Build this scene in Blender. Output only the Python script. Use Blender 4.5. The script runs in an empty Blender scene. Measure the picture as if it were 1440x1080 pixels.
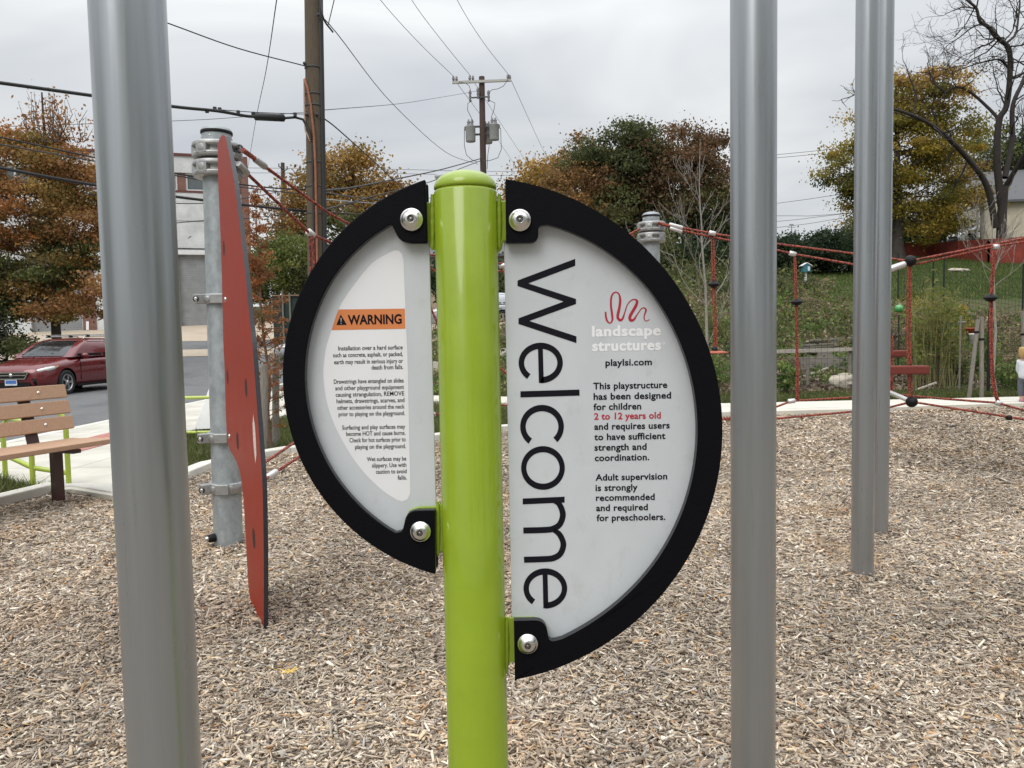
import bpy, bmesh, math, random
import numpy as np
from mathutils import Vector, Matrix
from math import radians as R, sin, cos, pi

S = bpy.context.scene
COL = S.collection

# ------------------------------------------------------------------ camera
FPX, CAMZ = 1080.0, 1.25
PITCH, ROLL = R(3.6), R(1.1)
_f = Vector((0, cos(PITCH), -sin(PITCH)))
_r0 = Vector((1, 0, 0)); _u0 = Vector((0, sin(PITCH), cos(PITCH)))
_r = _r0 * cos(ROLL) - _u0 * sin(ROLL)
_u = _u0 * cos(ROLL) + _r0 * sin(ROLL)
CAM = Vector((0, 0, CAMZ))
cd = bpy.data.cameras.new('camera'); cam = bpy.data.objects.new('camera', cd); COL.objects.link(cam)
cd.sensor_width = 36; cd.lens = 36 * FPX / 1440; cd.clip_start = 0.05; cd.clip_end = 3000
m = Matrix.Identity(4)
for i in range(3):
    m[i][0], m[i][1], m[i][2], m[i][3] = _r[i], _u[i], -_f[i], CAM[i]
cam.matrix_world = m
S.camera = cam

# ------------------------------------------------------------------ world, sun, exposure
SUN_EL, SUN_AZ = R(44), R(205)          # behind the viewer, a little to the left
w = bpy.data.worlds.new('World'); S.world = w; w.use_nodes = True
nt = w.node_tree; nt.nodes.clear()
def wn(t, **k):
    n = nt.nodes.new(t)
    for a, b in k.items(): setattr(n, a, b)
    return n
out = wn('ShaderNodeOutputWorld'); bg = wn('ShaderNodeBackground'); bg.inputs['Strength'].default_value = 0.1
sky = wn('ShaderNodeTexSky', sky_type='NISHITA'); sky.sun_disc = False
sky.sun_elevation = SUN_EL; sky.sun_rotation = SUN_AZ
tc = wn('ShaderNodeTexCoord'); sep = wn('ShaderNodeSeparateXYZ')
nt.links.new(tc.outputs['Generated'], sep.inputs[0])
mp = wn('ShaderNodeMapping'); mp.inputs['Scale'].default_value = (1.0, 1.0, 3.2); mp.inputs['Rotation'].default_value = (0.1, 0.16, 0.4)
mp.inputs['Location'].default_value = (0.35, 0.1, 0.2)
nt.links.new(tc.outputs['Generated'], mp.inputs[0])
no = wn('ShaderNodeTexNoise'); no.inputs['Scale'].default_value = 1.9; no.inputs['Detail'].default_value = 4; no.inputs['Roughness'].default_value = .5
no.inputs['Distortion'].default_value = .5
nt.links.new(mp.outputs[0], no.inputs['Vector'])
cr = wn('ShaderNodeValToRGB')
cr.color_ramp.elements[0].position = .38; cr.color_ramp.elements[0].color = (6.0, 6.32, 6.72, 1)
cr.color_ramp.elements[1].position = .63; cr.color_ramp.elements[1].color = (8.55, 8.7, 8.7, 1)
nt.links.new(no.outputs['Fac'], cr.inputs[0])
# an overcast sky grows brighter towards the zenith
m0 = wn('ShaderNodeMath', operation='MAXIMUM'); m0.inputs[1].default_value = 0
m1 = wn('ShaderNodeMath', operation='POWER'); m1.inputs[1].default_value = 2.6
m2 = wn('ShaderNodeMath', operation='MULTIPLY_ADD'); m2.inputs[1].default_value = 3.1; m2.inputs[2].default_value = .86
nt.links.new(sep.outputs['Z'], m0.inputs[0]); nt.links.new(m0.outputs[0], m1.inputs[0]); nt.links.new(m1.outputs[0], m2.inputs[0])
mul = wn('ShaderNodeMix', data_type='RGBA', blend_type='MULTIPLY'); mul.inputs[0].default_value = 1
nt.links.new(cr.outputs[0], mul.inputs[6]); nt.links.new(m2.outputs[0], mul.inputs[7])
mx = wn('ShaderNodeMix', data_type='RGBA'); mx.inputs[0].default_value = .06
nt.links.new(mul.outputs[2], mx.inputs[6]); nt.links.new(sky.outputs[0], mx.inputs[7])
nt.links.new(mx.outputs[2], bg.inputs['Color']); nt.links.new(bg.outputs[0], out.inputs[0])

sl = bpy.data.lights.new('sun', 'SUN'); sl.energy = 1.35; sl.angle = R(35); sl.color = (1, .97, .92)
so = bpy.data.objects.new('sun', sl); COL.objects.link(so)
sd = Vector((sin(SUN_AZ) * cos(SUN_EL), cos(SUN_AZ) * cos(SUN_EL), sin(SUN_EL)))
so.rotation_euler = (-sd).to_track_quat('-Z', 'Y').to_euler(); so.location = (0, 0, 30)
S.view_settings.view_transform = 'Standard'; S.view_settings.look = 'None'
S.view_settings.exposure = 0.10; S.view_settings.gamma = 1.0
S.cycles.use_denoising = True
S.cycles.max_bounces = 6; S.cycles.transparent_max_bounces = 8

# ------------------------------------------------------------------ pixel helpers (only used to read sizes off the photo)
def ray(px, py):
    return _f + _r * ((px - 720) / FPX) - _u * ((py - 540) / FPX)
def W(px, py, Y):
    d = ray(px, py); return CAM + d * (Y / d.y)
def G(px, py, z=0.0):
    d = ray(px, py); return CAM + d * ((z - CAMZ) / d.z)
def PL(px, py, p0, n):
    d = ray(px, py); return CAM + d * ((p0 - CAM).dot(n) / d.dot(n))
def proj(p):
    d = Vector(p) - CAM; k = d.dot(_f)
    return 720 + FPX * d.dot(_r) / k, 540 - FPX * d.dot(_u) / k
def ss(a, b, x):
    t = np.clip((x - a) / (b - a), 0, 1); return t * t * (3 - 2 * t)
def H(x, y):
    """terrain height"""
    x = np.asarray(x, float); y = np.asarray(y, float)
    wm = ss(-6, 0, x)                       # street side -> garden side
    wr = ss(0, 4, x)
    y0 = 24 + (17 - 24) * wm + (15.2 - 17) * wr
    s = .10 + .02 * wm + .048 * wr
    d = y - y0
    soft = np.where(d < -1, 0, np.where(d > 1, d, (d + 1) ** 2 / 4))
    z = s * np.minimum(soft, 42) + .03 * np.clip(soft - 42, 0, 60)
    z = z - .05 - .05 * ss(-6.15, -6.5, x) * (1 - ss(24, 30, y))
    return z
def Hf(x, y): return float(H(x, y))
def T(px, py, it=40):
    """where the view ray through a pixel meets the terrain"""
    d = ray(px, py); t0 = 1.0
    prev = 1.0
    for i in range(1, 900):
        t = i * .12; p = CAM + d * t
        if p.z < Hf(p.x, p.y):
            lo, hi = prev, t
            for _ in range(20):
                mid = (lo + hi) / 2; q = CAM + d * mid
                if q.z < Hf(q.x, q.y): hi = mid
                else: lo = mid
            return CAM + d * hi
        prev = t
    return CAM + d * 100

# ------------------------------------------------------------------ materials
MATS = {}
def M(name, base, rough=.6, metal=0.0, var=.12, nscale=9.0, bump=0.0, bscale=60.0, coat=0.0, spec=.5, stretch=None, dirt=None, attr=None, trans=0.0, darkspots=0):
    if name in MATS: return MATS[name]
    mt = bpy.data.materials.new(name); mt.use_nodes = True
    t = mt.node_tree; N = t.nodes; L = t.links
    b = N['Principled BSDF']
    b.inputs['Roughness'].default_value = rough; b.inputs['Metallic'].default_value = metal
    b.inputs['Specular IOR Level'].default_value = spec
    if coat: b.inputs['Coat Weight'].default_value = coat; b.inputs['Coat Roughness'].default_value = .05
    tcn = N.new('ShaderNodeTexCoord'); mpn = N.new('ShaderNodeMapping')
    L.new(tcn.outputs['Object'], mpn.inputs[0])
    if stretch: mpn.inputs['Scale'].default_value = stretch
    no = N.new('ShaderNodeTexNoise'); no.inputs['Scale'].default_value = nscale; no.inputs['Detail'].default_value = 6
    no.inputs['Roughness'].default_value = .62
    L.new(mpn.outputs[0], no.inputs['Vector'])
    ramp = N.new('ShaderNodeMapRange'); ramp.inputs['From Min'].default_value = .3; ramp.inputs['From Max'].default_value = .7
    ramp.inputs['To Min'].default_value = 1 - var; ramp.inputs['To Max'].default_value = 1 + var
    L.new(no.outputs['Fac'], ramp.inputs['Value'])
    mix = N.new('ShaderNodeMix'); mix.data_type = 'RGBA'; mix.blend_type = 'MULTIPLY'; mix.inputs[0].default_value = 1
    if attr:
        a = N.new('ShaderNodeAttribute'); a.attribute_name = attr
        L.new(a.outputs['Color'], mix.inputs[6])
    else:
        mix.inputs[6].default_value = (*base, 1)
    L.new(ramp.outputs[0], mix.inputs[7])
    col = mix.outputs[2]
    if dirt:
        dc, ds, dth, damt = dirt
        n2 = N.new('ShaderNodeTexNoise'); n2.inputs['Scale'].default_value = ds; n2.inputs['Detail'].default_value = 8; n2.inputs['Roughness'].default_value = .7
        L.new(mpn.outputs[0], n2.inputs['Vector'])
        r2 = N.new('ShaderNodeMapRange'); r2.inputs['From Min'].default_value = dth; r2.inputs['From Max'].default_value = dth + .12
        r2.inputs['To Max'].default_value = damt
        L.new(n2.outputs['Fac'], r2.inputs['Value'])
        m3 = N.new('ShaderNodeMix'); m3.data_type = 'RGBA'; m3.inputs[7].default_value = (*dc, 1)
        L.new(r2.outputs[0], m3.inputs[0]); L.new(col, m3.inputs[6]); col = m3.outputs[2]
    L.new(col, b.inputs['Base Color'])
    if rough > .15:
        rr = N.new('ShaderNodeMapRange'); rr.inputs['To Min'].default_value = max(.05, rough - .08); rr.inputs['To Max'].default_value = min(1, rough + .08)
        L.new(no.outputs['Fac'], rr.inputs['Value']); L.new(rr.outputs[0], b.inputs['Roughness'])
    if bump:
        n3 = N.new('ShaderNodeTexNoise'); n3.inputs['Scale'].default_value = bscale; n3.inputs['Detail'].default_value = 4
        L.new(mpn.outputs[0], n3.inputs['Vector'])
        bp = N.new('ShaderNodeBump'); bp.inputs['Strength'].default_value = bump; bp.inputs['Distance'].default_value = .01
        L.new(n3.outputs['Fac'], bp.inputs['Height']); L.new(bp.outputs[0], b.inputs['Normal'])
    if trans:
        tr = N.new('ShaderNodeBsdfTranslucent'); L.new(col, tr.inputs['Color'])
        ms = N.new('ShaderNodeMixShader'); ms.inputs[0].default_value = trans
        L.new(b.outputs[0], ms.inputs[1]); L.new(tr.outputs[0], ms.inputs[2])
        L.new(ms.outputs[0], N['Material Output'].inputs['Surface'])
    MATS[name] = mt
    return mt

def brick_mat(name, c1, c2, mortar, scale, rough=.8, bumps=.4, w=.5, h=.25, rot=(R(90), 0, 0), msize=.02):
    mt = bpy.data.materials.new(name); mt.use_nodes = True; t = mt.node_tree; N = t.nodes; L = t.links
    b = N['Principled BSDF']; b.inputs['Roughness'].default_value = rough
    tcn = N.new('ShaderNodeTexCoord'); mpn = N.new('ShaderNodeMapping'); mpn.inputs['Rotation'].default_value = rot
    L.new(tcn.outputs['Object'], mpn.inputs[0])
    br = N.new('ShaderNodeTexBrick'); br.inputs['Color1'].default_value = (*c1, 1); br.inputs['Color2'].default_value = (*c2, 1)
    br.inputs['Mortar'].default_value = (*mortar, 1); br.inputs['Scale'].default_value = scale; br.inputs['Mortar Size'].default_value = msize
    br.inputs['Brick Width'].default_value = w; br.inputs['Row Height'].default_value = h
    L.new(mpn.outputs[0], br.inputs['Vector'])
    no = N.new('ShaderNodeTexNoise'); no.inputs['Scale'].default_value = 1.5; no.inputs['Detail'].default_value = 8
    L.new(tcn.outputs['Object'], no.inputs['Vector'])
    mr = N.new('ShaderNodeMapRange'); mr.inputs['From Min'].default_value = .3; mr.inputs['From Max'].default_value = .7; mr.inputs['To Min'].default_value = .8; mr.inputs['To Max'].default_value = 1.1
    L.new(no.outputs['Fac'], mr.inputs['Value'])
    mix = N.new('ShaderNodeMix'); mix.data_type = 'RGBA'; mix.blend_type = 'MULTIPLY'; mix.inputs[0].default_value = 1
    L.new(br.outputs['Color'], mix.inputs[6]); L.new(mr.outputs[0], mix.inputs[7]); L.new(mix.outputs[2], b.inputs['Base Color'])
    bp = N.new('ShaderNodeBump'); bp.inputs['Strength'].default_value = bumps; bp.inputs['Distance'].default_value = .01
    L.new(br.outputs['Fac'], bp.inputs['Height']); bp.invert = True; L.new(bp.outputs[0], b.inputs['Normal'])
    return mt

def paving_mat():
    mt = brick_mat('jointed_concrete', (.55, .52, .45), (.52, .495, .43), (.24, .22, .19), 1.0, .85, .5, 1.5, 1.5, (0, 0, .02), .006)
    for n in mt.node_tree.nodes:
        if n.type == 'TEX_BRICK': n.offset = 0.0
    return mt
def slat_mat(name, base, period, axis='Z', rough=.45, depth=.3, metal=0.0, dark=.75):
    """horizontal (or vertical) ribs: roller doors, siding, boards"""
    mt = bpy.data.materials.new(name); mt.use_nodes = True; t = mt.node_tree; N = t.nodes; L = t.links
    b = N['Principled BSDF']; b.inputs['Roughness'].default_value = rough; b.inputs['Metallic'].default_value = metal
    tcn = N.new('ShaderNodeTexCoord'); mpn = N.new('ShaderNodeMapping')
    L.new(tcn.outputs['Object'], mpn.inputs[0])
    wv = N.new('ShaderNodeTexWave'); wv.wave_type = 'BANDS'; wv.bands_direction = axis; wv.wave_profile = 'SAW'
    wv.inputs['Scale'].default_value = 2 * pi / (20 * period)
    L.new(mpn.outputs[0], wv.inputs['Vector'])
    bp = N.new('ShaderNodeBump'); bp.inputs['Strength'].default_value = depth; bp.inputs['Distance'].default_value = .02
    L.new(wv.outputs['Fac'], bp.inputs['Height']); L.new(bp.outputs[0], b.inputs['Normal'])
    no = N.new('ShaderNodeTexNoise'); no.inputs['Scale'].default_value = 2.2; no.inputs['Detail'].default_value = 8
    L.new(mpn.outputs[0], no.inputs['Vector'])
    gp = N.new('ShaderNodeMath'); gp.operation = 'GREATER_THAN'; gp.inputs[1].default_value = .9
    L.new(wv.outputs['Fac'], gp.inputs[0])
    m0 = N.new('ShaderNodeMix'); m0.data_type = 'RGBA'; m0.inputs[6].default_value = (*base, 1); m0.inputs[7].default_value = (*[c * dark for c in base], 1)
    L.new(gp.outputs[0], m0.inputs[0])
    mr = N.new('ShaderNodeMapRange'); mr.inputs['From Min'].default_value = .3; mr.inputs['From Max'].default_value = .7; mr.inputs['To Min'].default_value = .85; mr.inputs['To Max'].default_value = 1.12
    L.new(no.outputs['Fac'], mr.inputs['Value'])
    mix = N.new('ShaderNodeMix'); mix.data_type = 'RGBA'; mix.blend_type = 'MULTIPLY'; mix.inputs[0].default_value = 1
    L.new(m0.outputs[2], mix.inputs[6]); L.new(mr.outputs[0], mix.inputs[7]); L.new(mix.outputs[2], b.inputs['Base Color'])
    return mt

STEEL = M('brushed_grey_post', (.36, .382, .398), .30, .82, var=.03, nscale=3, stretch=(40, 40, 1.2), dirt=((.44, .45, .455), 1.1, .66, .3))
GALV = M('galvanized_steel', (.33, .36, .375), .52, .45, var=.22, nscale=22, stretch=(1, 1, .7), bump=.05, bscale=120, dirt=((.5, .53, .54), 9, .6, .45))
CAST = M('cast_aluminium', (.37, .37, .365), .42, .7, var=.1, nscale=30, bump=.12, bscale=160)
CHROME = M('stainless_steel', (.66, .65, .62), .2, 1.0, var=.04, nscale=40)
LIME = M('lime_green_paint', (.24, .335, .018), .24, 0, var=.06, nscale=14, bump=.018, bscale=28, coat=.35, spec=.4, dirt=((.16, .22, .018), 40, .74, .4))
BLACK = M('black_textured_plastic', (.0030, .0032, .0046), .6, 0, var=.3, nscale=300, bump=.22, bscale=650, spec=.08)
PANEL = M('pale_grey_sign_sheet', (.53, .555, .575), .42, 0, var=.05, nscale=1.6, dirt=((.40, .41, .40), 4, .56, .35), stretch=(7, 1, 5))
LABELW = M('white_label', (.74, .74, .755), .4, 0, var=.02, nscale=8)
WHITE = M('white_ink', (.80, .80, .81), .45, 0, var=.02)
INK = M('near_black_ink', (.006, .0055, .010), .6, 0, var=.1, spec=.15)
REDINK = M('crimson_ink', (.42, .012, .035), .5, 0, var=.1)
ORANGE = M('orange_label', (.62, .20, .06), .5, 0, var=.05)
GREYINK = M('grey_ink', (.35, .35, .36), .5, 0)
REDPANEL = M('red_plastic_panel', (.27, .022, .008), .5, 0, var=.08, nscale=5, bump=.05, bscale=260, dirt=((.36, .10, .075), 14, .66, .25), spec=.22)
DARKEDGE = M('dark_grey_plastic_edge', (.028, .028, .034), .5, 0, var=.2, nscale=50)
SCUFF = M('scuffed_bare_plastic', (.62, .50, .46), .7, 0, var=.25, nscale=60)
ROPE = None
WOODPOLE = M('weathered_pole_wood', (.09, .068, .045), .85, 0, var=.42, nscale=6, stretch=(22, 22, .8), bump=.5, bscale=8, dirt=((.16, .065, .035), 1.1, .60, .5))
DARKPOLE = M('creosoted_pole_wood', (.065, .042, .03), .85, 0, var=.3, nscale=6, stretch=(10, 10, .8))
BARK = M('dark_bark', (.05, .041, .034), .9, 0, var=.35, nscale=5, bump=.4, bscale=14)
PALEBARK = M('pale_grey_bark', (.23, .21, .185), .85, 0, var=.25, nscale=20)
CONCRETE = M('pale_concrete', (.55, .52, .45), .85, 0, var=.1, nscale=1.6, bump=.08, bscale=60, dirt=((.37, .34, .29), 2.2, .58, .5))
PAVING = paving_mat()
KERBM = M('kerb_concrete', (.58, .56, .50), .8, 0, var=.12, nscale=3, bump=.12, bscale=40, dirt=((.34, .31, .26), 6, .6, .5))
TANCONC = M('tan_concrete', (.40, .33, .25), .85, 0, var=.14, nscale=.8, dirt=((.26, .21, .16), 1.2, .56, .5))
ASPHALT = M('asphalt', (.125, .125, .127), .85, 0, var=.13, nscale=2.5, bump=.3, bscale=90, dirt=((.07, .07, .073), .5, .5, .6))
TACTILE = None
WOODSLAT = M('tan_recycled_plank', (.40, .245, .155), .6, 0, var=.12, nscale=5, stretch=(1, 14, 14), bump=.12, bscale=20)
BROWNMETAL = M('dark_brown_metal', (.045, .014, .01), .4, 0, var=.15, nscale=12, coat=.2)
TYRE = M('tyre_rubber', (.012, .012, .013), .8, 0)
RIM = M('silver_alloy', (.5, .5, .5), .3, .85)
GLASSD = M('dark_car_glass', (.012, .014, .017), .04, 0, var=.02, spec=.8)
GLASSB = M('reflective_windscreen', (.012, .015, .017), .04, 0, var=.02, spec=.55, coat=.15)
REDCAR = M('dark_red_car_paint', (.125, .006, .009), .28, .1, var=.03, coat=.7)
WHITECAR = M('white_car_paint', (.7, .71, .72), .3, 0, coat=.7, var=.02)
SILVERCAR = M('silver_car_paint', (.36, .37, .39), .3, .5, coat=.7, var=.02)
LAMPG = M('headlamp_lens', (.62, .62, .6), .12, .35, var=.1, nscale=20)
AMBER = M('amber_lens', (.6, .22, .03), .2, 0)
PLASTB = M('black_trim', (.006, .006, .007), .55, 0, spec=.25)
PLATEB = M('blue_plate', (.06, .16, .42), .45, 0, var=.3, nscale=20)
WIRE = M('black_cable', (.011, .011, .012), .6, 0)
WIREG = M('grey_wire', (.05, .052, .056), .6, 0)
TRANSF = M('transformer_grey', (.36, .37, .375), .45, .1)
PORC = M('insulator_grey', (.16, .15, .15), .4, 0)
GREENWIRE = M('dark_fence_wire', (.02, .022, .02), .6, .2)
STAKE = M('grey_weathered_stake', (.18, .16, .135), .9, 0, var=.3, nscale=8, stretch=(8, 8, 1))
LEAF = M('leaf', (.1, .1, .03), .6, 0, var=.15, nscale=3, attr='tint', trans=.42, spec=.3)
CHIPM = M('wood_chip', (.3, .25, .2), .85, 0, var=.16, nscale=120, attr='tint', spec=.25)
ROCK = M('pale_boulder', (.36, .32, .26), .9, 0, var=.3, nscale=4, bump=.5, bscale=9)

def rope_mat():
    mt = bpy.data.materials.new('red_braided_rope'); mt.use_nodes = True; t = mt.node_tree; N = t.nodes; L = t.links
    b = N['Principled BSDF']; b.inputs['Roughness'].default_value = .7
    tcn = N.new('ShaderNodeTexCoord'); ck = N.new('ShaderNodeTexVoronoi'); ck.inputs['Scale'].default_value = 75
    L.new(tcn.outputs['Object'], ck.inputs['Vector'])
    r = N.new('ShaderNodeValToRGB'); r.color_ramp.elements[0].position = .3; r.color_ramp.elements[0].color = (.42, .085, .045, 1)
    r.color_ramp.elements[1].position = .62; r.color_ramp.elements[1].color = (.10, .018, .012, 1)
    L.new(ck.outputs['Distance'], r.inputs[0]); L.new(r.outputs[0], b.inputs['Base Color'])
    bp = N.new('ShaderNodeBump'); bp.inputs['Strength'].default_value = .5; bp.inputs['Distance'].default_value = .004; bp.invert = True
    L.new(ck.outputs['Distance'], bp.inputs['Height']); L.new(bp.outputs[0], b.inputs['Normal'])
    return mt
ROPE = rope_mat()

# ------------------------------------------------------------------ mesh builder
class MB:
    def __init__(s): s.v = []; s.f = []; s.sm = []
    def add(s, vs, fs, smooth=False):
        o = len(s.v); s.v += [tuple(v) for v in vs]
        s.f += [tuple(i + o for i in f) for f in fs]; s.sm += [smooth] * len(fs)
        return s
    def box(s, c, size, rot=None, taper=1.0):
        sx, sy, sz = size[0] / 2, size[1] / 2, size[2] / 2
        vs = [Vector((x * sx * (taper if z > 0 else 1), y * sy * (taper if z > 0 else 1), z * sz)) for z in (-1, 1) for y in (-1, 1) for x in (-1, 1)]
        if rot is not None:
            vs = [rot @ v for v in vs]
        vs = [v + Vector(c) for v in vs]
        return s.add(vs, [(0, 2, 3, 1), (4, 5, 7, 6), (0, 1, 5, 4), (2, 6, 7, 3), (0, 4, 6, 2), (1, 3, 7, 5)])
    def bar(s, a, b, wd, th, up=(0, 0, 1)):
        a = Vector(a); b = Vector(b); d = (b - a); L = d.length; d.normalize()
        u = Vector(up); x = d.cross(u)
        if x.length < 1e-4: x = d.cross(Vector((1, 0, 0)))
        x.normalize(); u = x.cross(d)
        return s.box((a + b) / 2, (wd, L, th), Matrix((x, d, u)).transposed())
    def tube(s, pts, r, n=10, caps=True, smooth=True):
        pts = [Vector(p) for p in pts]; k = len(pts)
        rs = r if hasattr(r, '__len__') else [r] * k
        ref = None; rings = []
        for i, p in enumerate(pts):
            t = (pts[min(i + 1, k - 1)] - pts[max(i - 1, 0)])
            if t.length < 1e-9: t = Vector((0, 0, 1))
            t.normalize()
            if ref is None:
                ref = t.cross(Vector((0, 0, 1)))
                if ref.length < .05: ref = t.cross(Vector((1, 0, 0)))
                ref.normalize()
            else:
                ref = ref - t * ref.dot(t)
                if ref.length < 1e-6: ref = t.orthogonal()
                ref.normalize()
            b = t.cross(ref)
            rings.append([p + (ref * cos(2 * pi * j / n) + b * sin(2 * pi * j / n)) * rs[i] for j in range(n)])
        vs = [v for rg in rings for v in rg]; fs = []
        for i in range(k - 1):
            for j in range(n):
                a = i * n + j; b2 = i * n + (j + 1) % n
                fs.append((a, b2, b2 + n, a + n))
        s.add(vs, fs, smooth)
        if caps:
            s.add(rings[0], [tuple(reversed(range(n)))]); s.add(rings[-1], [tuple(range(n))])
        return s
    def lathe(s, prof, o=(0, 0, 0), n=32, axis=(0, 0, 1), smooth=True):
        ax = Vector(axis).normalized(); q = Vector((0, 0, 1)).rotation_difference(ax); o = Vector(o)
        vs = []; k = len(prof)
        for r, z in prof:
            for j in range(n):
                vs.append(o + q @ Vector((max(r, 1e-5) * cos(2 * pi * j / n), max(r, 1e-5) * sin(2 * pi * j / n), z)))
        fs = []
        for i in range(k - 1):
            for j in range(n):
                a = i * n + j; b = i * n + (j + 1) % n
                fs.append((a, b, b + n, a + n))
        return s.add(vs, fs, smooth)
    def prism(s, poly, off, smooth_side=False):
        """poly: 3D points; off: extrusion vector"""
        n = len(poly); off = Vector(off); poly = [Vector(p) for p in poly]
        vs = poly + [p + off for p in poly]
        nrm = Vector((0, 0, 0))
        for i in range(n): nrm += poly[i].cross(poly[(i + 1) % n])
        fl = nrm.dot(off) > 0
        f0 = tuple(range(n)); f1 = tuple(range(n, 2 * n))
        sides = [(i, (i + 1) % n, (i + 1) % n + n, i + n) for i in range(n)]
        if fl: f0 = tuple(reversed(f0))
        else: f1 = tuple(reversed(f1)); sides = [tuple(reversed(q)) for q in sides]
        return s.add(vs, [f0, f1] + sides)
    def poly(s, pts): return s.add(pts, [tuple(range(len(pts)))])
    def build(s, name, mat, parent=None, auto=True):
        me = bpy.data.meshes.new(name); me.from_pydata(s.v, [], s.f); 
        for p, q in zip(me.polygons, s.sm): p.use_smooth = q
        me.materials.append(mat); me.update()
        return link(name, me, parent)
def link(name, me, parent=None):
    o = bpy.data.objects.new(name, me); COL.objects.link(o)
    if parent is not None: par(o, parent)
    return o
def par(o, p):
    o.parent = p      # parts are modelled in world space: an Empty stands at its location, a mesh part at the origin
    o.matrix_parent_inverse = Matrix.Translation(p.location).inverted() if p.type == 'EMPTY' else Matrix.Identity(4)
def tag(o, label=None, cat=None, group=None, kind=None):
    if label: o['label'] = label
    if cat: o['category'] = cat
    if group: o['group'] = group
    if kind: o['kind'] = kind
    return o
def thing(name, label, cat, loc=(0, 0, 0), group=None):
    o = bpy.data.objects.new(name, None); COL.objects.link(o); o.location = loc; o.empty_display_size = .1
    return tag(o, label, cat, group)
def bevel(o, wdt=.002, seg=2, ang=35):
    md = o.modifiers.new('bevel', 'BEVEL'); md.width = wdt; md.segments = seg; md.limit_method = 'ANGLE'; md.angle_limit = R(ang)
    return o
def npmesh(name, verts, faces, mat, tint=None, parent=None, smooth=False):
    """verts (N,3), faces (F,k) constant k"""
    me = bpy.data.meshes.new(name); n, F = len(verts), len(faces); k = faces.shape[1]
    me.vertices.add(n); me.vertices.foreach_set('co', np.ascontiguousarray(verts, np.float32).ravel())
    me.loops.add(F * k); me.loops.foreach_set('vertex_index', np.ascontiguousarray(faces, np.int32).ravel())
    me.polygons.add(F); me.polygons.foreach_set('loop_start', np.arange(0, F * k, k, dtype=np.int32))
    if smooth: me.polygons.foreach_set('use_smooth', np.ones(F, bool))
    if tint is not None:
        at = me.attributes.new('tint', 'FLOAT_COLOR', 'POINT')
        c = np.ones((n, 4), np.float32); c[:, :3] = tint; at.data.foreach_set('color', c.ravel())
    me.materials.append(mat); me.update(calc_edges=True)
    return link(name, me, parent)
def spline(pts, n=8):
    """Catmull-Rom through points (any dimension)"""
    P = [np.array(p, float) for p in pts]; P = [2 * P[0] - P[1]] + P + [2 * P[-1] - P[-2]]
    o = []
    for i in range(1, len(P) - 2):
        for j in range(n):
            t = j / n
            o.append(.5 * ((2 * P[i]) + (P[i + 1] - P[i - 1]) * t + (2 * P[i - 1] - 5 * P[i] + 4 * P[i + 1] - P[i + 2]) * t * t + (3 * P[i] - P[i - 1] - 3 * P[i + 1] + P[i + 2]) * t ** 3))
    o.append(P[-2]); return o
# ------------------------------------------------------------------ setting: ground sheets
def ground_mat():
    mt = bpy.data.materials.new('grass_and_soil'); mt.use_nodes = True; t = mt.node_tree; N = t.nodes; L = t.links
    b = N['Principled BSDF']; b.inputs['Roughness'].default_value = .95; b.inputs['Specular IOR Level'].default_value = .2
    tcn = N.new('ShaderNodeTexCoord')
    n1 = N.new('ShaderNodeTexNoise'); n1.inputs['Scale'].default_value = .35; n1.inputs['Detail'].default_value = 10; n1.inputs['Roughness'].default_value = .7
    n2 = N.new('ShaderNodeTexNoise'); n2.inputs['Scale'].default_value = 9; n2.inputs['Detail'].default_value = 8; n2.inputs['Roughness'].default_value = .75
    for n in (n1, n2): L.new(tcn.outputs['Object'], n.inputs['Vector'])
    r1 = N.new('ShaderNodeValToRGB'); e = r1.color_ramp.elements
    e[0].position = .38; e[0].color = (.045, .062, .016, 1); e[1].position = .66; e[1].color = (.085, .075, .036, 1)
    L.new(n1.outputs['Fac'], r1.inputs[0])
    mr = N.new('ShaderNodeMapRange'); mr.inputs['From Min'].default_value = .3; mr.inputs['From Max'].default_value = .7; mr.inputs['To Min'].default_value = .55; mr.inputs['To Max'].default_value = 1.45
    L.new(n2.outputs['Fac'], mr.inputs['Value'])
    mix = N.new('ShaderNodeMix'); mix.data_type = 'RGBA'; mix.blend_type = 'MULTIPLY'; mix.inputs[0].default_value = 1
    L.new(r1.outputs[0], mix.inputs[6]); L.new(mr.outputs[0], mix.inputs[7]); L.new(mix.outputs[2], b.inputs['Base Color'])
    bp = N.new('ShaderNodeBump'); bp.inputs['Strength'].default_value = .7; bp.inputs['Distance'].default_value = .06
    L.new(n2.outputs['Fac'], bp.inputs['Height']); L.new(bp.outputs[0], b.inputs['Normal'])
    return mt
def axis(lo, hi, near_lo, near_hi, step, k=26):
    a = np.arange(near_lo, near_hi + 1e-6, step)
    l = near_lo - (np.linspace(0, 1, k)[1:] ** 2.2) * (near_lo - lo); h = near_hi + (np.linspace(0, 1, k)[1:] ** 2.2) * (hi - near_hi)
    return np.concatenate([l[::-1], a, h])
def grid(xs, ys, zf):
    X, Y = np.meshgrid(xs, ys); V = np.stack([X, Y, zf(X, Y)], -1).reshape(-1, 3)
    nx = len(xs); i = np.arange(len(ys) - 1)[:, None] * nx + np.arange(nx - 1)[None]
    F = np.stack([i, i + 1, i + 1 + nx, i + nx], -1).reshape(-1, 4)
    return V, F
V, F = grid(axis(-900, 900, -30, 40, .5), axis(-60, 1400, -4, 80, .5), H)
g = npmesh('ground', V, F, ground_mat(), smooth=True); tag(g, kind='structure')

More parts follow.
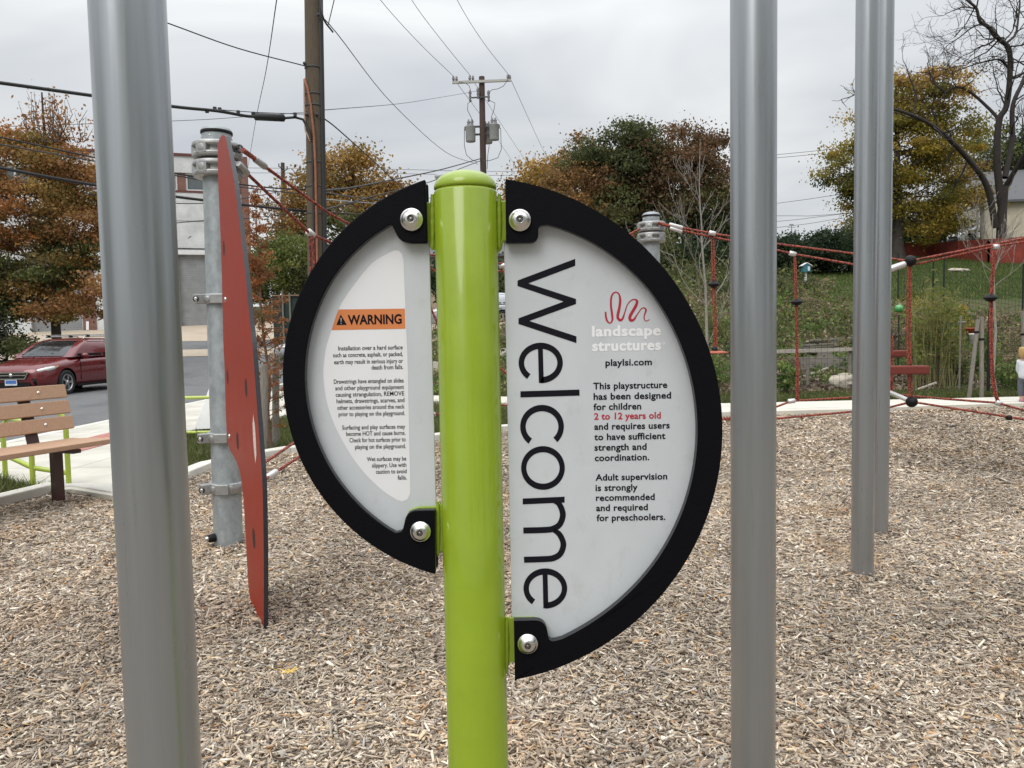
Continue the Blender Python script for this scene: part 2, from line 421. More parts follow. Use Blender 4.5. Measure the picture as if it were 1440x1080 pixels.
def drape(name, poly, dz, mat, step=.5, kind='structure', inset=None):
    """a sheet over the terrain, dz above it, cut to the polygon (xy)"""
    bm = bmesh.new(); vs = [bm.verts.new((p[0], p[1], 0)) for p in poly]; bm.faces.new(vs)
    xs = [p[0] for p in poly]; ys = [p[1] for p in poly]
    for ax, lo, hi in ((0, min(xs), max(xs)), (1, min(ys), max(ys))):
        c = lo + step
        while c < hi:
            pc = (c, 0, 0) if ax == 0 else (0, c, 0); pn = (1, 0, 0) if ax == 0 else (0, 1, 0)
            bmesh.ops.bisect_plane(bm, geom=bm.verts[:] + bm.edges[:] + bm.faces[:], plane_co=pc, plane_no=pn)
            c += step
    for v in bm.verts: v.co.z = Hf(v.co.x, v.co.y) + dz
    bm.normal_update()
    for f in bm.faces:
        if f.normal.z < 0: f.normal_flip()
        f.smooth = True
    me = bpy.data.meshes.new(name); bm.to_mesh(me); bm.free(); me.materials.append(mat)
    o = link(name, me); tag(o, kind=kind); return o

def slab(name, pix, ztop, zbot, mat, raw=False):
    """a flat concrete slab; its outline read off the photo at height ztop"""
    p = [Vector(q) if raw else G(q[0], q[1], ztop) for q in pix]
    p = [Vector((q.x, q.y, ztop)) for q in p]
    b = MB().prism(p, (0, 0, zbot - ztop)); o = b.build(name, mat); tag(o, kind='structure'); return o

# street running away beside the playground, then climbing
street = [(-6.5, -6), (-6.5, 26), (-7.2, 31), (-7.2, 35), (-15.5, 35), (-15.6, 26), (-15.6, -6)]
drape('street', street, .06, ASPHALT, 1.0)
# concrete driveways in front of the warehouse and a strip of asphalt between them
drape('driveway', [(-40, 30.5), (-9.3, 30.5), (-9.0, 33.0), (-40, 33.0)], .075, TANCONC, 1.0)
drape('driveway_asphalt', [(-40, 33.0), (-9.0, 33.0), (-8.6, 36.5), (-40, 36.5)], .075, ASPHALT, 1.0)
drape('warehouse_apron', [(-44, 36.5), (-8.6, 36.5), (-8.2, 52), (-44, 47)], .085, TANCONC, 1.0)
drape('parking_lot', [(-5.9, 27), (7, 26), (8, 39), (-7, 41)], .05, TANCONC, 1.0)
drape('lane', [(-8, 41.5), (20, 41), (22, 47), (-8, 48)], .06, ASPHALT, 1.5)

# street kerb and pavement
kb = MB(); kb.prism([(-6.5, -6, .03), (-6.5, 24, .03), (-6.34, 24, .03), (-6.34, -6, .03)], (0, 0, -.25))
o = kb.build('street_kerb', KERBM); tag(o, kind='structure'); bevel(o, .012)
pav = [(-6.34, 18.5), (-6.34, 7.0)]
pv = [Vector((x, y, .022)) for x, y in pav]
for q in ((0, 669), (56, 685), (84, 689), (101, 688), (157, 697), (215, 686), (236, 660), (262, 606), (300, 600), (372, 592)):
    pv.append(G(q[0], q[1], .022))
e1 = G(440, 572, .022); pv.append(e1); pv.append(Vector((e1.x, 18.5, .022)))
pvm = MB().prism(pv, (0, 0, -.12)); o = pvm.build('pavement', PAVING); tag(o, kind='structure')

# red tactile strip with domes where the pavement meets the street
def tactile():
    mt = M('red_tactile_paving', (.43, .19, .16), .75, 0, var=.12, nscale=9, dirt=((.30, .16, .14), 20, .6, .5))
    b = MB(); x0, x1, y0, y1 = -5.55, -4.95, 8.7, 10.9
    b.prism([(x0, y0, .028), (x1, y0, .028), (x1, y1, .028), (x0, y1, .028)], (0, 0, -.004))
    for i in range(10):
        for j in range(36):
            b.lathe([(.018, 0), (.015, .006), (.0, .008)], (x0 + .05 + i * .06, y0 + .06 + j * .0615, .028), 6)
    o = b.build('tactile_paving', mt); tag(o, kind='structure')
tactile()

# concrete path that passes behind the playground
near = [(430, 573), (609, 563.5), (703, 566), (860, 573), (1017, 579), (1092, 578), (1198, 575.5), (1340, 569.5), (1440, 567), (1640, 563)]
far = [(1640, 553.5), (1440, 557.5), (1340, 560), (1198, 563), (1092, 565.5), (1017, 567), (860, 562), (703, 557.5), (609, 556), (430, 560)]
slab('path', near + far, .045, -.08, CONCRETE)

# kerb round the wood chips
kp = [(-420, 800), (-150, 737), (0, 709), (84, 688), (101, 688), (157, 697), (215, 687), (267, 671), (298, 658), (369, 643), (409, 636), (500, 628), (611, 618), (707, 605), (870, 592), (1017, 584.5), (1092, 579.5), (1198, 576.5), (1340, 571), (1440, 568.5), (1640, 565)]
kpt = [np.array(G(x, y, 0.0))[:2] for x, y in kp]
kline = np.array([p for p in kpt])
def offset_line(P, d):
    o = []
    for i in range(len(P)):
        a = P[max(i - 1, 0)]; b = P[min(i + 1, len(P) - 1)]; t = (b - a) / np.linalg.norm(b - a)
        o.append(P[i] + d * np.array([-t[1], t[0]]))
    return np.array(o)
ko = offset_line(kline, .15)
kb = MB()
for i in range(len(kline) - 1):
    a, b2, c, d = kline[i], kline[i + 1], ko[i + 1], ko[i]
    if i in (3, 4, 5, 6): zt = .036
    else: zt = .058
    kb.prism([(*a, zt), (*b2, zt), (*c, zt), (*d, zt)], (0, 0, -.2))
o = kb.build('kerb', KERBM); tag(o, kind='structure'); bevel(o, .012)

# ------------------------------------------------------------------ wood chips
def chipbase_mat():
    mt = bpy.data.materials.new('wood_chip_bed'); mt.use_nodes = True; t = mt.node_tree; N = t.nodes; L = t.links
    b = N['Principled BSDF']; b.inputs['Roughness'].default_value = .95; b.inputs['Specular IOR Level'].default_value = .15
    tcn = N.new('ShaderNodeTexCoord'); mpn = N.new('ShaderNodeMapping'); mpn.inputs['Scale'].default_value = (1, 1.7, 1); L.new(tcn.outputs['Object'], mpn.inputs[0])
    vo = N.new('ShaderNodeTexVoronoi'); vo.inputs['Scale'].default_value = 42; vo.inputs['Randomness'].default_value = 1
    L.new(mpn.outputs[0], vo.inputs['Vector'])
    sp = N.new('ShaderNodeSeparateColor'); L.new(vo.outputs['Color'], sp.inputs[0])
    r = N.new('ShaderNodeValToRGB'); e = r.color_ramp.elements
    e[0].position = 0; e[0].color = (.10, .08, .063, 1); e[1].position = 1; e[1].color = (.36, .31, .25, 1)
    x = e.new(.5); x.color = (.22, .18, .145, 1)
    L.new(sp.outputs[0], r.inputs[0]); L.new(r.outputs[0], b.inputs['Base Color'])
    bp = N.new('ShaderNodeBump'); bp.inputs['Strength'].default_value = .8; bp.inputs['Distance'].default_value = .02
    L.new(sp.outputs[1], bp.inputs['Height']); L.new(bp.outputs[0], b.inputs['Normal'])
    return mt
cb = [(p[0], p[1], -.03) for p in (kline + (offset_line(kline, .05) - kline))]
cb += [(40, cb[-1][1], -.03), (40, -8, -.03), (-14, -8, -.03)]
b = MB().poly(list(reversed(cb))); o = b.build('playground_surface', chipbase_mat()); tag(o, kind='structure')

def lin_noise(x, y, seed, scale):
    """cheap smooth value noise in numpy"""
    rg = np.random.RandomState(seed); T_ = rg.rand(64, 64)
    u = x * scale % 64; v = y * scale % 64; i = u.astype(int); j = v.astype(int); fu = u - i; fv = v - j
    fu = fu * fu * (3 - 2 * fu); fv = fv * fv * (3 - 2 * fv); i1 = (i + 1) % 64; j1 = (j + 1) % 64
    return (T_[i, j] * (1 - fu) + T_[i1, j] * fu) * (1 - fv) + (T_[i, j1] * (1 - fu) + T_[i1, j1] * fu) * fv

HEAPS = [(G(1212, 806, 0).x, G(1212, 806, 0).y + .05, .06, .022), (G(1234, 742, 0).x, G(1234, 742, 0).y + .05, .06, .02), (G(322, 764, 0).x, G(322, 764, 0).y + .08, .09, .014), (G(90, 702, 0).x, G(90, 702, 0).y, .05, .018)]
def chips():
    rg = np.random.RandomState(11)
    P = []
    for (y0, y1, dens) in ((1.5, 2.8, 21000), (2.8, 4.2, 16000), (4.2, 6.5, 8500), (6.5, 9.0, 4000), (9.0, 13.2, 1800)):
        xm = .72 * y1 + 1.15; n = int(dens * (y1 - y0) * 2 * xm)
        x = (rg.rand(n) * 2 - 1) * xm; y = y0 + rg.rand(n) * (y1 - y0)
        k = np.abs(x) < .72 * y + 1.15; P.append(np.stack([x[k], y[k]], 1))
    P = np.concatenate(P)
    # keep what lies inside the kerb
    ang = np.arctan2(P[:, 0], P[:, 1] + 6); ka = np.arctan2(kline[:, 0], kline[:, 1] + 6); kr = np.hypot(kline[:, 0], kline[:, 1] + 6)
    od = np.argsort(ka); rmax = np.interp(ang, ka[od], kr[od]); P = P[np.hypot(P[:, 0], P[:, 1] + 6) < rmax - .015]
    n = len(P); d = P[:, 1]
    grow = 1 + .10 * np.clip(d - 3, 0, 10)
    cls = rg.rand(n)
    Ln = np.exp(rg.normal(0, .40, n)) * .0232 * grow; Wd = np.exp(rg.normal(0, .32, n)) * .0051 * grow
    big = cls > .975; Ln[big] *= 1.3; Wd[big] *= 1.6
    thin = cls < .22; Wd[thin] *= .5; Ln[thin] *= 1.25
    Ln = np.minimum(Ln, .075); Wd = np.minimum(Wd, .0115 * grow); Th = Wd * (.28 + .3 * rg.rand(n))
    yaw = rg.rand(n) * 2 * pi; pit = rg.normal(0, .21, n); rol = rg.normal(0, .35, n)
    z = -.032 + rg.rand(n) ** 1.6 * .022 + .014 * lin_noise(P[:, 0], P[:, 1], 3, 2.2) + Ln * .5 * np.abs(np.sin(pit)) * .6
    for (hx, hy, hr, hh) in HEAPS: z = z + hh * np.exp(-np.clip(np.hypot(P[:, 0] - hx, P[:, 1] - hy) - hr, 0, 9) / .10) - .6 * hh * np.exp(-((np.hypot(P[:, 0] - hx, P[:, 1] - hy) - hr - .28) / .16) ** 2)
    # colour
    pal = np.array([(.37, .315, .26), (.46, .395, .32), (.53, .425, .305), (.68, .62, .53), (.24, .19, .15), (.10, .075, .055), (.44, .27, .14), (.33, .31, .285)])
    pr = np.array([.26, .22, .16, .10, .13, .07, .03, .05]); idx = rg.choice(len(pal), n, p=pr / pr.sum())
    c = pal[idx] * np.exp(rg.normal(0, .16, n))[:, None]
    patch = lin_noise(P[:, 0] + 7, P[:, 1], 5, .9); patch2 = lin_noise(P[:, 0], P[:, 1] + 31, 9, 2.7)
    warm = np.clip((patch2 - .62) / .25, 0, 1)[:, None] * .28
    c = c * np.array([1.03, 1.0, .965]) * (.72 + .46 * patch)[:, None] * (.9 + .2 * lin_noise(P[:, 0] + 50, P[:, 1] + 3, 17, 5.0))[:, None]; c = c * (1 - warm) + c * np.array([1.0, .78, .55]) * warm
    # frames
    cy, sy, cp, sp, cr_, sr = np.cos(yaw), np.sin(yaw), np.cos(pit), np.sin(pit), np.cos(rol), np.sin(rol)
    ex = np.stack([cy * cp, sy * cp, sp], 1)
    ey0 = np.stack([-sy, cy, 0 * cy], 1); ez0 = np.cross(ex, ey0)
    ey = ey0 * cr_[:, None] + ez0 * sr[:, None]; ez = np.cross(ex, ey)
    C = np.concatenate([P, z[:, None]], 1)
    bend = rg.normal(0, .10, n) * Ln
    def pt(a, b_, h): return C + ex * (a * Ln / 2)[:, None] + ey * (b_ * Wd / 2 + 0)[:, None] + ez * (h * Th)[:, None]
    j = lambda s: 1 + rg.normal(0, s, n)
    # all chips: a bar with a slightly peaked top and ragged, narrower ends: 8 verts, 5 faces
    t0, t1 = np.clip(j(.3), .35, 1.2), np.clip(j(.3), .35, 1.2)
    sk0, sk1 = rg.normal(0, .1, n), rg.normal(0, .1, n)
    near_ = d < 6.5
    vs = [pt(-1 + sk0, -t0, 0), pt(-1 - sk0, t0, 0), pt(1 + sk1, t1, 0), pt(1 - sk1, -t1, 0),
          pt(-1 + sk0, -t0, 1), pt(-1 - sk0, t0, 1), pt(1 + sk1, t1, 1), pt(1 - sk1, -t1, 1)]
    A = np.stack(vs, 1)
    base = np.arange(n)[:, None, None] * 8
    q5 = np.array([(4, 7, 6, 5), (0, 3, 7, 4), (3, 2, 6, 7), (2, 1, 5, 6), (1, 0, 4, 5)])
    F5 = (base + q5[None])
    F = np.concatenate([F5[near_].reshape(-1, 4), F5[~near_][:, :2].reshape(-1, 4)])
    o = npmesh('wood_chips', A.reshape(-1, 3), F, CHIPM, np.repeat(c, 8, 0)); tag(o, kind='stuff')
    print('chips', n)
chips()

# ------------------------------------------------------------------ grass blades (stuff)
def blades(name, P, hgt, pal, seed=1, wid=.004, lean=.35):
    rg = np.random.RandomState(seed); n = len(P)
    h = hgt * np.exp(rg.normal(0, .3, n)); a = rg.rand(n) * 2 * pi; wv = np.stack([np.cos(a), np.sin(a), 0 * a], 1) * (wid * np.exp(rg.normal(0, .3, n)))[:, None]
    lv = np.stack([rg.normal(0, lean, n), rg.normal(0, lean, n), np.ones(n)], 1) * h[:, None]
    mid = P + lv * .55; mid[:, 2] += .03 * h; top = P + lv * np.array([1.5, 1.5, 1.0])
    V = np.stack([P - wv, P + wv, mid + wv * .8, mid - wv * .8, top], 1).reshape(-1, 3)
    b_ = np.arange(n)[:, None] * 5
    F1 = b_ + np.array([0, 1, 2, 3]); F2 = b_ + np.array([3, 2, 4, 4])
    me_f = np.concatenate([F1, F2[:, [0, 1, 2, 2]]])
    # quads only: repeat-free, so split the tip as a thin quad
    V2 = np.stack([P - wv, P + wv, mid + wv * .8, mid - wv * .8, mid - wv * .8, mid + wv * .8, top + wv * .12, top - wv * .12], 1).reshape(-1, 3)
    b8 = np.arange(n)[:, None] * 8; Fq = np.concatenate([b8 + np.array([0, 1, 2, 3]), b8 + np.array([4, 5, 6, 7])])
    pal = np.array(pal); c = pal[rg.randint(0, len(pal), n)] * np.exp(rg.normal(0, .2, n))[:, None]
    o = npmesh(name, V2, Fq, LEAF, np.repeat(c, 8, 0)); tag(o, kind='stuff'); return o
def inpoly(P, poly):
    x, y = P[:, 0], P[:, 1]; r = np.zeros(len(P), bool); n = len(poly)
    for i in range(n):
        (x1, y1), (x2, y2) = poly[i], poly[(i + 1) % n]
        c = ((y1 > y) != (y2 > y)); xi = (x2 - x1) * (y - y1) / (y2 - y1 + 1e-12) + x1
        r ^= c & (x < xi)
    return r
def scatter(poly, n, seed, dz=0.0):
    rg = np.random.RandomState(seed); poly = [tuple(p[:2]) for p in poly]; a = np.array(poly); lo, hi = a.min(0), a.max(0)
    P = lo + rg.rand(n * 3, 2) * (hi - lo); P = P[inpoly(P, poly)][:n]
    return np.concatenate([P, (H(P[:, 0], P[:, 1]) + dz)[:, None]], 1)
GP = [(.075, .115, .022), (.10, .135, .03), (.055, .085, .018), (.13, .13, .05), (.16, .14, .07)]
gl = [G(q[0], q[1], 0) for q in ((-160, 726), (0, 702), (82, 682), (56, 687), (0, 672), (-160, 650))]
blades('grass_by_bench', scatter(gl, 16000, 2), .085, GP, 2)
gr = [G(q[0], q[1], 0) for q in ((238, 671), (267, 666), (298, 653), (369, 638), (409, 631), (500, 623), (611, 612), (707, 600), (870, 588), (1000, 583), (860, 576), (703, 568), (609, 565), (430, 575), (372, 594), (300, 602), (264, 608))]
blades('grass_by_path', scatter(gr, 42000, 3), .07, GP, 3)
gf = [G(q[0], q[1], 0) for q in ((430, 558), (703, 555.5), (1017, 565.5), (1198, 561.5), (1440, 556), (1640, 551))]
gf += [Vector((12.5, 15.0, 0)), Vector((3, 14.9, 0)), Vector((-4.5, 16.5, 0))]
blades('grass_verge', scatter(gf, 42000, 4), .085, GP, 4, wid=.006)
# ------------------------------------------------------------------ the sign in front
SY = 1.05                                    # plane of the sign sheets
def SP(px, py, dy=0.0): return W(px, py, SY + dy)
post_c_top = W(655, 262, 1.05); post_c_bot = W(672, 1080, 1.05)
PX = (post_c_top.x + post_c_bot.x) / 2
PYC = 1.05; PR = .0424
sign = thing('welcome_sign', 'black framed half moon playground sign with lettering on a lime green post', 'sign', (PX, PYC, 0))
ztop = W(655, 259, PYC - PR).z
post = MB().lathe([(PR, -.1), (PR, ztop - .004), (PR - .0015, ztop - .001), (PR - .004, ztop)], (PX, PYC, 0), 64).build('post', LIME, sign)
capp = [(PR - .0045, ztop - .001), (PR - .0005, ztop + .0012), (PR - .0002, ztop + .003)]
for i in range(1, 13):
    a = i / 12 * pi / 2; capp.append(((PR - .0004) * cos(a) ** .9 if i < 12 else 0, ztop + .0035 + .0225 * sin(a)))
MB().lathe(capp, (PX, PYC, 0), 64).build('post_cap', LIME, sign)

def arc_px(cx, cy, r, a0, a1, n=60):
    return [(cx + r * cos(a0 + (a1 - a0) * i / n), cy + r * sin(a0 + (a1 - a0) * i / n)) for i in range(n + 1)]
def fillet(pts, rad, n=7):
    """round the marked corners: pts = (x, y, r)"""
    o = []; k = len(pts)
    for i, (x, y, r) in enumerate(pts):
        if not r: o.append((x, y)); continue
        p = np.array((x, y), float); a = np.array(pts[i - 1][:2], float) - p; b_ = np.array(pts[(i + 1) % k][:2], float) - p
        la, lb = np.linalg.norm(a), np.linalg.norm(b_); a /= la; b_ /= lb
        ang = math.acos(max(-1, min(1, a.dot(b_)))); d = min(r / math.tan(ang / 2), la * .49, lb * .49)
        s0, s1 = p + a * d, p + b_ * d
        for j in range(n + 1):
            t = j / n; o.append(tuple((1 - t) ** 2 * s0 + 2 * t * (1 - t) * p + t * t * s1))
    return o
def circ_y(cx, cy, r, x, up): return cy - math.sqrt(max(r * r - (x - cx) ** 2, 0)) * (1 if up else -1)

# left half ------------------------------------------------
LC, LR = (687, 528), 290
a0 = math.atan2(249 - 528, 597 - 687); a1 = math.atan2(806 - 528, 613 - 687)
if a0 < 0: a0 += 2 * pi
outer = arc_px(*LC, LR, a1, a0)                                  # bottom -> left -> top
r2 = LR - 32
ti = (548, 317); bi = (555, 749)
ia0 = math.atan2(ti[1] - 528, ti[0] - 687); ia1 = math.atan2(bi[1] - 528, bi[0] - 687)
if ia0 < 0: ia0 += 2 * pi
inner = arc_px(687, 528, math.hypot(ti[0] - 687, ti[1] - 528), ia0, ia0 - .02, 2)
def lerp_arc(c, p, q, n=50):
    aa = math.atan2(p[1] - c[1], p[0] - c[0]); bb = math.atan2(q[1] - c[1], q[0] - c[0])
    aa %= 2 * pi; bb %= 2 * pi; ra = math.hypot(p[0] - c[0], p[1] - c[1]); rb = math.hypot(q[0] - c[0], q[1] - c[1])
    if bb - aa > pi: bb -= 2 * pi
    if aa - bb > pi: aa -= 2 * pi
    o = []
    for i in range(n + 1):
        t = i / n; a = aa + (bb - aa) * t; bulge = 4 * t * (1 - t)
        r = ra + (rb - ra) * t; r = r + (r2eff - r) * min(1, bulge * 1.4)
        o.append((c[0] + r * cos(a), c[1] + r * sin(a)))
    return o
r2eff = LR - 32
left_in = lerp_arc(LC, ti, bi)
left_tab_top = fillet([(600.5, 341.5, 0), (563, 341.5, 20), (551, 316, 9), (547, 317, 0)], 0)
left_tab_bot = fillet([(556, 749, 0), (566, 747, 8), (572, 718, 20), (612, 717, 0)], 0)
left_poly = outer + left_tab_top + left_in[1:-1] + left_tab_bot
# right half -----------------------------------------------
RC, RR = (659, 605), 357
b0 = math.atan2(254.5 - 605, 711 - 659); b1 = math.atan2(957.5 - 605, 724 - 659)
outer_r = arc_px(*RC, RR, b0, b1, 80)
r2eff = RR - 35
right_in = lerp_arc(RC, (793, 897.5), (772, 316), 60)
rt_bot = fillet([(722.5, 873, 0), (767, 872, 22), (772.5, 903.5, 8), (791, 898.5, 0)], 0)
rt_top = fillet([(770, 316, 0), (757, 317, 9), (757, 341, 20), (711.5, 342, 0)], 0)
right_poly = outer_r + [(724, 957)] + rt_bot[0:] + right_in[1:-1] + rt_top + [(710.5, 256)]
FT = .0125; FRONT = SY - .0165
LIPSHEEN = M('frame_lip_highlight', (.022, .023, .026), .45, 0, var=.2, nscale=90, spec=.5)  # sky highlight on the frame's inner lip, put into a lighter grey
def frame(poly, lab, n_outer=0):
    # the outline is read at the front face; the same outline in metres gives the back
    front = [W(x, y, FRONT) for x, y in poly]
    b = MB().prism(front, (0, FT, 0)); o = b.build('frame', BLACK, sign); o.data.materials.append(LIPSHEEN)
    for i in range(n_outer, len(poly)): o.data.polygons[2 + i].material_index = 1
    bevel(o, .0022, 2, 50); return o
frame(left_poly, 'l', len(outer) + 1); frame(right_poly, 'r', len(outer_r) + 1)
def back_frame(poly):
    front = [W(x, y, FRONT) + Vector((0, .029, 0)) for x, y in poly]
    o = MB().prism(front, (0, FT, 0)).build('back_frame', BLACK, sign); bevel(o, .0022, 2, 50)
back_frame(left_poly); back_frame(right_poly)
# sheets ---------------------------------------------------
def chord(c, r, xt, yt, xb, yb):
    a = math.atan2(yt - c[1], xt - c[0]); bq = math.atan2(yb - c[1], xb - c[0]); return a, bq
def sheet(pts):
    q = [W(x, y, SY + .0023) for x, y in pts]
    o = MB().prism(q, (0, .006, 0)).build('sign_sheet', PANEL, sign); bevel(o, .0005, 1, 40); return o
rr = LR - 14
la0 = (math.atan2(-math.sqrt(rr * rr - (602.5 - 687) ** 2), 602.5 - 687)) % (2 * pi); la1 = math.atan2(math.sqrt(rr * rr - (614 - 687) ** 2), 614 - 687)
lsheet = sheet([p for p in arc_px(*LC, rr, la1, la0, 70) if p[0] < 594] + [(594, 300), (602.8, 312), (614, 742), (606, 752)])
rr = RR - 15
ra0 = math.atan2(-math.sqrt(rr * rr - (708 - 659) ** 2), 708 - 659); ra1 = math.atan2(math.sqrt(rr * rr - (721.5 - 659) ** 2), 721.5 - 659)
rsheet = sheet([p for p in arc_px(*RC, rr, ra0, ra1, 80) if p[0] > 727] + [(727, 915), (720.3, 900), (708.2, 322), (716, 300)])
# weld tabs, gussets and bolts ------------------------------
def tab(poly, xw, ytop, ybot, side):
    q = [W(x, y, SY - .0038) for x, y in poly]
    o = MB().prism(q, (0, .0058, 0)).build('mounting_plate', LIME, sign); bevel(o, .0015, 2, 40)
    # weld bead against the post
    pts = []
    for i in range(15):
        y = ytop + (ybot - ytop) * i / 14; k = sin(pi * i / 14) ** .35
        p = W(xw, y, SY); pts.append((p.x - side * .0015, SY - .004 + .0007 * sin(i * 2.3), p.z))
    rad = [.0022 + .0016 * sin(pi * i / 14) + .0005 * sin(i * 3.1) for i in range(15)]
    MB().tube(pts, rad, 10).build('weld_bead', LIME, sign)
tab([(640, 279), (606, 284), (596, 284), (575, 300), (575, 337), (603, 339), (604, 348), (612, 352), (640, 352)], 610, 274, 352, 1)
tab([(670, 279), (704, 282), (714, 282), (740, 300), (740, 337), (708, 339), (706, 350), (700, 356), (670, 356)], 700.5, 274, 350, -1)
tab([(645, 705), (624, 706), (614, 712), (588, 712.5), (576, 717), (571, 728), (571, 770), (614, 772), (624, 778), (645, 778)], 617.5, 704, 780, 1)
tab([(690, 868), (712, 869), (750, 868.5), (762, 872), (769, 882), (770, 930), (718, 932), (712, 942), (690, 946)], 711, 866, 945, -1)
def bolt(px, py, r_px):
    c = W(px, py, FRONT); r = r_px / FPX * FRONT
    root = MB().lathe([(r * 1.0, .0005), (r * 1.0, .0028), (r * .97, .0036), (r * .90, .0042), (r * .86, .0046), (r * .72, .0078), (r * .5, .0102), (r * .36, .011), (r * .31, .0108)], c, 40, (0, -1, 0)).build('bolt', CHROME, sign)
    # torx recess with a centre pin
    sock = MB(); n = 36; ring = []; ring2 = []
    for j in range(n):
        a = 2 * pi * j / n; q = r * .33 * (1 + .10 * cos(6 * a)); ring.append(c + Vector((q * cos(a), -.0109, q * sin(a)))); ring2.append(c + Vector((q * .9 * cos(a), -.0062, q * .9 * sin(a))))
    sock.add(ring + ring2, [(j, (j + 1) % n, (j + 1) % n + n, j + n) for j in range(n)]); sock.add(ring2, [tuple(range(n))])
    sock.lathe([(r * .13, .006), (r * .13, .0100), (r * .10, .0106), (0, .0106)], c, 16, (0, -1, 0))
    sock.build('bolt_socket', M('bolt_recess_steel', (.3, .29, .28), .35, .9, var=.2), root)
for q in ((579, 309, 16), (731, 310, 15.6), (591.5, 747, 15), (742, 904.5, 15)): bolt(*q)

# ------------------------------------------------------------------ lettering
FACE = SY + .0023
def TP(px, py, lift=.0004): return W(px, py, FACE) - Vector((0, lift, 0))
_dg = None
def text_mesh(body, bold=0.0, space=1.0):
    cu = bpy.data.curves.new('t', 'FONT'); cu.body = body; cu.size = 1; cu.offset = bold; cu.space_character = space; cu.resolution_u = 3
    ob = bpy.data.objects.new('t', cu); COL.objects.link(ob)
    dg = bpy.context.evaluated_depsgraph_get(); me = bpy.data.meshes.new_from_object(ob.evaluated_get(dg))
    v = [tuple(x.co) for x in me.vertices]; f = [tuple(p.vertices) for p in me.polygons]
    bpy.data.objects.remove(ob); bpy.data.curves.remove(cu); bpy.data.meshes.remove(me)
    return np.array(v), f
def put_text(mb, body, xl, xr, ybase, cap_px, bold=.012, space=1.0, lift=.0004):
    """lay a line of text on the sheet from pixel xl to xr, baseline at pixel ybase (read at its right end)"""
    v, f = text_mesh(body, bold, space); x0, x1 = v[:, 0].min(), v[:, 0].max()
    pr_ = W(xr, ybase, FACE); sc = (xr - xl) / FPX * FACE / (x1 - x0); h = cap_px / FPX * FACE / .72
    x_l = pr_.x - (x1 - x0) * sc
    pts = [(x_l + (a - x0) * sc, FACE - lift, pr_.z + b_ * h) for a, b_, _ in v]
    mb.add(pts, f)
blk = MB(); red = MB()
for s, xl, xr, yb in (('This playstructure', 834, 938.3, 545.3), ('has been designed', 834.3, 943.7, 560), ('for children', 834.3, 901.7, 575.3),
                      ('and requires users', 835, 941.7, 602.2), ('to have sufficient', 835, 935.7, 617), ('strength and', 835.3, 909.3, 632.2), ('coordination.', 835.7, 913, 646.8),
                      ('Adult supervision', 836.3, 938.3, 673.8), ('is strongly', 836.7, 896.7, 689.2), ('recommended', 837, 920.7, 702.7), ('and required', 837.3, 911, 717.2), ('for preschoolers.', 837.7, 935.7, 730.8),
                      ('playlsi.com', 851.3, 916.7, 513.2)):
    put_text(blk, s, xl, xr, yb, 9.4, .026, 1.04)
put_text(red, '2 to 12 years old', 835, 929.3, 588.2, 9.4, .026, 1.04)
blk.build('lettering', INK, rsheet); red.build('red_lettering', REDINK, rsheet)
wh = MB()
put_text(wh, 'landscape', 832.7, 929.3, 471, 14.6, .037, 1.08); put_text(wh, 'structures', 832.7, 929.5, 491.5, 14.6, .037, 1.08)
ringc = (933, 482.5)
ro = [TP(ringc[0] + 2.0 * cos(a), ringc[1] + 2.0 * sin(a)) for a in np.linspace(0, 2 * pi, 16, endpoint=False)]
ri = [TP(ringc[0] + 1.2 * cos(a), ringc[1] + 1.2 * sin(a)) for a in np.linspace(0, 2 * pi, 16, endpoint=False)]
wh.add(ro + ri, [(j, (j + 1) % 16, (j + 1) % 16 + 16, j + 16) for j in range(16)])
wh.build('white_lettering', WHITE, rsheet)
# big hand-drawn style word turned on its side
def K1(zx, zy): return (700 + .18519 * zx, 350 + .18519 * zy)
def K2(zx, zy): return (700 + .18519 * zx, 540 + .18519 * zy)
def K3(zx, zy): return (700 + .18519 * zx, 700 + .18519 * zy)
big = MB()
def flat(pts): big.poly([TP(*p) for p in pts])
def ring(K, c, ro_, ri_, a_s, a_e, n=48):
    o = []
    for i in range(n + 1):
        a = a_s + (a_e - a_s) * i / n
        o.append((TP(*K(c[0] + ro_[0] * cos(a), c[1] + ro_[1] * sin(a))), TP(*K(c[0] + ri_[0] * cos(a), c[1] + ri_[1] * sin(a)))))
    vs = [p for q in o for p in q]
    big.add(vs, [(2 * i, 2 * i + 1, 2 * i + 3, 2 * i + 2) for i in range(n)])
def strokeK(K, pts, wz, taper=None):
    P = [np.array(p, float) for p in spline(pts, 10)]; vs = []
    for i, p in enumerate(P):
        t = P[min(i + 1, len(P) - 1)] - P[max(i - 1, 0)]; t /= np.linalg.norm(t); nrm = np.array([-t[1], t[0]])
        ww = wz if not hasattr(wz, '__len__') else np.interp(i / (len(P) - 1), np.linspace(0, 1, len(wz)), wz)
        a, b_ = p + nrm * ww / 2, p - nrm * ww / 2; vs += [TP(*K(*a)), TP(*K(*b_))]
    return vs, [(2 * i, 2 * i + 1, 2 * i + 3, 2 * i + 2) for i in range(len(P) - 1)]
flat([K1(*p) for p in ((588, 75), (150, 240), (150, 282), (500, 400), (157, 527), (157, 570), (597, 715), (597, 664), (240, 547), (594, 418), (594, 380), (232, 262), (588, 128))])
ring(K1, (326, 866), (168, 154), (126, 107), R(90), R(-232)); flat([K1(*p) for p in ((305, 757), (342, 755), (349, 1014), (312, 1019))])
flat([K2(*p) for p in ((172, 55), (620, 42), (621, 88), (172, 102))])
ring(K2, (336, 323), (166, 165), (124, 116), R(46), R(-232))
ring(K2, (343, 637), (166, 166), (126, 119), 0, R(360), 64)
flat([K3(*p) for p in ((189, 5), (507, -9), (507, 36), (189, 50))])
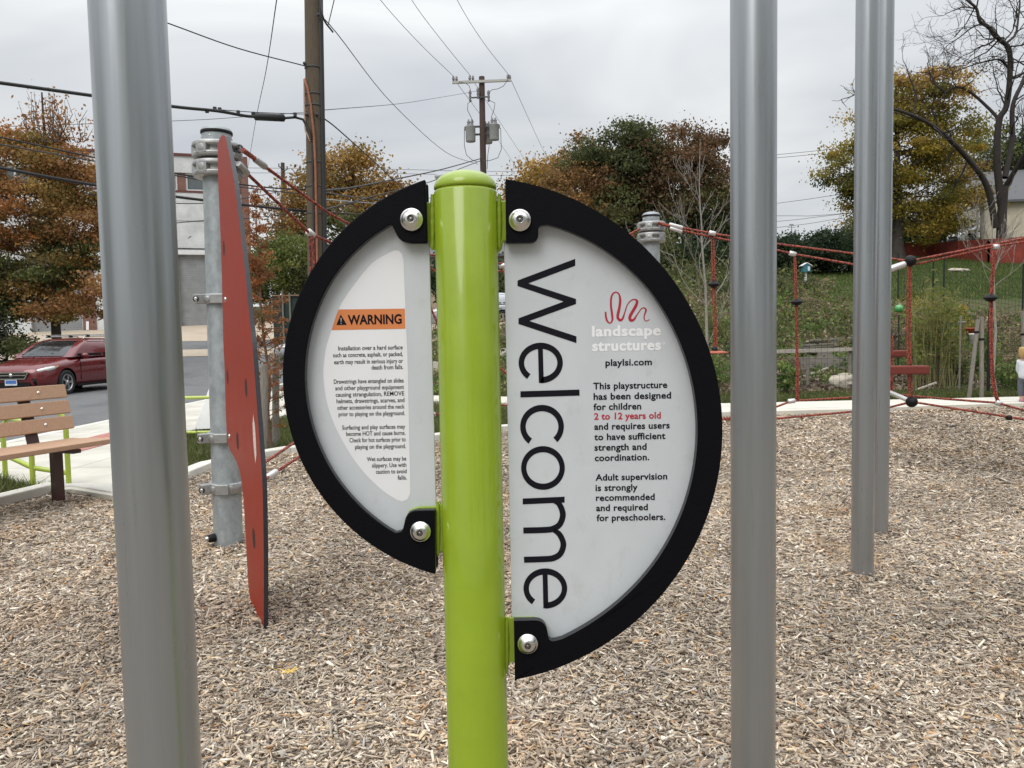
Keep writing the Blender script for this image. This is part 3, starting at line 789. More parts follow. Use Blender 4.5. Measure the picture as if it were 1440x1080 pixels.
for pts in ([(425, 22), (468, 50), (494, 125), (472, 198), (425, 232), (365, 243), (194, 248)], [(425, 244), (470, 280), (498, 350), (476, 422), (425, 456), (365, 464), (199, 470)]):
    v_, f_ = strokeK(K3, pts, [34, 42, 44, 44, 46, 46, 46]); big.add([p - Vector((0, .0001, 0)) for p in v_], f_)
ring(K3, (361, 688), (166, 153), (125, 106), R(90), R(-232)); flat([K3(*p) for p in ((340, 580), (378, 578), (384, 835), (346, 840))])
big.build('large_lettering', INK, rsheet)
def K4(zx, zy): return (820 + .12037 * zx, 400 + .12037 * zy)
sq = [(262, 320), (265, 370), (278, 420), (302, 448), (328, 442), (342, 405), (336, 335), (326, 260), (326, 170), (345, 112), (385, 90), (420, 118), (432, 180), (425, 260), (410, 330), (404, 385), (430, 416), (460, 400), (485, 330), (515, 240), (560, 187), (600, 176), (630, 196), (615, 250), (575, 320), (545, 380), (555, 418), (592, 410), (632, 350), (680, 284), (715, 275), (734, 300), (718, 350), (712, 400), (735, 428), (776, 410)]
swd = [20, 22, 22, 16, 14, 24, 26, 24, 22, 18, 14, 18, 28, 30, 32, 32, 32, 24, 14, 12, 12, 16, 28, 34, 34, 34, 34, 26, 12, 11, 14, 22, 16, 12, 10, 8]
v_, f_ = strokeK(K4, sq, swd); MB().add(v_, f_).build('emblem', REDINK, rsheet)
# white warning label ---------------------------------------
larc = [(551, 353.5), (524, 369.6), (497, 402), (478.6, 430), (466.5, 463.6), (458.5, 490), (454.9, 520), (456.5, 547), (462.6, 576), (474.4, 605.7), (493.7, 640), (514.4, 667), (538, 689.6), (558, 703)]
larc = spline(larc, 5)
lab = [(p[0], p[1]) for p in larc] + [(566, 705.5), (573, 702.5), (577.2, 694), (577, 680), (573, 500), (567.5, 366), (565.3, 357.5), (560.5, 352.6), (555.5, 352)]
lo_ = MB().poly([TP(*p, .0003) for p in lab]).build('warning_label', LABELW, lsheet)
yl, yr_ = 435.2, 434.0
def arc_at(y):
    return np.interp(y, [p[1] for p in larc], [p[0] for p in larc])
band = [(arc_at(y), y) for y in np.linspace(435.2, 464.2, 8)] + [(570.2, 462.2), (569.3, 434)]
MB().poly([TP(*p, .0006) for p in band]).build('orange_band', ORANGE, lsheet)
lw = MB()
def K5(zx, zy): return (460 + .09028 * zx, 420 + .09028 * zy)
lw.poly([TP(*K5(*p), .0009) for p in ((215, 246), (308, 408), (146, 411))])
put_text(lw, 'WARNING', 489.7, 565.2, 454.8, 13.2, .03, 1.0, .0009)
for s, zl, zr, zb in (('Installation over a hard surface', 57, 383, 256), ('such as concrete, asphalt, or packed,', 31, 384, 290), ('earth may result in serious injury or', 36, 385, 325), ('death from falls.', 225, 386, 356),
                      ('Drawstrings have entangled on slides', 34, 388, 424), ('and other playground equipment', 41, 390, 457), ('causing strangulation, REMOVE', 43, 391, 490), ('helmets, drawstrings, scarves, and', 47, 392, 523), ('other accessories around the neck', 51, 393, 556), ('prior to playing on the playground.', 57, 394, 589),
                      ('Surfacing and play surfaces may', 75, 396, 657), ('become HOT and cause burns.', 95, 397, 689), ('Check for hot surfaces prior to', 112, 398, 722), ('playing on the playground.', 140, 399, 756),
                      ('Wet surfaces may be', 200, 401, 819), ('slippery. Use with', 226, 402, 851), ('caution to avoid', 246, 403, 883), ('falls.', 357, 404, 915)):
    put_text(lw, s, 460 + .27778 * zl, 460 + .27778 * zr, 420 + .27778 * zb, 6.3, .013, 1.0, .0006)
lw.build('lettering', INK, lsheet)
ex = MB(); ex.poly([TP(*K5(*p), .0012) for p in ((210, 300), (230, 300), (226, 365), (215, 365))]); ex.poly([TP(*K5(*p), .0012) for p in ((213, 378), (229, 378), (229, 394), (213, 394))])
ex.build('exclamation_mark', GREYINK, lsheet)
# small mark high on the post paint
# ------------------------------------------------------------------ tall grey posts of the shade structure
POST_R = .054
def grey_post(pxy, Y, label, top=5.2, lean=None):
    a = W(pxy[0][0], pxy[0][1], Y); b = W(pxy[1][0], pxy[1][1], Y)
    x = (a.x + b.x) / 2; t = thing('grey_post', label, 'post', (x, Y, 0), 'tall grey posts around the sign')
    MB().lathe([(POST_R, -.3), (POST_R, top)], (x, Y, 0), 64).build('shaft', STEEL, t)
    MB().lathe([(POST_R + .002, 0), (POST_R + .002, .02), (POST_R * .8, .035), (0, .045)], (x, Y, top - .01), 48).build('end_cap', STEEL, t)
    return x
grey_post(((179, 0), (232.5, 1080)), 1.19, 'thick brushed grey post nearest the viewer, in front of the red car')
grey_post(((1059, 0), (1059.5, 1080)), 1.88, 'grey steel post close beside the black rim of the larger half moon panel')
grey_post(((1220.5, 0), (1212, 800)), 3.86, 'grey steel post ending in the chips, nearer one of the overlapping pair')
grey_post(((1246.5, 0), (1233.5, 745)), 4.72, 'grey steel post half hidden behind another grey post')

# ------------------------------------------------------------------ net masts
MR = .086
def mast(name, base, topc, label, detailed=True):
    base = Vector(base); topc = Vector(topc); ax = (topc - base).normalized(); Lg = (topc - base).length
    t = thing(name, label, 'mast', base, 'galvanised masts of the climbing net')
    MB().lathe([(MR, -.35), (MR, Lg - .02)], base, 48, ax).build('pole', GALV, t)
    # dark rubber seam and domed cap
    MB().lathe([(MR + .004, Lg - .024), (MR + .006, Lg - .02), (MR + .006, Lg - .008), (MR + .002, Lg - .004)], base, 48, ax).build('cap_seal', PLASTB, t)
    prof = [(MR + .005, Lg - .006)] + [((MR + .003) * cos(a), Lg - .004 + .034 * sin(a)) for a in np.linspace(0.05, pi / 2, 9)]
    MB().lathe(prof, base, 48, ax).build('cap', M('cap_grey', (.30, .32, .33), .5, .5, var=.1), t)
    q = Vector((0, 0, 1)).rotation_difference(ax)
    for k in range(6):
        a = k * pi / 3 + .4; MB().lathe([(.006, 0), (.004, .003), (0, .004)], base + q @ Vector((MR * cos(a), MR * sin(a), Lg - .045)), 8, q @ Vector((cos(a), sin(a), 0))).build('rivet', CHROME, t)
    # two cast collars: flanges, bosses and pockets
    for zc in (Lg - .125, Lg - .235):
        c = MB(); h = .048
        c.lathe([(MR, zc - h), (MR + .045, zc - h), (MR + .054, zc - h + .006), (MR + .056, zc - h + .026), (MR + .048, zc - h + .033), (MR + .026, zc - h + .035), (MR + .026, zc + h - .035), (MR + .048, zc + h - .033), (MR + .056, zc + h - .026), (MR + .054, zc + h - .006), (MR + .045, zc + h), (MR, zc + h)], base, 64, ax)
        for k in range(6):
            a = k * pi / 3 + .18
            rt = q @ Matrix.Rotation(a, 3, 'Z').to_quaternion().to_matrix() if False else q.to_matrix() @ Matrix.Rotation(a, 3, 'Z')
            ctr = base + q @ Vector(((MR + .033) * cos(a), (MR + .033) * sin(a), zc))
            c.box(ctr, (.044, .072, h * 1.3), rt)
            c.lathe([(.024, 0), (.024, .003), (.0, .003)], base + q @ Vector(((MR + .053) * cos(a), (MR + .053) * sin(a), zc)), 20, q @ Vector((cos(a), sin(a), 0)))
        o = c.build('rope_collar', CAST, t); bevel(o, .004, 2, 40)
    return t, base, ax, q, Lg

# mast with the fin panel
eb = G(321.5, 769, 0); Yc = eb.y + MR
eb = W(321.5, 769, Yc); eb.z = 0
et = W(304.5, 184, Yc)
mE, ebase, eax, eq, eL = mast('net_mast', eb, et, 'galvanised mast carrying the red panel, black bolt at its foot')
def eat(py):         # point on the mast axis at pixel row py
    a, b = proj(ebase), proj(ebase + eax * eL); lo, hi = 0, eL
    for _ in range(40):
        mid = (lo + hi) / 2
        if proj(ebase + eax * mid)[1] > py: lo = mid
        else: hi = mid
    return lo
for py in (421, 613.5, 684):
    z = eat(py); c = MB(); h = .030 if py < 650 else .033
    c.lathe([(MR, z - h), (MR + .016, z - h), (MR + .020, z - h + .005), (MR + .020, z + h - .005), (MR + .016, z + h), (MR, z + h)], ebase, 56, eax)
    d = Vector((-.80, -.60, 0)); p = ebase + eax * z + d * (MR + .036)
    rt = Matrix((d, Vector((0, 0, 1)).cross(d), Vector((0, 0, 1)))).transposed()
    c.box(p, (.075, .060, h * 1.9), rt)
    d2 = Vector((.12, -.99, 0)); rt2 = Matrix((d2, Vector((0, 0, 1)).cross(d2), Vector((0, 0, 1)))).transposed()
    c.box(ebase + eax * z + d2 * (MR + .012), (.05, .075, h * 1.9), rt2)
    for sx in (-.052, .004, .055):
        ctr = ebase + eax * z + Vector((sx, -math.sqrt(max((MR + .02) ** 2 - sx * sx, .0001)), 0))
        c.lathe([(.019, -.003), (.019, .004), (.0, .004)], ctr, 20, (sx * 6, -1, 0))
    o = c.build('clamp', CAST, mE); bevel(o, .004, 2, 40)
    pc = p + Vector((0, -.032, 0)) + Vector((-.012, -.004, 0))
    MB().lathe([(.019, .0), (.019, .004), (.0, .004)], pc, 20, (-.15, -1, 0)).build('clamp_recess', DARKEDGE, mE)
    b = MB().lathe([(.011, .004), (.010, .009), (.005, .010), (.0, .008)], pc, 16, (-.15, -1, 0)); b.build('bolt', CHROME, mE)
pc = ebase + Vector((-.058, -.062, eat(752)))
bl = MB().lathe([(.026, 0), (.026, .03), (.02, .042), (.0, .046)], pc, 16, (-.75, -.65, 0)).build('foot_bolt', PLASTB, mE)
MB().lathe([(.014, .04), (.014, .056), (0, .06)], pc, 12, (-.75, -.65, 0)).build('bolt_tip', CHROME, bl)

# fin panel: a plate in the vertical plane through the front of the mast and the tip by the chips
tip = G(372, 882, 0)
p0 = Vector((ebase.x + .012, ebase.y - MR - .012, 0)); dv = Vector((tip.x - p0.x, tip.y - p0.y, 0)); Lfin = dv.length; dv.normalize()
fn = Vector((dv.y, -dv.x, 0))          # towards the visible (left) face
if fn.x > 0: fn = -fn
def FP(px, py): return PL(px, py, p0, fn)
right_edge = [(316.5, 191), (318.5, 197), (329, 253), (336, 308), (345, 385), (352, 457), (355.5, 490), (359.8, 549.7), (365.6, 629), (369.3, 689), (370.9, 789), (370.9, 892)]
left_edge = [(369.5, 890), (361.6, 868), (351.6, 842), (348.3, 808), (345.6, 757), (342, 700), (337.3, 664), (330, 644), (321.5, 627), (318, 592), (316, 522), (314, 480), (313, 428), (310.6, 342), (307, 258), (306, 203)]
pts = [FP(*p) for p in [tuple(q) for q in spline(right_edge, 4)] + [tuple(q) for q in spline(left_edge, 3)]]
pts += [FP(309, 194), FP(313, 189.5)]
panel = MB().prism(pts, -fn * .019); 
me_p = panel.build('climbing_panel', REDPANEL, mE); me_p.data.materials.append(DARKEDGE)
for p in me_p.data.polygons:
    if len(p.vertices) == 4 and p.area < .08: p.material_index = 1
# holes: flat patches on the visible face, their inner shade painted dark
def hole(px, py, rw, rh):
    c = FP(px, py); up = Vector((0, 0, 1)); d = c - CAM; sc = d.dot(_f) / FPX
    ry = rh * sc; rx = ry * .8; n = 28
    o_ = [c + fn * .0012 + dv * rx * cos(a) + up * ry * sin(a) for a in np.linspace(0, 2 * pi, n, endpoint=False)]
    k = MB().poly(list(reversed(o_)) if (o_[1] - o_[0]).cross(o_[2] - o_[1]).dot(fn) < 0 else o_).build('hole_shade', M('hole_shadow_plastic', (.012, .009, .009), .7, 0), me_p)
    hl = [c + fn * .002 + dv * (rx * (.55 + .25 * cos(a))) * 1 + up * (ry * .72 * sin(a)) for a in np.linspace(0, 2 * pi, 20, endpoint=False)]
    return k
for q in ((314.8, 349, 3, 10.5), (320, 530, 3, 10), (346, 545, 3.6, 13), (334, 620, 3, 12.5), (357, 757, 3.5, 14.5)): hole(*q)
sc_ = [FP(*p) + fn * .0011 for p in ((356.5, 582), (359, 600), (360.5, 622), (361, 640), (359.5, 652), (357.3, 632), (356, 612), (355.5, 596))]
MB().poly(sc_).build('scuff_mark', SCUFF, me_p)
for py in (421, 613.5, 684):
    x = proj(ebase + eax * eat(py))[0] + (2 if py < 650 else 20)
    if py < 650:
        c = FP(x + 4, py); MB().lathe([(.013, 0), (.012, .005), (.006, .008), (0, .008)], c, 14, fn).build('panel_bolt', CHROME, me_p)

# second mast and a third beyond the frame that the ropes run to
fY = 7.9
fb = W(919, 640, fY); fb.z = 0; ft = W(915.5, 302, fY); fb.x = ft.x + .01
mF, fbase, fax, fq, fL = mast('net_mast', fb, ft, 'galvanised mast rising behind the black rim of the larger half moon panel')
gb = Vector((6.1, 6.2, 0)); gt = Vector((6.15, 6.2, 2.62))
mG, gbase, gax, gq, gL = mast('net_mast', gb, gt, 'galvanised mast where the ropes end, beyond the small child')

# ------------------------------------------------------------------ climbing net: red ropes, ferrules, pods, hubs, planks
net = thing('rope_net', 'red rope climbing net strung between the masts, with black pods and hubs', 'climbing net', (.6, 7.6, 0))
ALUM = M('aluminium_ferrule', (.62, .61, .6), .38, .5, var=.08)
def rope(pts, r=.0105, sag=0.0, n=8):
    P = [Vector(p) for p in pts]
    if sag:
        o = []
        for i in range(n + 1):
            t = i / n; p = P[0].lerp(P[-1], t); p.z -= sag * 4 * t * (1 - t); o.append(p)
        P = o
    return MB().tube(P, r, 9).build('rope', ROPE, net)
def double(pts, r=.0085, gap=.011):
    b = MB()
    for s in (-1, 1):
        b.tube([Vector(p) + Vector((s * gap, 0, 0)) for p in pts], r, 8)
    return b.build('hanging_rope', ROPE, net)
def ferrule(a, b, r=.021, mat=None):
    a = Vector(a); b = Vector(b)
    return MB().tube([a, a.lerp(b, .06), a.lerp(b, .94), b], [r * .8, r, r, r * .8], 16).build('ferrule', mat or ALUM, net)
def pod(c, r=.062, h=.062):
    MB().lathe([(.014, h * .55), (.03, h * .46), (r * .8, h * .2), (r, h * .03), (r, -h * .03), (r * .8, -h * .22), (.03, -h * .46), (.014, -h * .55)], c, 24).build('pod', PLASTB, net)
def hub(c, r=.062):
    MB().lathe([(0, -r), (r * .5, -r * .9), (r * .86, -r * .55), (r, -r * .1), (r, r * .1), (r * .86, r * .55), (r * .5, r * .9), (0, r)], c, 24, (0, -1, .05)).build('hub', PLASTB, net)
EY = ebase.y
# from the first mast up and over behind the sign to the middle hub
mid = W(640, 372, 7.0)
e_top = W(341.5, 211, EY - .05); e_low = W(336, 232, EY - .09)
MB().tube([W(337, 209, EY - .03) + Vector((.018 * cos(a), 0, .02 * sin(a))) for a in np.linspace(0, 2 * pi, 14)], .006, 6).build('eye_bolt', DARKEDGE, net)
def Pm(px, py, Y): return W(px, py, Y)
r1 = [e_top, Pm(359, 223, EY + .1)]
b = MB()
b.tube([e_top, Pm(358, 223, EY + .06)], [.016, .014], 8).build('rope', ROPE, net)
ferrule(Pm(358, 223, EY + .06), Pm(373.5, 235, EY + .15), .021, CAST)
rope([Pm(373, 234.5, EY + .15), Pm(460, 298.5, EY + .75), Pm(560, 352, 6.4), Pm(612, 381, 6.9)], .0105)
ferrule(Pm(335, 230, EY - .06), Pm(348, 244.5, EY + .03), .021, CAST)
rope([Pm(347, 243.5, EY + .03), Pm(436.5, 329, EY + .7), Pm(470, 343, EY + .95), Pm(612, 359, 6.9), Pm(707, 371, 7.4)], .0105)
ferrule(Pm(433, 325, EY + .68), Pm(441, 332, EY + .73), .024)
double([Pm(437.5, 332, EY + .7), Pm(442, 440, EY + .7), Pm(449, 600, EY + .7)])
pod(Pm(442, 420, EY + .7))
# lower ropes from the foot of the fin going away behind the sign
fo1 = Pm(350, 664, EY - .1)
rope([Pm(345, 667, EY), Pm(373, 650, EY + .35), Pm(413, 623, EY + .9), Pm(611, 583, 7.6)])
rope([Pm(345, 694, EY - .1), Pm(377, 671, EY + .2)])
ferrule(Pm(374, 672.5, EY + .2), Pm(389, 662.5, EY + .28), .022, ALUM)
rope([Pm(388, 663.5, EY + .28), Pm(425, 640, EY + .65), Pm(520, 610, EY + 1.4), Pm(609, 582.5, 7.6)])
ferrule(Pm(606, 584, 7.58), Pm(611, 582, 7.62), .024)
rope([Pm(609, 582.5, 7.6), Pm(640, 580, 7.7), Pm(707, 569.5, 8.0), Pm(1017, 590, 7.6)])
rope([Pm(600, 420, 6.9), Pm(618, 461, 6.9), Pm(702, 516, 7.2), Pm(714, 527, 7.2)])
hub(mid); rope([mid, Pm(648, 579, 7.7)])
rope([Pm(612, 381, 6.9), mid]); rope([mid, Pm(707, 382, 7.4), Pm(893, 331, fY - .12)])
ferrule(Pm(702, 374.5, 7.4), Pm(712, 373, 7.4), .024)
rope([Pm(707, 371, 7.4), Pm(800, 372, 7.6), Pm(900, 322, fY - .12)])
# from the second mast to the hub on the right
for sx, y0, y1 in ((0, 313.5, 317.5), (0, 317, 321)):
    pass
HB = Pm(1280, 367, 7.2); LB = Pm(1282, 565, 7.2)
MB().tube([Pm(925, 313.5, fY - .12), Pm(942, 318, fY - .12)], .017, 8).build('rope', ROPE, net)
ferrule(Pm(941, 315.5, fY - .12), Pm(960, 320.5, fY - .12), .020); ferrule(Pm(942, 320.5, fY - .12), Pm(959, 326, fY - .12), .018)
rope([Pm(958, 320, fY - .1), Pm(1000, 328, fY - .1), Pm(1092, 342.8, 7.65), Pm(1200, 356.7, 7.4), Pm(1262, 365, 7.22), HB])
rope([Pm(958, 324, fY - .1), Pm(1000, 333, fY - .1), Pm(1092, 351.5, 7.65), Pm(1115, 357, 7.6), Pm(1200, 371.7, 7.4), Pm(1256, 380, 7.2), Pm(1330, 392, 6.8)][:6])
ferrule(Pm(997, 327, fY - .12), Pm(1006, 329, fY - .12), .024)
ferrule(Pm(1250, 379, 7.2), Pm(1273, 371, 7.2), .030)
ferrule(Pm(1110, 355.5, 7.6), Pm(1119, 358, 7.6), .024)
double([Pm(1002, 331, fY - .1), Pm(1003.5, 400, fY - .1), Pm(1007, 494, fY - .1)]); pod(Pm(1003.5, 400, fY - .1), .060)
st = MB().lathe([(0, .014), (.05, .014), (.105, .004), (.11, -.004), (.105, -.01), (0, -.012)], Pm(1008, 495.5, fY - .1), 24).build('foot_disc', M('orange_rubber_disc', (.42, .10, .055), .6, 0), net)
MB().lathe([(.03, .012), (.03, .035), (.02, .045), (0, .045)], Pm(1005, 494.5, fY - .1), 14).build('disc_nut', PLASTB, st)
double([Pm(1117.5, 359, 7.6), Pm(1120, 425, 7.6), Pm(1121.5, 563, 7.6)], .008, .007); pod(Pm(1120.3, 425, 7.6))
double([Pm(1279, 372, 7.2), Pm(1277.5, 470, 7.2), Pm(1280.5, 560, 7.2)], .0098, .0125)
double([Pm(1253, 470, 7.5), Pm(1254, 555, 7.5)], .0085, .009)
PLK = M('red_rubber_plank', (.15, .026, .017), .75, 0, var=.15, nscale=30, bump=.2, bscale=150)
for (xa, xb, yc, Y, hh) in ((1226, 1273, 497, 7.75, .035), (1236, 1303, 520, 7.2, .043)):
    a, b_ = Pm(xa, yc + .6, Y), Pm(xb, yc, Y)
    o = MB().bar(a, b_, .13, hh * 1.9).build('plank_step', PLK, net); bevel(o, .014, 3, 30)
hub(HB, .053); hub(LB, .053)
# hub on the right up to the third mast
gtop = Vector((gt.x - .12, gt.y, 2.45))
rope([HB, Pm(1440, 335, 6.75), gtop]); rope([Pm(1286, 372, 7.2), Pm(1401, 346.5, 6.85), Pm(1440, 340, 6.75), gtop - Vector((0, 0, .1))])
ferrule(Pm(1397, 347.5, 6.85), Pm(1405, 346, 6.85), .022)
double([Pm(1398, 350, 6.85), Pm(1394, 420, 6.85), Pm(1393, 460, 6.85), Pm(1395.5, 525, 6.85), Pm(1399, 552, 6.85), Pm(1404, 566, 6.85)], .0085, .0085); pod(Pm(1393, 419, 6.85), .06)
gbot = Vector((gb.x - .1, gb.y, .25))
rope([LB, Pm(1420, 586.5, 6.7), Pm(1440, 589.5, 6.6), gbot]); rope([Pm(1403, 566.5, 6.85), Pm(1440, 577, 6.7), gbot + Vector((0, 0, .1))])
rope([Pm(1262, 555, 7.5), Pm(1330, 561, 7.1), Pm(1403, 566.5, 6.85)])
ferrule(Pm(1400, 565.5, 6.85), Pm(1409, 568.5, 6.85), .024)
ferrule(Pm(1250, 551, 7.5), Pm(1276, 562.5, 7.22), .022)
rope([LB, Pm(1250, 573, 7.3), Pm(1197, 579, 7.4), Pm(1092, 588.5, 7.6), Pm(1017, 590, 7.6)])
rope([Pm(1250, 552, 7.5), Pm(1195, 559, 7.6), Pm(1113, 564, 7.6), Pm(1092, 572, 7.6), Pm(1019, 589, 7.6)])
ferrule(Pm(1108, 564.6, 7.6), Pm(1118, 563.4, 7.6), .024)
MB().lathe([(.022, -.02), (.026, 0), (.022, .02), (0, .024)], Pm(1419, 587.5, 6.7), 10).build('rope_stop', PLASTB, net)

# ------------------------------------------------------------------ bench
def bench():
    foot = G(90.5, 703, 0); Yb = foot.y
    # bench axis (along its length) from the photo: far right ends of the lowest back slat and of its left run
    t = thing('park_bench', 'park bench of tan planks with a brown metal frame beside the concrete pavement', 'bench', (foot.x, foot.y, 0))
    backR = foot + Vector((.02, .05, 0))
    # direction along the bench, away to the right end
    dl = Vector((.38, .925, 0)).normalized()          # length direction (towards the right end)
    df = Vector((dl.y, -dl.x, 0))                    # front of the seat
    Ln = 1.83
    def slat(c_end, wdt, th, nrm_up, name, x0=-Ln, x1=0.0):
        a = c_end + dl * x0; b_ = c_end + dl * x1
        o = MB().bar(a, b_, wdt, th, nrm_up).build(name, WOODSLAT, t); bevel(o, .006, 2, 40); return o
    seat_z = .445
    ctr = foot + Vector((0, 0, seat_z))
    nseat = 4
    for k in range(nseat):
        off = .20 - k * .128
        c = ctr + df * off + dl * (.30 ) + Vector((0, 0, .012 * (k - 1.5) * -0.4))
        slat(c, .118, .04, (0, 0, 1), 'seat_plank')
    # backrest leaning back
    lean = R(14); upb = (Vector((0, 0, 1)) * cos(lean) - df * sin(lean)).normalized(); nb = (df * cos(lean) + Vector((0, 0, 1)) * sin(lean)).normalized()
    hb = foot - df * .245 + Vector((0, 0, seat_z + .04))
    for k in range(3):
        c = hb + upb * (.105 + k * .135) + dl * .30 + nb * .02
        s = slat(c, .038, .112, upb, 'back_plank')
        for e in (-.25, -Ln + .25):
            MB().lathe([(.014, 0), (.012, .005), (.006, .008), (0, .008)], c + dl * e + nb * .019, 12, nb).build('bolt', CHROME, s)
    for e in (-.05, -Ln + .65):
        p = foot + dl * e
        MB().bar(p + Vector((0, 0, -.1)), p + Vector((0, 0, seat_z - .05)), .075, .055, df).build('leg', BROWNMETAL, t)
        MB().bar(p + df * .24 + Vector((0, 0, seat_z - .035)), p - df * .28 + Vector((0, 0, seat_z - .035)), .07, .03).build('seat_bracket', BROWNMETAL, t)
        q = p - df * .245 + Vector((0, 0, seat_z - .03)) - dl * 0
        MB().bar(q, q + upb * .46, .10, .012, nb).build('back_bracket', BROWNMETAL, t)
bench()

# ------------------------------------------------------------------ lime green tube racks
LIMERAIL = M('lime_tube_paint', (.37, .46, .06), .35, 0, var=.05, coat=.3)
def rack(name, label, runs, r=.022):
    base = Vector(runs[0][0][0]); t = thing(name, label, 'rack', (base.x, base.y, 0), 'lime green tube racks')
    for kind, pts in [(q[1], q[0]) for q in runs]:
        MB().tube(pts, r, 12).build(kind, LIMERAIL, t)
def rk():
    A = G(97, 681, .02); B = G(47, 684, .02); Cc = G(8, 672, .02)
    zt = .66
    top = lambda p, z: Vector((p.x, p.y, z))
    rack('tube_rack', 'lime green tube rack standing on the pavement behind the tan bench', [
        ([top(A, -.05), top(A, zt - .1), A + Vector((-.03, 0, zt - .05)), A + Vector((-.08, .01, zt))] + [B.lerp(A, .3) + Vector((0, 0, zt)), B + Vector((0, 0, zt - .01))], 'upright'),
        ([top(B, -.05), top(B, zt)], 'upright'),
        ([top(Cc, -.05), top(Cc, .50), Cc + Vector((.05, 0, .56)), Cc.lerp(B, .5) + Vector((0, 0, .56)), B + Vector((0, 0, .56))], 'upright'),
        ([Cc + Vector((0, 0, .22)), B + Vector((0, 0, .165)), A + Vector((0, 0, .10))], 'rail')])
    # rack seen between the nearest post and the mast
    Y = 10.3
    pts = lambda y: [W(205, y + 1.5, Y), W(320, y - .8, Y)]
    a0, a1 = W(205, 600, Y), W(330, 600, Y)
    for p in (a0, a1): p.z = -.05
    t0, t1 = W(205, 560.5, Y), W(330, 558, Y); m0, m1 = W(205, 609.5, Y), W(330, 607, Y)
    rack('tube_rack', 'lime green tube rack on the grass behind the galvanised mast', [
        ([a0, t0 - Vector((0, 0, .04)), t0 + Vector((.04, 0, 0)), t1 - Vector((.04, 0, 0)), t1 - Vector((0, 0, .04)), a1], 'upright'),
        ([m0, m1], 'rail'), ([W(215, 656, 8.6), W(300, 651.5, 8.6)], 'rail')])
rk()
# white folding sign standing behind the mast
def aboard():
    Y = 10.9; b0, b1 = W(287, 610, Y), W(301, 612, Y); b0.z = b1.z = .03; tp = W(294, 545, Y)
    c = Vector((b1.x, Y, .03)); t = thing('folding_board', 'white folding board standing behind the galvanised mast', 'board', c)
    WB = M('white_board_plastic', (.72, .72, .71), .5, 0, var=.05)
    for s in (-1, 1):
        a = Vector((b0.x + .02, Y + .0, .03)); 
        q = [W(285, 608, Y + s * .0), W(296, 540, Y)]
        lo = Vector((q[0].x - .02, Y - .25 * s, .03)); hi = Vector((q[1].x, Y, q[1].z))
        ww = Vector((.55, .18, 0))
        o = MB().prism([lo, lo + ww, hi + ww, hi], (0, .02 * s, .0)).build('leaf', WB, t); bevel(o, .004)
aboard()

# ------------------------------------------------------------------ fallen leaves lying on the chips
def fallen(px, py, size, col, lab, rot, kind=0):
    c = G(px, py, .03); n = 5; k = random.Random(int(px * 7 + py)); pts = []
    lobes = 7 if kind == 0 else 5
    N_ = lobes * 4
    for i in range(N_):
        a = 2 * pi * i / N_; r = size * (.62 + .38 * cos(lobes * a)) * (1 if kind else (.55 + .45 * abs(cos(a)))) * k.uniform(.9, 1.08)
        pts.append((r * cos(a) * 1.25, r * sin(a) * .95))
    R_ = Matrix.Rotation(rot, 3, 'Z') @ Matrix.Rotation(k.uniform(-.35, .35), 3, 'X') @ Matrix.Rotation(k.uniform(-.3, .3), 3, 'Y')
    def P_(x, y): return c + R_ @ Vector((x, y, 6 * (x * x + .6 * y * y) * k.uniform(.8, 1.2)))
    vs = [c + R_ @ Vector((0, 0, 0))] + [P_(*p) for p in pts]
    b = MB().add(vs, [(0, i + 1, (i + 1) % N_ + 1) for i in range(N_)])
    b.tube([P_(-size * 1.2, 0), P_(-size * 1.7, size * .12), P_(-size * 2.1, size * .1)], .0012, 5)
    o = b.build('fallen_leaf', M('leaf_' + '_'.join(('pale_yellow', 'golden', 'rust', 'brown')[q] for q in (col,)), ((.52, .40, .18), (.50, .33, .06), (.33, .13, .05), (.06, .035, .025))[col], .7, 0, var=.2, nscale=60))
    tag(o, lab, 'leaf', 'autumn leaves fallen on the chips')
random.seed(3)
fallen(441, 800, .035, 0, 'pale yellow lobed leaf on the chips between the red fin and the green post', .4)
fallen(407, 944, .037, 1, 'golden brown curled leaf on the chips closest to the viewer', .2)
fallen(338, 917, .014, 3, 'small dark leaf on the chips below the tip of the red fin', .9, 1)
fallen(994, 778, .022, 1, 'golden leaf on the chips below the larger black rim', 2.1)
fallen(1188, 665, .030, 1, 'bright yellow leaf on the chips beside the paired grey posts', .1)
fallen(1188, 718, .030, 2, 'rust coloured leaf on the chips at the foot of the paired grey posts', 1.2)
fallen(1331, 610, .028, 3, 'dark brown leaf on the chips just in front of the lower rope', .3, 1)
fallen(1419, 619, .034, 3, 'dark leaf on the chips below the small child', 2.5, 1)
fallen(1373, 675, .034, 2, 'rust brown leaf lying alone on the open chips', .8)
fallen(1335, 625, .022, 1, 'small yellow leaf on the chips close to a dark brown leaf', 1.8)
fallen(1316, 659, .02, 0, 'pale leaf flat on the open chips near a rust brown leaf', 1.5, 1)
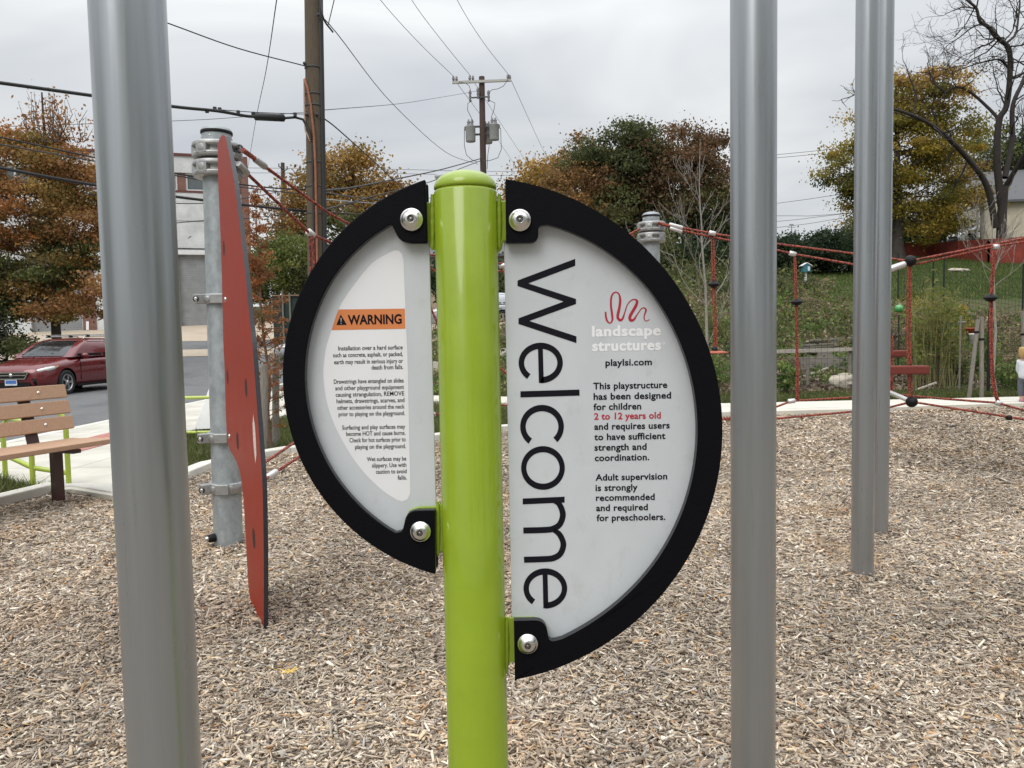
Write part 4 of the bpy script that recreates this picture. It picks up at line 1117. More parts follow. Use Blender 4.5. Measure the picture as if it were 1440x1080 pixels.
# ------------------------------------------------------------------ cars
def car(label, group, loc, yaw, paint, L=4.42, Wd=1.74, Ht=1.465, suv=False, plate=True, roofrack=True, grille_chrome=True):
    """built along -x (nose at x=0, tail at x=L), z up, then placed"""
    hw = Wd / 2
    t = thing('parked_car', label, 'car', loc, group)
    Rm = Matrix.Rotation(yaw, 3, 'Z'); lv = Vector(loc)
    def X(p): return lv + Rm @ Vector(p)
    k = Ht / 1.465
    # lower body stations: x, half width, z bottom, z belt/shoulder, z top (bonnet or belt line)
    st = [(0.00, .52, .30, .50, .60), (.05, .66, .24, .58, .70), (.18, .78, .20, .66, .77), (.45, .845, .19, .74, .84), (.9, .87, .19, .80, .915), (1.30, .87, .19, .83, .965), (1.8, .87, .19, .85, .97), (2.6, .87, .19, .87, .985), (3.4, .87, .19, .90, 1.0), (3.95, .85, .20, .92, 1.01), (4.25, .80, .24, .90, 1.0), (4.38, .72, .30, .80, .93), (4.42, .64, .36, .70, .80)]
    st = [(x * L / 4.42, w_ * hw / .87, a * k, b * k, c * k) for x, w_, a, b, c in st]
    rings = []
    for x, w_, zb, zs, zt in st:
        half = [(0, zb), (w_ * .80, zb), (w_ * .95, zb + .05), (w_ * .985, zb + .16), (w_, zb + (zs - zb) * .55), (w_ * .985, zs - .04), (w_ * .955, zs + .01), (w_ * .90, zs + (zt - zs) * .45), (w_ * .80, zt - .012), (w_ * .5, zt + .006), (0, zt + .012)]
        rings.append([(x, y, z) for y, z in half] + [(x, -y, z) for y, z in reversed(half[1:-1])])
    n = len(rings[0]); b = MB(); vs = [X(p) for r in rings for p in r]; fs = []
    for i in range(len(rings) - 1):
        for j in range(n):
            fs.append((i * n + j, (i + 1) * n + j, (i + 1) * n + (j + 1) % n, i * n + (j + 1) % n))
    b.add(vs, fs, True); b.add([X(p) for p in rings[0]], [tuple(range(n))], True); b.add([X(p) for p in rings[-1]], [tuple(reversed(range(n)))], True)
    body = b.build('body', paint, t)
    # wheel arches cut through the body
    WR = .315 * (1.1 if suv else 1); xf, xr = .86 * L / 4.42, 3.47 * L / 4.42
    cut = MB()
    for x in (xf, xr): cut.lathe([(0, -1.2), (WR + .055, -1.2), (WR + .055, 1.2), (0, 1.2)], X((x, 0, WR)), 40, Rm @ Vector((0, 1, 0)))
    co = cut.build('cutter', paint)
    # hollow only near the sides: keep a solid core
    md = body.modifiers.new('arch', 'BOOLEAN'); md.object = co; md.operation = 'DIFFERENCE'; md.solver = 'EXACT'
    bpy.context.view_layer.update()
    dg = bpy.context.evaluated_depsgraph_get(); nm = bpy.data.meshes.new_from_object(body.evaluated_get(dg))
    body.modifiers.clear()
    if len(nm.polygons) > 50: body.data = nm
    cm = co.data; bpy.data.objects.remove(co); bpy.data.meshes.remove(cm)
    MB().box(X((L * .49, 0, .44 * k)), (L * .8, Wd * .68, .5 * k), Rm).build('underbody', PLASTB, t)
    # cabin: roof shell with pillars
    zb_, zr = .955 * k, Ht - .035
    rows = [  # x front, x rear, half width, z
        (1.12, 4.22, .80, zb_), (1.42, 4.05, .765, zb_ + .20 * k), (1.72, 3.88, .71, zb_ + .36 * k), (1.98, 3.70, .63, zr - .035), (2.12, 3.58, .55, zr), (2.35, 3.40, .38, zr + .025), (2.6, 3.1, .01, zr + .033)]
    if suv: rows = [(a - .05, c_ + .12, w_ * 1.03, z) for a, c_, w_, z in rows]
    rows = [(a * L / 4.42, c_ * L / 4.42, w_ * hw / .87, z) for a, c_, w_, z in rows]
    def ringc(a, c_, w_, z, m=6):
        o = []
        r_ = min(.22, w_ * .6)
        for (cx, cy, a0) in ((a + r_ * .6, w_ - r_ * .6, pi / 2), (c_ - r_ * .6, w_ - r_ * .6, 0), (c_ - r_ * .6, -w_ + r_ * .6, -pi / 2), (a + r_ * .6, -w_ + r_ * .6, -pi)):
            for i in range(m):
                g_ = a0 + pi / 2 - (pi / 2) * i / (m - 1)
                o.append((cx + r_ * .6 * cos(g_), cy + r_ * .6 * sin(g_), z))
        return o
    RG = [ringc(*r) for r in rows]; n = len(RG[0]); b = MB(); fs = []
    vs = [X(p) for r in RG for p in r]
    for i in range(len(RG) - 1):
        for j in range(n): fs.append((i * n + j, i * n + (j + 1) % n, (i + 1) * n + (j + 1) % n, (i + 1) * n + j))
    b.add(vs, fs, True); b.build('cabin', paint, t)
    def row_at(z):
        zz = [r[3] for r in rows]; return [np.interp(z, zz, [r[q] for r in rows]) for q in range(3)]
    def gl(name, pts, mat, lift):
        b = MB().poly([X(p) for p in pts]); return b.build(name, mat, t)
    z0, z1 = zb_ + .03, zr - .05
    # windscreen as a curved grid
    def curved(name, front, mat):
        b = MB(); nu, nv = 9, 6; V_ = []
        for i in range(nv):
            z = z0 + (z1 - z0) * i / (nv - 1); a, c_, w_ = row_at(z); ww = w_ - .075
            for j in range(nu):
                y = -ww + 2 * ww * j / (nu - 1); bow = .09 * (max(0, abs(y) - (ww - .12)) / .12) ** 2
                V_.append(X(((a - .022 + bow) if front else (c_ + .022 - bow), y, z + .004)))
        b.add(V_, [(i * nu + j, i * nu + j + 1, (i + 1) * nu + j + 1, (i + 1) * nu + j) for i in range(nv - 1) for j in range(nu - 1)], True)
        b.build(name, mat, t)
    curved('windscreen', True, GLASSB); curved('rear_window', False, GLASSD)
    splits = [(0.0, .40), (.43, .74), (.77, .96)]
    for s in (-1, 1):
        for (u0, u1) in splits:
            P_ = []
            for (u, z) in ((u0, z0), (u1, z0), (u1, z1 - .02), (u0, z1 - .02)):
                a, c_, w_ = row_at(z); a += .17; c_ -= .12
                P_.append((a + (c_ - a) * u, s * (w_ + .010), z))
            o = MB().prism([X(p) for p in P_], Rm @ Vector((0, -s * .01, 0))).build('side_window', GLASSD, t)
        # mirror, handles, sill
        mr_ = MB().lathe([(0, -.09), (.055, -.075), (.075, 0), (.06, .07), (0, .085)], X((1.52 * L / 4.42, s * (hw + .06), .985 * k)), 14, Rm @ Vector((0, 1, .1)))
        mr_.build('wing_mirror', paint, t)
        MB().box(X((1.55 * L / 4.42, s * (hw - .03), .955 * k)), (.07, .14, .05), Rm).build('mirror_arm', PLASTB, t)
        for xh in (2.42, 3.32):
            o = MB().box(X((xh * L / 4.42, s * (hw * 1.0 + .004), .80 * k)), (.2, .03, .035), Rm).build('door_handle', paint, t); bevel(o, .008)
        for xs in (1.42, 2.58, 3.42):
            MB().box(X((xs * L / 4.42, s * (hw * .998), .60 * k)), (.008, .012, .48 * k), Rm).build('door_seam', PLASTB, t)
        MB().bar(X((xf + WR + .08, s * hw * .985, .225 * k)), X((xr - WR - .08, s * hw * .985, .225 * k)), .03, .07).build('sill_trim', PLASTB, t)
        # head lamp wraps the corner
        hl = []
        for (x, y, z) in ((.075, .50, .60), (.16, .70, .625), (.33, .795, .665), (.52, .846, .735), (.54, .842, .765), (.36, .80, .745), (.2, .72, .70), (.09, .52, .655)):
            hl.append(X(((x - .012) * L / 4.42, s * (y + .016) * hw / .87, z * k)))
        MB().tube([X((x * L / 4.42, s * y * hw / .87, z * k)) for x, y, z in ((.07, .50, .615), (.14, .64, .64), (.27, .745, .675), (.40, .80, .70), (.54, .838, .735))], [.04, .058, .062, .05, .02], 12).build('headlamp', LAMPG, t)
        MB().poly([X(((x - .012) * L / 4.42, s * (y + .022) * hw / .87, z * k)) for x, y, z in ((.42, .822, .72), (.52, .846, .745), (.54, .842, .765), (.44, .818, .752))]).build('turn_lamp', AMBER, t)
        fg = MB().lathe([(0, 0), (.10, .0), (.11, .01), (0, .02)], X((.075, s * .63 * hw / .87, .385 * k)), 16, Rm @ Vector((-1, s * .9, 0))); fg.build('fog_lamp_recess', PLASTB, t)
        tl = MB().box(X((L - .07, s * hw * .83, .86 * k)), (.10, .2, .2), Rm).build('tail_lamp', M('red_lens', (.35, .01, .01), .15, 0), t); bevel(tl, .02)
        for x in (xf, xr):
            c = X((x, s * (hw - .10), WR)); axv = Rm @ Vector((0, s, 0))
            wl = MB().lathe([(WR * .68, -.10), (WR * .94, -.10), (WR, -.08), (WR, .08), (WR * .94, .098), (WR * .70, .10), (WR * .68, .085)], c, 36, axv).build('wheel', TYRE, t)
            MB().lathe([(WR * .68, .085), (WR * .64, .09), (WR * .6, .03), (0, .02)], c, 30, axv).build('rim_dish', M('dark_rim_well', (.05, .05, .055), .5, .5), wl)
            sp = MB(); q = Vector((0, 0, 1)).rotation_difference(axv)
            for i in range(5):
                for d_ in (-.13, .13):
                    a_ = 2 * pi * i / 5 + .3
                    p1 = c + q @ Vector((.05 * cos(a_), .05 * sin(a_), .085)); p2 = c + q @ Vector((WR * .64 * cos(a_ + d_), WR * .64 * sin(a_ + d_), .075)); sp.bar(p1, p2, .026, .022, axv)
            sp.lathe([(WR * .66, .075), (WR * .7, .095), (WR * .63, .095), (WR * .61, .07)], c, 30, axv); sp.lathe([(.06, .07), (.055, .095), (0, .1)], c, 16, axv)
            sp.build('rim', RIM, wl)
            MB().lathe([(0, -.16), (WR + .05, -.16), (WR + .05, -.12), (0, -.12)], c, 30, axv).build('arch_liner', PLASTB, wl)
    # nose: grille, bumper intake, plate
    kk = hw / .87
    gr = [(-.018, -.44, .605), (-.02, .44, .605), (-.02, .36, .465), (-.018, -.36, .465)]
    o = MB().prism([X((x, y * kk, z * k)) for x, y, z in gr], Rm @ Vector((.05, 0, 0))).build('grille', PLASTB, t)
    if grille_chrome:
        fr = MB()
        for a, c_ in (((-.03, -.45, .612), (-.03, .45, .612)), ((-.03, .45, .612), (-.03, .36, .455)), ((-.03, .36, .455), (-.03, -.36, .455)), ((-.03, -.36, .455), (-.03, -.45, .612)), ((-.03, -.42, .545), (-.03, .42, .545))):
            fr.bar(X((a[0], a[1] * kk, a[2] * k)), X((c_[0], c_[1] * kk, c_[2] * k)), .022, .026)
        fr.lathe([(0, .02), (.045, .016), (.05, 0)], X((-.03, 0, .545 * k)), 18, Rm @ Vector((-1, 0, 0)))
        fr.build('grille_trim', CHROME, o)
    o = MB().box(X((.035, 0, .31 * k)), (.1, .95 * kk, .12 * k), Rm).build('lower_intake', PLASTB, t)
    if plate:
        pl = MB().box(X((-.03, 0, .375 * k)), (.012, .31, .155), Rm).build('number_plate', M('white_plate', (.62, .66, .7), .45, 0), t)
        MB().box(X((-.038, 0, .382 * k)), (.004, .27, .085), Rm).build('plate_print', PLATEB, pl)
    if roofrack:
        for s in (-1, 1):
            w_ = .56 * kk
            MB().tube([X((2.05, s * w_, Ht - .03)), X((2.12, s * w_, Ht + .035)), X((3.5, s * w_, Ht + .04)), X((3.58, s * w_, Ht - .03))], .016, 8).build('roof_rail', RIM, t)
        for x in (2.25, 3.2):
            MB().bar(X((x, -.62 * kk, Ht + .075)), X((x, .62 * kk, Ht + .075)), .05, .025).build('cross_bar', RIM, t)
            for s in (-1, 1): MB().box(X((x, s * .56 * kk, Ht + .045)), (.11, .06, .07), Rm).build('bar_foot', PLASTB, t)
    for s in (-1, 1):
        MB().tube([X((1.13 * L / 4.42, s * .1 + .1, zb_ + .015)), X((1.25 * L / 4.42, s * .1 + .52, zb_ + .10))], .008, 6).build('wiper', PLASTB, t)
    return t
zst = Hf(-12, 21) + .06
# nose towards the viewer: local +x points from nose to tail
car('dark red hatchback with a roof rack parked in the street behind the bench', 'parked cars', (-12.35, 18.95, zst), R(86), REDCAR)
p = T(1369, 345); zc = 4.95
wy = 54.0; q = W(1340, 340, wy)
car('small white car parked by the cream house above the red fence', 'parked cars', (q.x, wy, W(1369, 344, wy).z), R(10), WHITECAR, L=3.6, Wd=1.7, Ht=1.42, suv=True, plate=False, roofrack=False, grille_chrome=False)
sy = 33.0; q = W(601, 452, sy)
car('silver car in the lot glimpsed through the gaps beside the green post', 'parked cars', (q.x, sy, Hf(q.x + 1.5, sy) + .05), R(8), SILVERCAR, L=4.0, Wd=1.75, Ht=1.5, suv=True, plate=False, roofrack=False)
sy = 27.5; q = W(388, 505, sy)
car('grey car behind the rusty orange sapling, mostly hidden by the sign', 'parked cars', (q.x, sy, Hf(q.x + 1.5, sy) + .05), R(14), SILVERCAR, L=4.2, Wd=1.75, Ht=1.42, plate=False, roofrack=False)
# ------------------------------------------------------------------ warehouse
def warehouse():
    A = W(347, 466, 46.4); B = W(135, 470, 44.0)
    A.z = B.z = 0; du = (B - A).normalized(); nn = Vector((du.y, -du.x, 0))
    if nn.y > 0: nn = -nn                                   # towards the street
    def on(px, py): q = PL(px, py, A, nn); return (q - A).dot(du), q.z
    def P(u, z, o=0.0): return A + du * u + Vector((0, 0, z)) + nn * o
    zg = 1.7; zt = on(250, 219)[1]; U = 30
    t = thing('warehouse', 'white painted warehouse with grey roller doors and a strip of upper windows', 'building', (A.x, A.y, zg))
    WP = brick_mat('white_painted_brick', (.60, .61, .615), (.57, .58, .585), (.53, .54, .54), 2.2, bumps=.3)
    RB = brick_mat('red_brick', (.20, .075, .05), (.14, .05, .035), (.22, .19, .17), 4.2)
    # front wall in butted pieces round the window strip and the doors
    zw0, zw1 = on(265, 268)[1], on(265, 243)[1]; zd = on(270, 357)[1]
    d1a, d1b = on(332, 400)[0], on(252, 400)[0]; d2a, d2b = on(116, 455)[0], on(44, 455)[0]
    dep = -.35
    def wall(u0, u1, z0, z1, mt=WP, nm='wall', o0=0.0, d=dep):
        MB().prism([P(u0, z0, o0), P(u1, z0, o0), P(u1, z1, o0), P(u0, z1, o0)], nn * d).build(nm, mt, t)
    wall(0, U, zw1, zt); wall(0, U, zd, zw0)
    for u0, u1 in ((0, d1a), (d1b, d2a), (d2b, U)): wall(u0, u1, zg - .6, zd)
    MB().prism([P(0, zg - .6, -.35), P(0, zt, -.35), P(0, zt, -16), P(0, zg - .6, -16)], du * .3).build('side_wall', WP, t)
    wall(-.02, U, zt, zt + .14, M('dark_red_coping', (.11, .03, .025), .6), 'coping', .09, -.55)
    MB().prism([P(0, zt - .02, -.5), P(U, zt - .02, -.5), P(U, zt - .02, -16), P(0, zt - .02, -16)], (0, 0, -.2)).build('roof', M('grey_roofing', (.2, .2, .2), .9), t)
    # brick pilaster on the corner
    wall(-.42, -.02, zg - .6, zt + .1, RB, 'corner_pilaster', .12, -.6)
    # window strip: brick piers and steel windows
    uu = 0.0; k = 0
    wmid = (on(261, 255)[0], on(249, 255)[0]); pw = wmid[1] - wmid[0]; step = 3.4
    start = wmid[0]
    GL = M('dim_window_glass', (.10, .115, .12), .12, 0, var=.2, nscale=1)
    FRM = M('pale_window_frame', (.55, .55, .54), .6)
    u = start - 3 * step
    while u < U:
        a, b_ = max(u, 0), min(u + pw, U)
        if b_ > a: wall(a, b_, zw0, zw1, RB, 'brick_pier', -.06, dep + .06)
        a, b_ = max(u + pw, 0), min(u + step, U)
        if b_ - a > .3:
            f = MB()
            for z0, z1 in ((zw0, zw0 + .09), (zw1 - .09, zw1)): f.prism([P(a, z0, -.1), P(b_, z0, -.1), P(b_, z1, -.1), P(a, z1, -.1)], nn * -.08)
            n_ = 2
            for i in range(n_ + 1):
                x = a + (b_ - a - .09) * i / n_; f.prism([P(x, zw0 + .09, -.1), P(x + .09, zw0 + .09, -.1), P(x + .09, zw1 - .09, -.1), P(x, zw1 - .09, -.1)], nn * -.08)
            wn_ = f.build('window', FRM, t)
            MB().poly([P(a + .02, zw0 + .02, -.15), P(b_ - .02, zw0 + .02, -.15), P(b_ - .02, zw1 - .02, -.15), P(a + .02, zw1 - .02, -.15)]).build('pane', GL, wn_)
        u += step
    MB().prism([P(0, zw0 - .12, .03), P(U, zw0 - .12, .03), P(U, zw0, .03), P(0, zw0, .03)], nn * -.1).build('window_ledge', M('dark_red_coping', (.1, .03, .03)), t)
    zl = on(265, 311)[1]
    MB().prism([P(.1, zl, .025), P(U, zl, .025), P(U, zl + .06, .025), P(.1, zl + .06, .025)], nn * -.03).build('string_course', M('grey_ledge', (.38, .38, .38)), t)
    RD = slat_mat('grey_roller_door', (.25, .262, .27), .11, 'Z', .5, .6, 0, .62)
    for a, b_ in ((d1a, d1b), (d2a, d2b)):
        d = MB().prism([P(a, zg - .3, -.22), P(b_, zg - .3, -.22), P(b_, zd, -.22), P(a, zd, -.22)], nn * -.05).build('roller_door', RD, t)
        MB().prism([P(a - .1, zd - .05, .10), P(b_ + .1, zd - .05, .10), P(b_ + .1, zd + .22, .10), P(a - .1, zd + .22, .10)], nn * -.09).build('door_hood', M('white_metal', (.62, .62, .62), .5), t)
    # brick pier with a small white notice, plain white wall beyond
    a, b_ = on(136, 455)[0], on(117, 455)[0]
    wall(a, b_, zg - .5, zd - .3, RB, 'brick_pier', .05, -.045)
    sg = [on(*q) for q in ((121.5, 452), (125.5, 452), (125.5, 464), (121.5, 464))]
    MB().prism([P(u, z, .09) for u, z in sg], nn * -.03).build('notice', M('white_notice', (.75, .75, .75)), t)
    # conduit along the wall above the doors and a faint dark bird mark
    zc = on(265, 350)[1]; MB().tube([P(.2, zc, .06), P(U * .6, zc + .05, .06)], .035, 6).build('conduit', WIRE, t)
    b = MB(); c = on(267, 335)
    b.poly([P(c[0] + x, c[1] + z, .012) for x, z in ((.13, -.05), (.04, .02), (-.10, .09), (-.03, .12), (.03, .07), (.08, .02))])
    b.build('painted_bird', M('dark_paint', (.03, .03, .03)), t)
warehouse()

def box_house(name, label, cat, c, yaw, size, wall_m, roof_m, roof_h=1.8, over=.4, windows=(), porch=False):
    t = thing(name, label, cat, c); Rm = Matrix.Rotation(yaw, 3, 'Z'); X = lambda p: Vector(c) + Rm @ Vector(p)
    w_, d, h = size
    MB().prism([X((-w_ / 2, -d / 2, -1.2)), X((w_ / 2, -d / 2, -1.2)), X((w_ / 2, d / 2, -1.2)), X((-w_ / 2, d / 2, -1.2))], (0, 0, h + 1.2)).build('wall', wall_m, t)
    # gable roof, ridge along x
    g_ = MB()
    for s in (-1, 1):
        a = [X((-w_ / 2 - over, s * (d / 2 + over), h - over * roof_h / (d / 2))), X((w_ / 2 + over, s * (d / 2 + over), h - over * roof_h / (d / 2))), X((w_ / 2 + over, 0, h + roof_h)), X((-w_ / 2 - over, 0, h + roof_h))]
        g_.prism(a, (0, 0, .16))
    g_.build('roof', roof_m, t)
    ge = MB()
    for s in (-1, 1): ge.prism([X((s * w_ / 2, -d / 2, h + .002)), X((s * w_ / 2, d / 2, h + .002)), X((s * w_ / 2, 0, h + roof_h - .02))], Rm @ Vector((-s * .2, 0, 0)))
    ge.build('gable', wall_m, t)
    TR = M('white_trim', (.7, .7, .69), .5)
    for (x, z, ww, hh, side) in windows:
        y = -d / 2
        f = MB().prism([X((x - ww / 2, y - .04, z)), X((x + ww / 2, y - .04, z)), X((x + ww / 2, y - .04, z + hh)), X((x - ww / 2, y - .04, z + hh))], Rm @ Vector((0, .035, 0))).build('window', TR, t)
        MB().prism([X((x - ww / 2 + .08, y - .055, z + .08)), X((x + ww / 2 - .08, y - .055, z + .08)), X((x + ww / 2 - .08, y - .055, z + hh - .08)), X((x - ww / 2 + .08, y - .055, z + hh - .08))], Rm @ Vector((0, .012, 0))).build('pane', M('dim_window_glass', (.10, .115, .12), .12), f)
    return t, X
TAN = slat_mat('tan_siding', (.42, .32, .23), .16, 'Z', .7, .4, 0, .75)
CREAM = slat_mat('cream_siding', (.60, .54, .42), .14, 'Z', .7, .4, 0, .8)
ROOFG = M('grey_shingle', (.12, .12, .125), .9, 0, var=.25, nscale=30)
q = W(625, 413, 46); 
box_house('siding_house', 'tan house with horizontal siding glimpsed through the gap behind the green post', 'house', (q.x, 49.5, W(625, 416, 46).z), R(4), (8.5, 7, 1.55 + .9), TAN, ROOFG, 1.6, .4, [(2.6, .9, 1.0, 1.2, 0)])
# cream house on the hill
c = W(1490, 332, 52); t, X = box_house('hilltop_house', 'cream house with a dark grey roof behind the bare tree', 'house', (c.x + .8, 55.5, W(1420, 333, 52).z), R(-14), (9.5, 7, 2.7), CREAM, ROOFG, 2.3, .5, [(-1.2, .9, 1.0, 1.3, 0), (2.2, .9, 1.0, 1.3, 0)])
# its porch
pr = [W(1366, 295.5, 50), W(1404, 283, 50), W(1404, 283, 50) + Vector((.9, 3, .2)), W(1366, 295.5, 50) + Vector((.9, 3, .2))]
MB().prism(pr, (0, 0, .14)).build('porch_roof', M('grey_porch_roof', (.3, .3, .3), .7), t)
MB().tube([W(1375.7, 296, 50.2), W(1375.7, 334, 50.2)], .09, 8).build('porch_post', M('white_trim', (.7, .7, .69)), t)
MB().prism([W(1384, 291, 52.5), W(1408, 284, 52.5), W(1408, 336, 52.5), W(1384, 336, 52.5)], (0, .3, 0)).build('porch_wall', CREAM, t)
# small blue-grey cupola far away
def cupola():
    Y = 100; c = W(1113, 375, Y); s = 8.5 * Y / FPX; zt = W(1113, 332.5, Y).z; zb = W(1113, 400, Y).z
    t = thing('cupola_tower', 'blue grey square cupola with a pyramid roof and weather vane beyond the hedge', 'tower', (c.x, Y, zb))
    CM = slat_mat('blue_grey_boards', (.19, .22, .25), .35, 'Z', .7, .4)
    x = c.x
    MB().prism([(x - s, Y - s, zb), (x + s, Y - s, zb), (x + s, Y + s, zb), (x - s, Y + s, zb)], (0, 0, zt - zb)).build('wall', CM, t)
    e = s * 1.22; b = MB(); za = W(1113, 326.5, Y).z
    b.add([(x - e, Y - e, zt), (x + e, Y - e, zt), (x + e, Y + e, zt), (x - e, Y + e, zt), (x, Y, za)], [(0, 1, 4), (1, 2, 4), (2, 3, 4), (3, 0, 4), (3, 2, 1, 0)])
    b.build('roof', M('slate_roof', (.10, .105, .115), .7), t)
    zv = W(1113, 316, Y).z
    v = MB().tube([(x, Y, za - .05), (x, Y, zv)], .05, 6); v.bar((x - .5, Y, za + (zv - za) * .65), (x + .5, Y, za + (zv - za) * .65), .06, .06); v.bar((x - .3, Y, zv), (x + .25, Y, zv), .05, .18)
    v.build('weather_vane', M('vane_grey', (.25, .25, .26)), t)
    for k in (-.5, .5):
        MB().prism([(x + k * s - s * .28, Y - s - .03, zt - s * 1.5), (x + k * s + s * .28, Y - s - .03, zt - s * 1.5), (x + k * s + s * .28, Y - s - .03, zt - s * .3), (x + k * s - s * .28, Y - s - .03, zt - s * .3)], (0, .025, 0)).build('louvre', M('dark_louvre', (.07, .08, .09)), t)
cupola()

# ------------------------------------------------------------------ red plank fence on the hill
def red_fence():
    RF = slat_mat('red_stained_planks', (.17, .028, .016), .14, 'X', .8, .5, 0, .55)
    P = [(W(1180, 347, 50.5), 1.0), (W(1312, 341.5, 50.5), 1.0), (W(1393, 336, 44.5), 1.0), (W(1490, 330, 43), 1.0), (W(1640, 326, 43), 1.0)]
    a = P[0][0]; t = thing('plank_fence', 'dark red wooden plank fence crossing the lawn on the hill', 'fence', (a.x, a.y, Hf(a.x, a.y)))
    for i in range(len(P) - 1):
        p, q = P[i][0], P[i + 1][0]; d = (q - p); d.z = 0
        n_ = max(1, int(d.length / .15)); b = MB()
        for j in range(n_):
            u0, u1 = (j + .02) / n_, (j + .98) / n_; s0, s1 = p.lerp(q, u0), p.lerp(q, u1)
            zj = .03 * ((j * 37) % 7) / 7
            b.prism([(s0.x, s0.y, Hf(s0.x, s0.y) - .1), (s1.x, s1.y, Hf(s1.x, s1.y) - .1), (s1.x, s1.y, s1.z + zj), (s0.x, s0.y, s0.z + zj)], (0, .03, 0))
        b.build('plank_panel', M('red_plank', (.185, .028, .015), .8, 0, var=.35, nscale=2.5), t)
        m_ = max(1, int(d.length / 2.4))
        for j in range(m_ + 1):
            s = p.lerp(q, j / m_); MB().prism([(s.x - .06, s.y + .05, Hf(s.x, s.y) - .2), (s.x + .06, s.y + .05, Hf(s.x, s.y) - .2), (s.x + .06, s.y + .17, Hf(s.x, s.y) - .2), (s.x - .06, s.y + .17, Hf(s.x, s.y) - .2)], (0, 0, s.z - Hf(s.x, s.y) + .2)).build('post', M('red_plank', (.185, .028, .015)), t)
red_fence()

# ------------------------------------------------------------------ utility poles
def utility_pole(label, px_top, px_ref, Y, r0, r1, ztop, mat_=WOODPOLE):
    a = W(*px_ref, Y); b = W(*px_top, Y); d = (b - a) / (b.z - a.z)
    zb = Hf(a.x, Y) - .3; base = a + d * (zb - a.z); top = a + d * (ztop - a.z)
    t = thing('utility_pole', label, 'utility pole', base, 'wooden utility poles')
    n = 14; pts = [base.lerp(top, i / n) for i in range(n + 1)]
    MB().tube(pts, [r0 + (r1 - r0) * i / n for i in range(n + 1)], 20).build('shaft', mat_, t)
    return t, a, d
PY_ = 14.0
t1, a1, d1 = utility_pole('thick weathered utility pole with cables strapped to it, behind the sign', (440, 0), (444.5, 330), PY_, .165, .142, 9.2)
def onp(py, dx=0.0, dy=0.0):
    p0_, p1_ = W(440, 0, PY_), W(444.5, 330, PY_); p = p0_.lerp(p1_, py / 330); return p + Vector((dx, dy, 0))
RUST = M('rusty_cable_guard', (.27, .10, .05), .7, 0, var=.25, nscale=12)
MB().tube([onp(112, -.145, -.08), onp(118, -.11, -.14), onp(128, -.07, -.16), onp(150, -.02, -.175), onp(190, .03, -.18), onp(240, .05, -.185), onp(420, .06, -.185)], .022, 8).build('ground_cable', RUST, t1)
MB().tube([onp(112, -.155, -.07), onp(160, -.155, -.08), onp(185, -.13, -.12), onp(196, -.06, -.165), onp(200, -.03, -.17)], .018, 8).build('cable_loop', M('pinkish_duct', (.40, .27, .21), .6), t1)
MB().tube([onp(-60, .135, -.04), onp(330, .155, -.05), onp(560, .175, -.05)], .05, 10).build('conduit', M('black_conduit', (.018, .018, .019), .6), t1)
MB().tube([onp(205, .0, -.17), onp(330, .01, -.185), onp(560, .02, -.19)], .022, 8).build('conduit', M('black_conduit', (.018, .018, .019), .6), t1)
for py in (148, 132, 95, 228, 262, 300):
    q = onp(py); MB().lathe([(.158, -.012), (.163, -.01), (.163, .01), (.158, .012)], q, 24).build('strap', WIREG, t1)
for py, dx in ((163, -.1), (150, -.03), (163, .08), (92, -.12), (26, .13)):
    q = onp(py, dx, -.14); MB().lathe([(.03, 0), (.03, .03), (.015, .035), (.012, .06), (0, .06)], q, 8, (dx, -1, 0)).build('bolt', WIREG, t1)
Y2 = 40.0
t2, a2, d2 = utility_pole('utility pole carrying a crossarm and grey transformers above the green post cap', (677.5, 112), (679.5, 235), Y2, .19, .145, W(677.5, 108, Y2).z, DARKPOLE)
o = MB().bar(W(636, 116.2, Y2 - .2), W(718.5, 112.8, Y2 - .2), .11, .12).build('crossarm', M('pale_crossarm', (.40, .39, .36), .8, 0, var=.2, nscale=4, stretch=(1, 9, 9)), t2)
for x, y in ((637.5, 109.5), (642, 110), (660.5, 109), (665, 109), (714, 107.5), (717, 108)):
    MB().lathe([(.03, -.16), (.055, -.1), (.075, -.04), (.05, 0), (.06, .05), (.03, .1), (0, .1)], W(x, y, Y2 - .2), 10).build('insulator', PORC, t2)
for x, y in ((661, 131), (687, 131), (672, 127)):
    c = W(x, y, Y2 - .25); MB().lathe([(.04, -.42), (.07, -.36), (.045, -.28), (.075, -.2), (.05, -.1), (.08, 0), (.06, .1), (.03, .15), (0, .15)], c, 10).build('insulator', PORC, t2)
MB().bar(W(663, 137.5, Y2 - .22), W(688, 136, Y2 - .22), .06, .06).build('bracket', WIREG, t2)
for x, y, dy in ((661.7, 188.5, -.25), (694.8, 186, -.25), (685.5, 191, .38)):
    c = W(x, y, Y2 + dy); hh = 10.5 * Y2 / FPX; rr_ = 6.9 * Y2 / FPX
    tr = MB().lathe([(0, -hh * 1.02), (rr_ * .9, -hh), (rr_ * .97, -hh * .95), (rr_, hh * .9), (rr_ * 1.04, hh * .92), (rr_ * 1.04, hh * 1.0), (rr_ * .7, hh * 1.08), (0, hh * 1.1)], c, 24).build('transformer', TRANSF, t2)
    for s in (-.35, .3): MB().lathe([(.05, 0), (.09, .08), (.06, .13), (.09, .2), (.055, .26), (.04, .34), (0, .35)], c + Vector((s * rr_, 0, hh * 1.0)), 8).build('bushing', PORC, tr)
    MB().box(c + Vector((rr_ * 1.02 * (1 if x > 680 else -1), 0, hh * .72)), (.1, .14, .16)).build('terminal', PORC, tr)
for y in (178.5, 189.5): MB().bar(W(655, y, Y2), W(699, y - 1, Y2), .07, .09).build('bracket', WIREG, t2)
jl = MB()
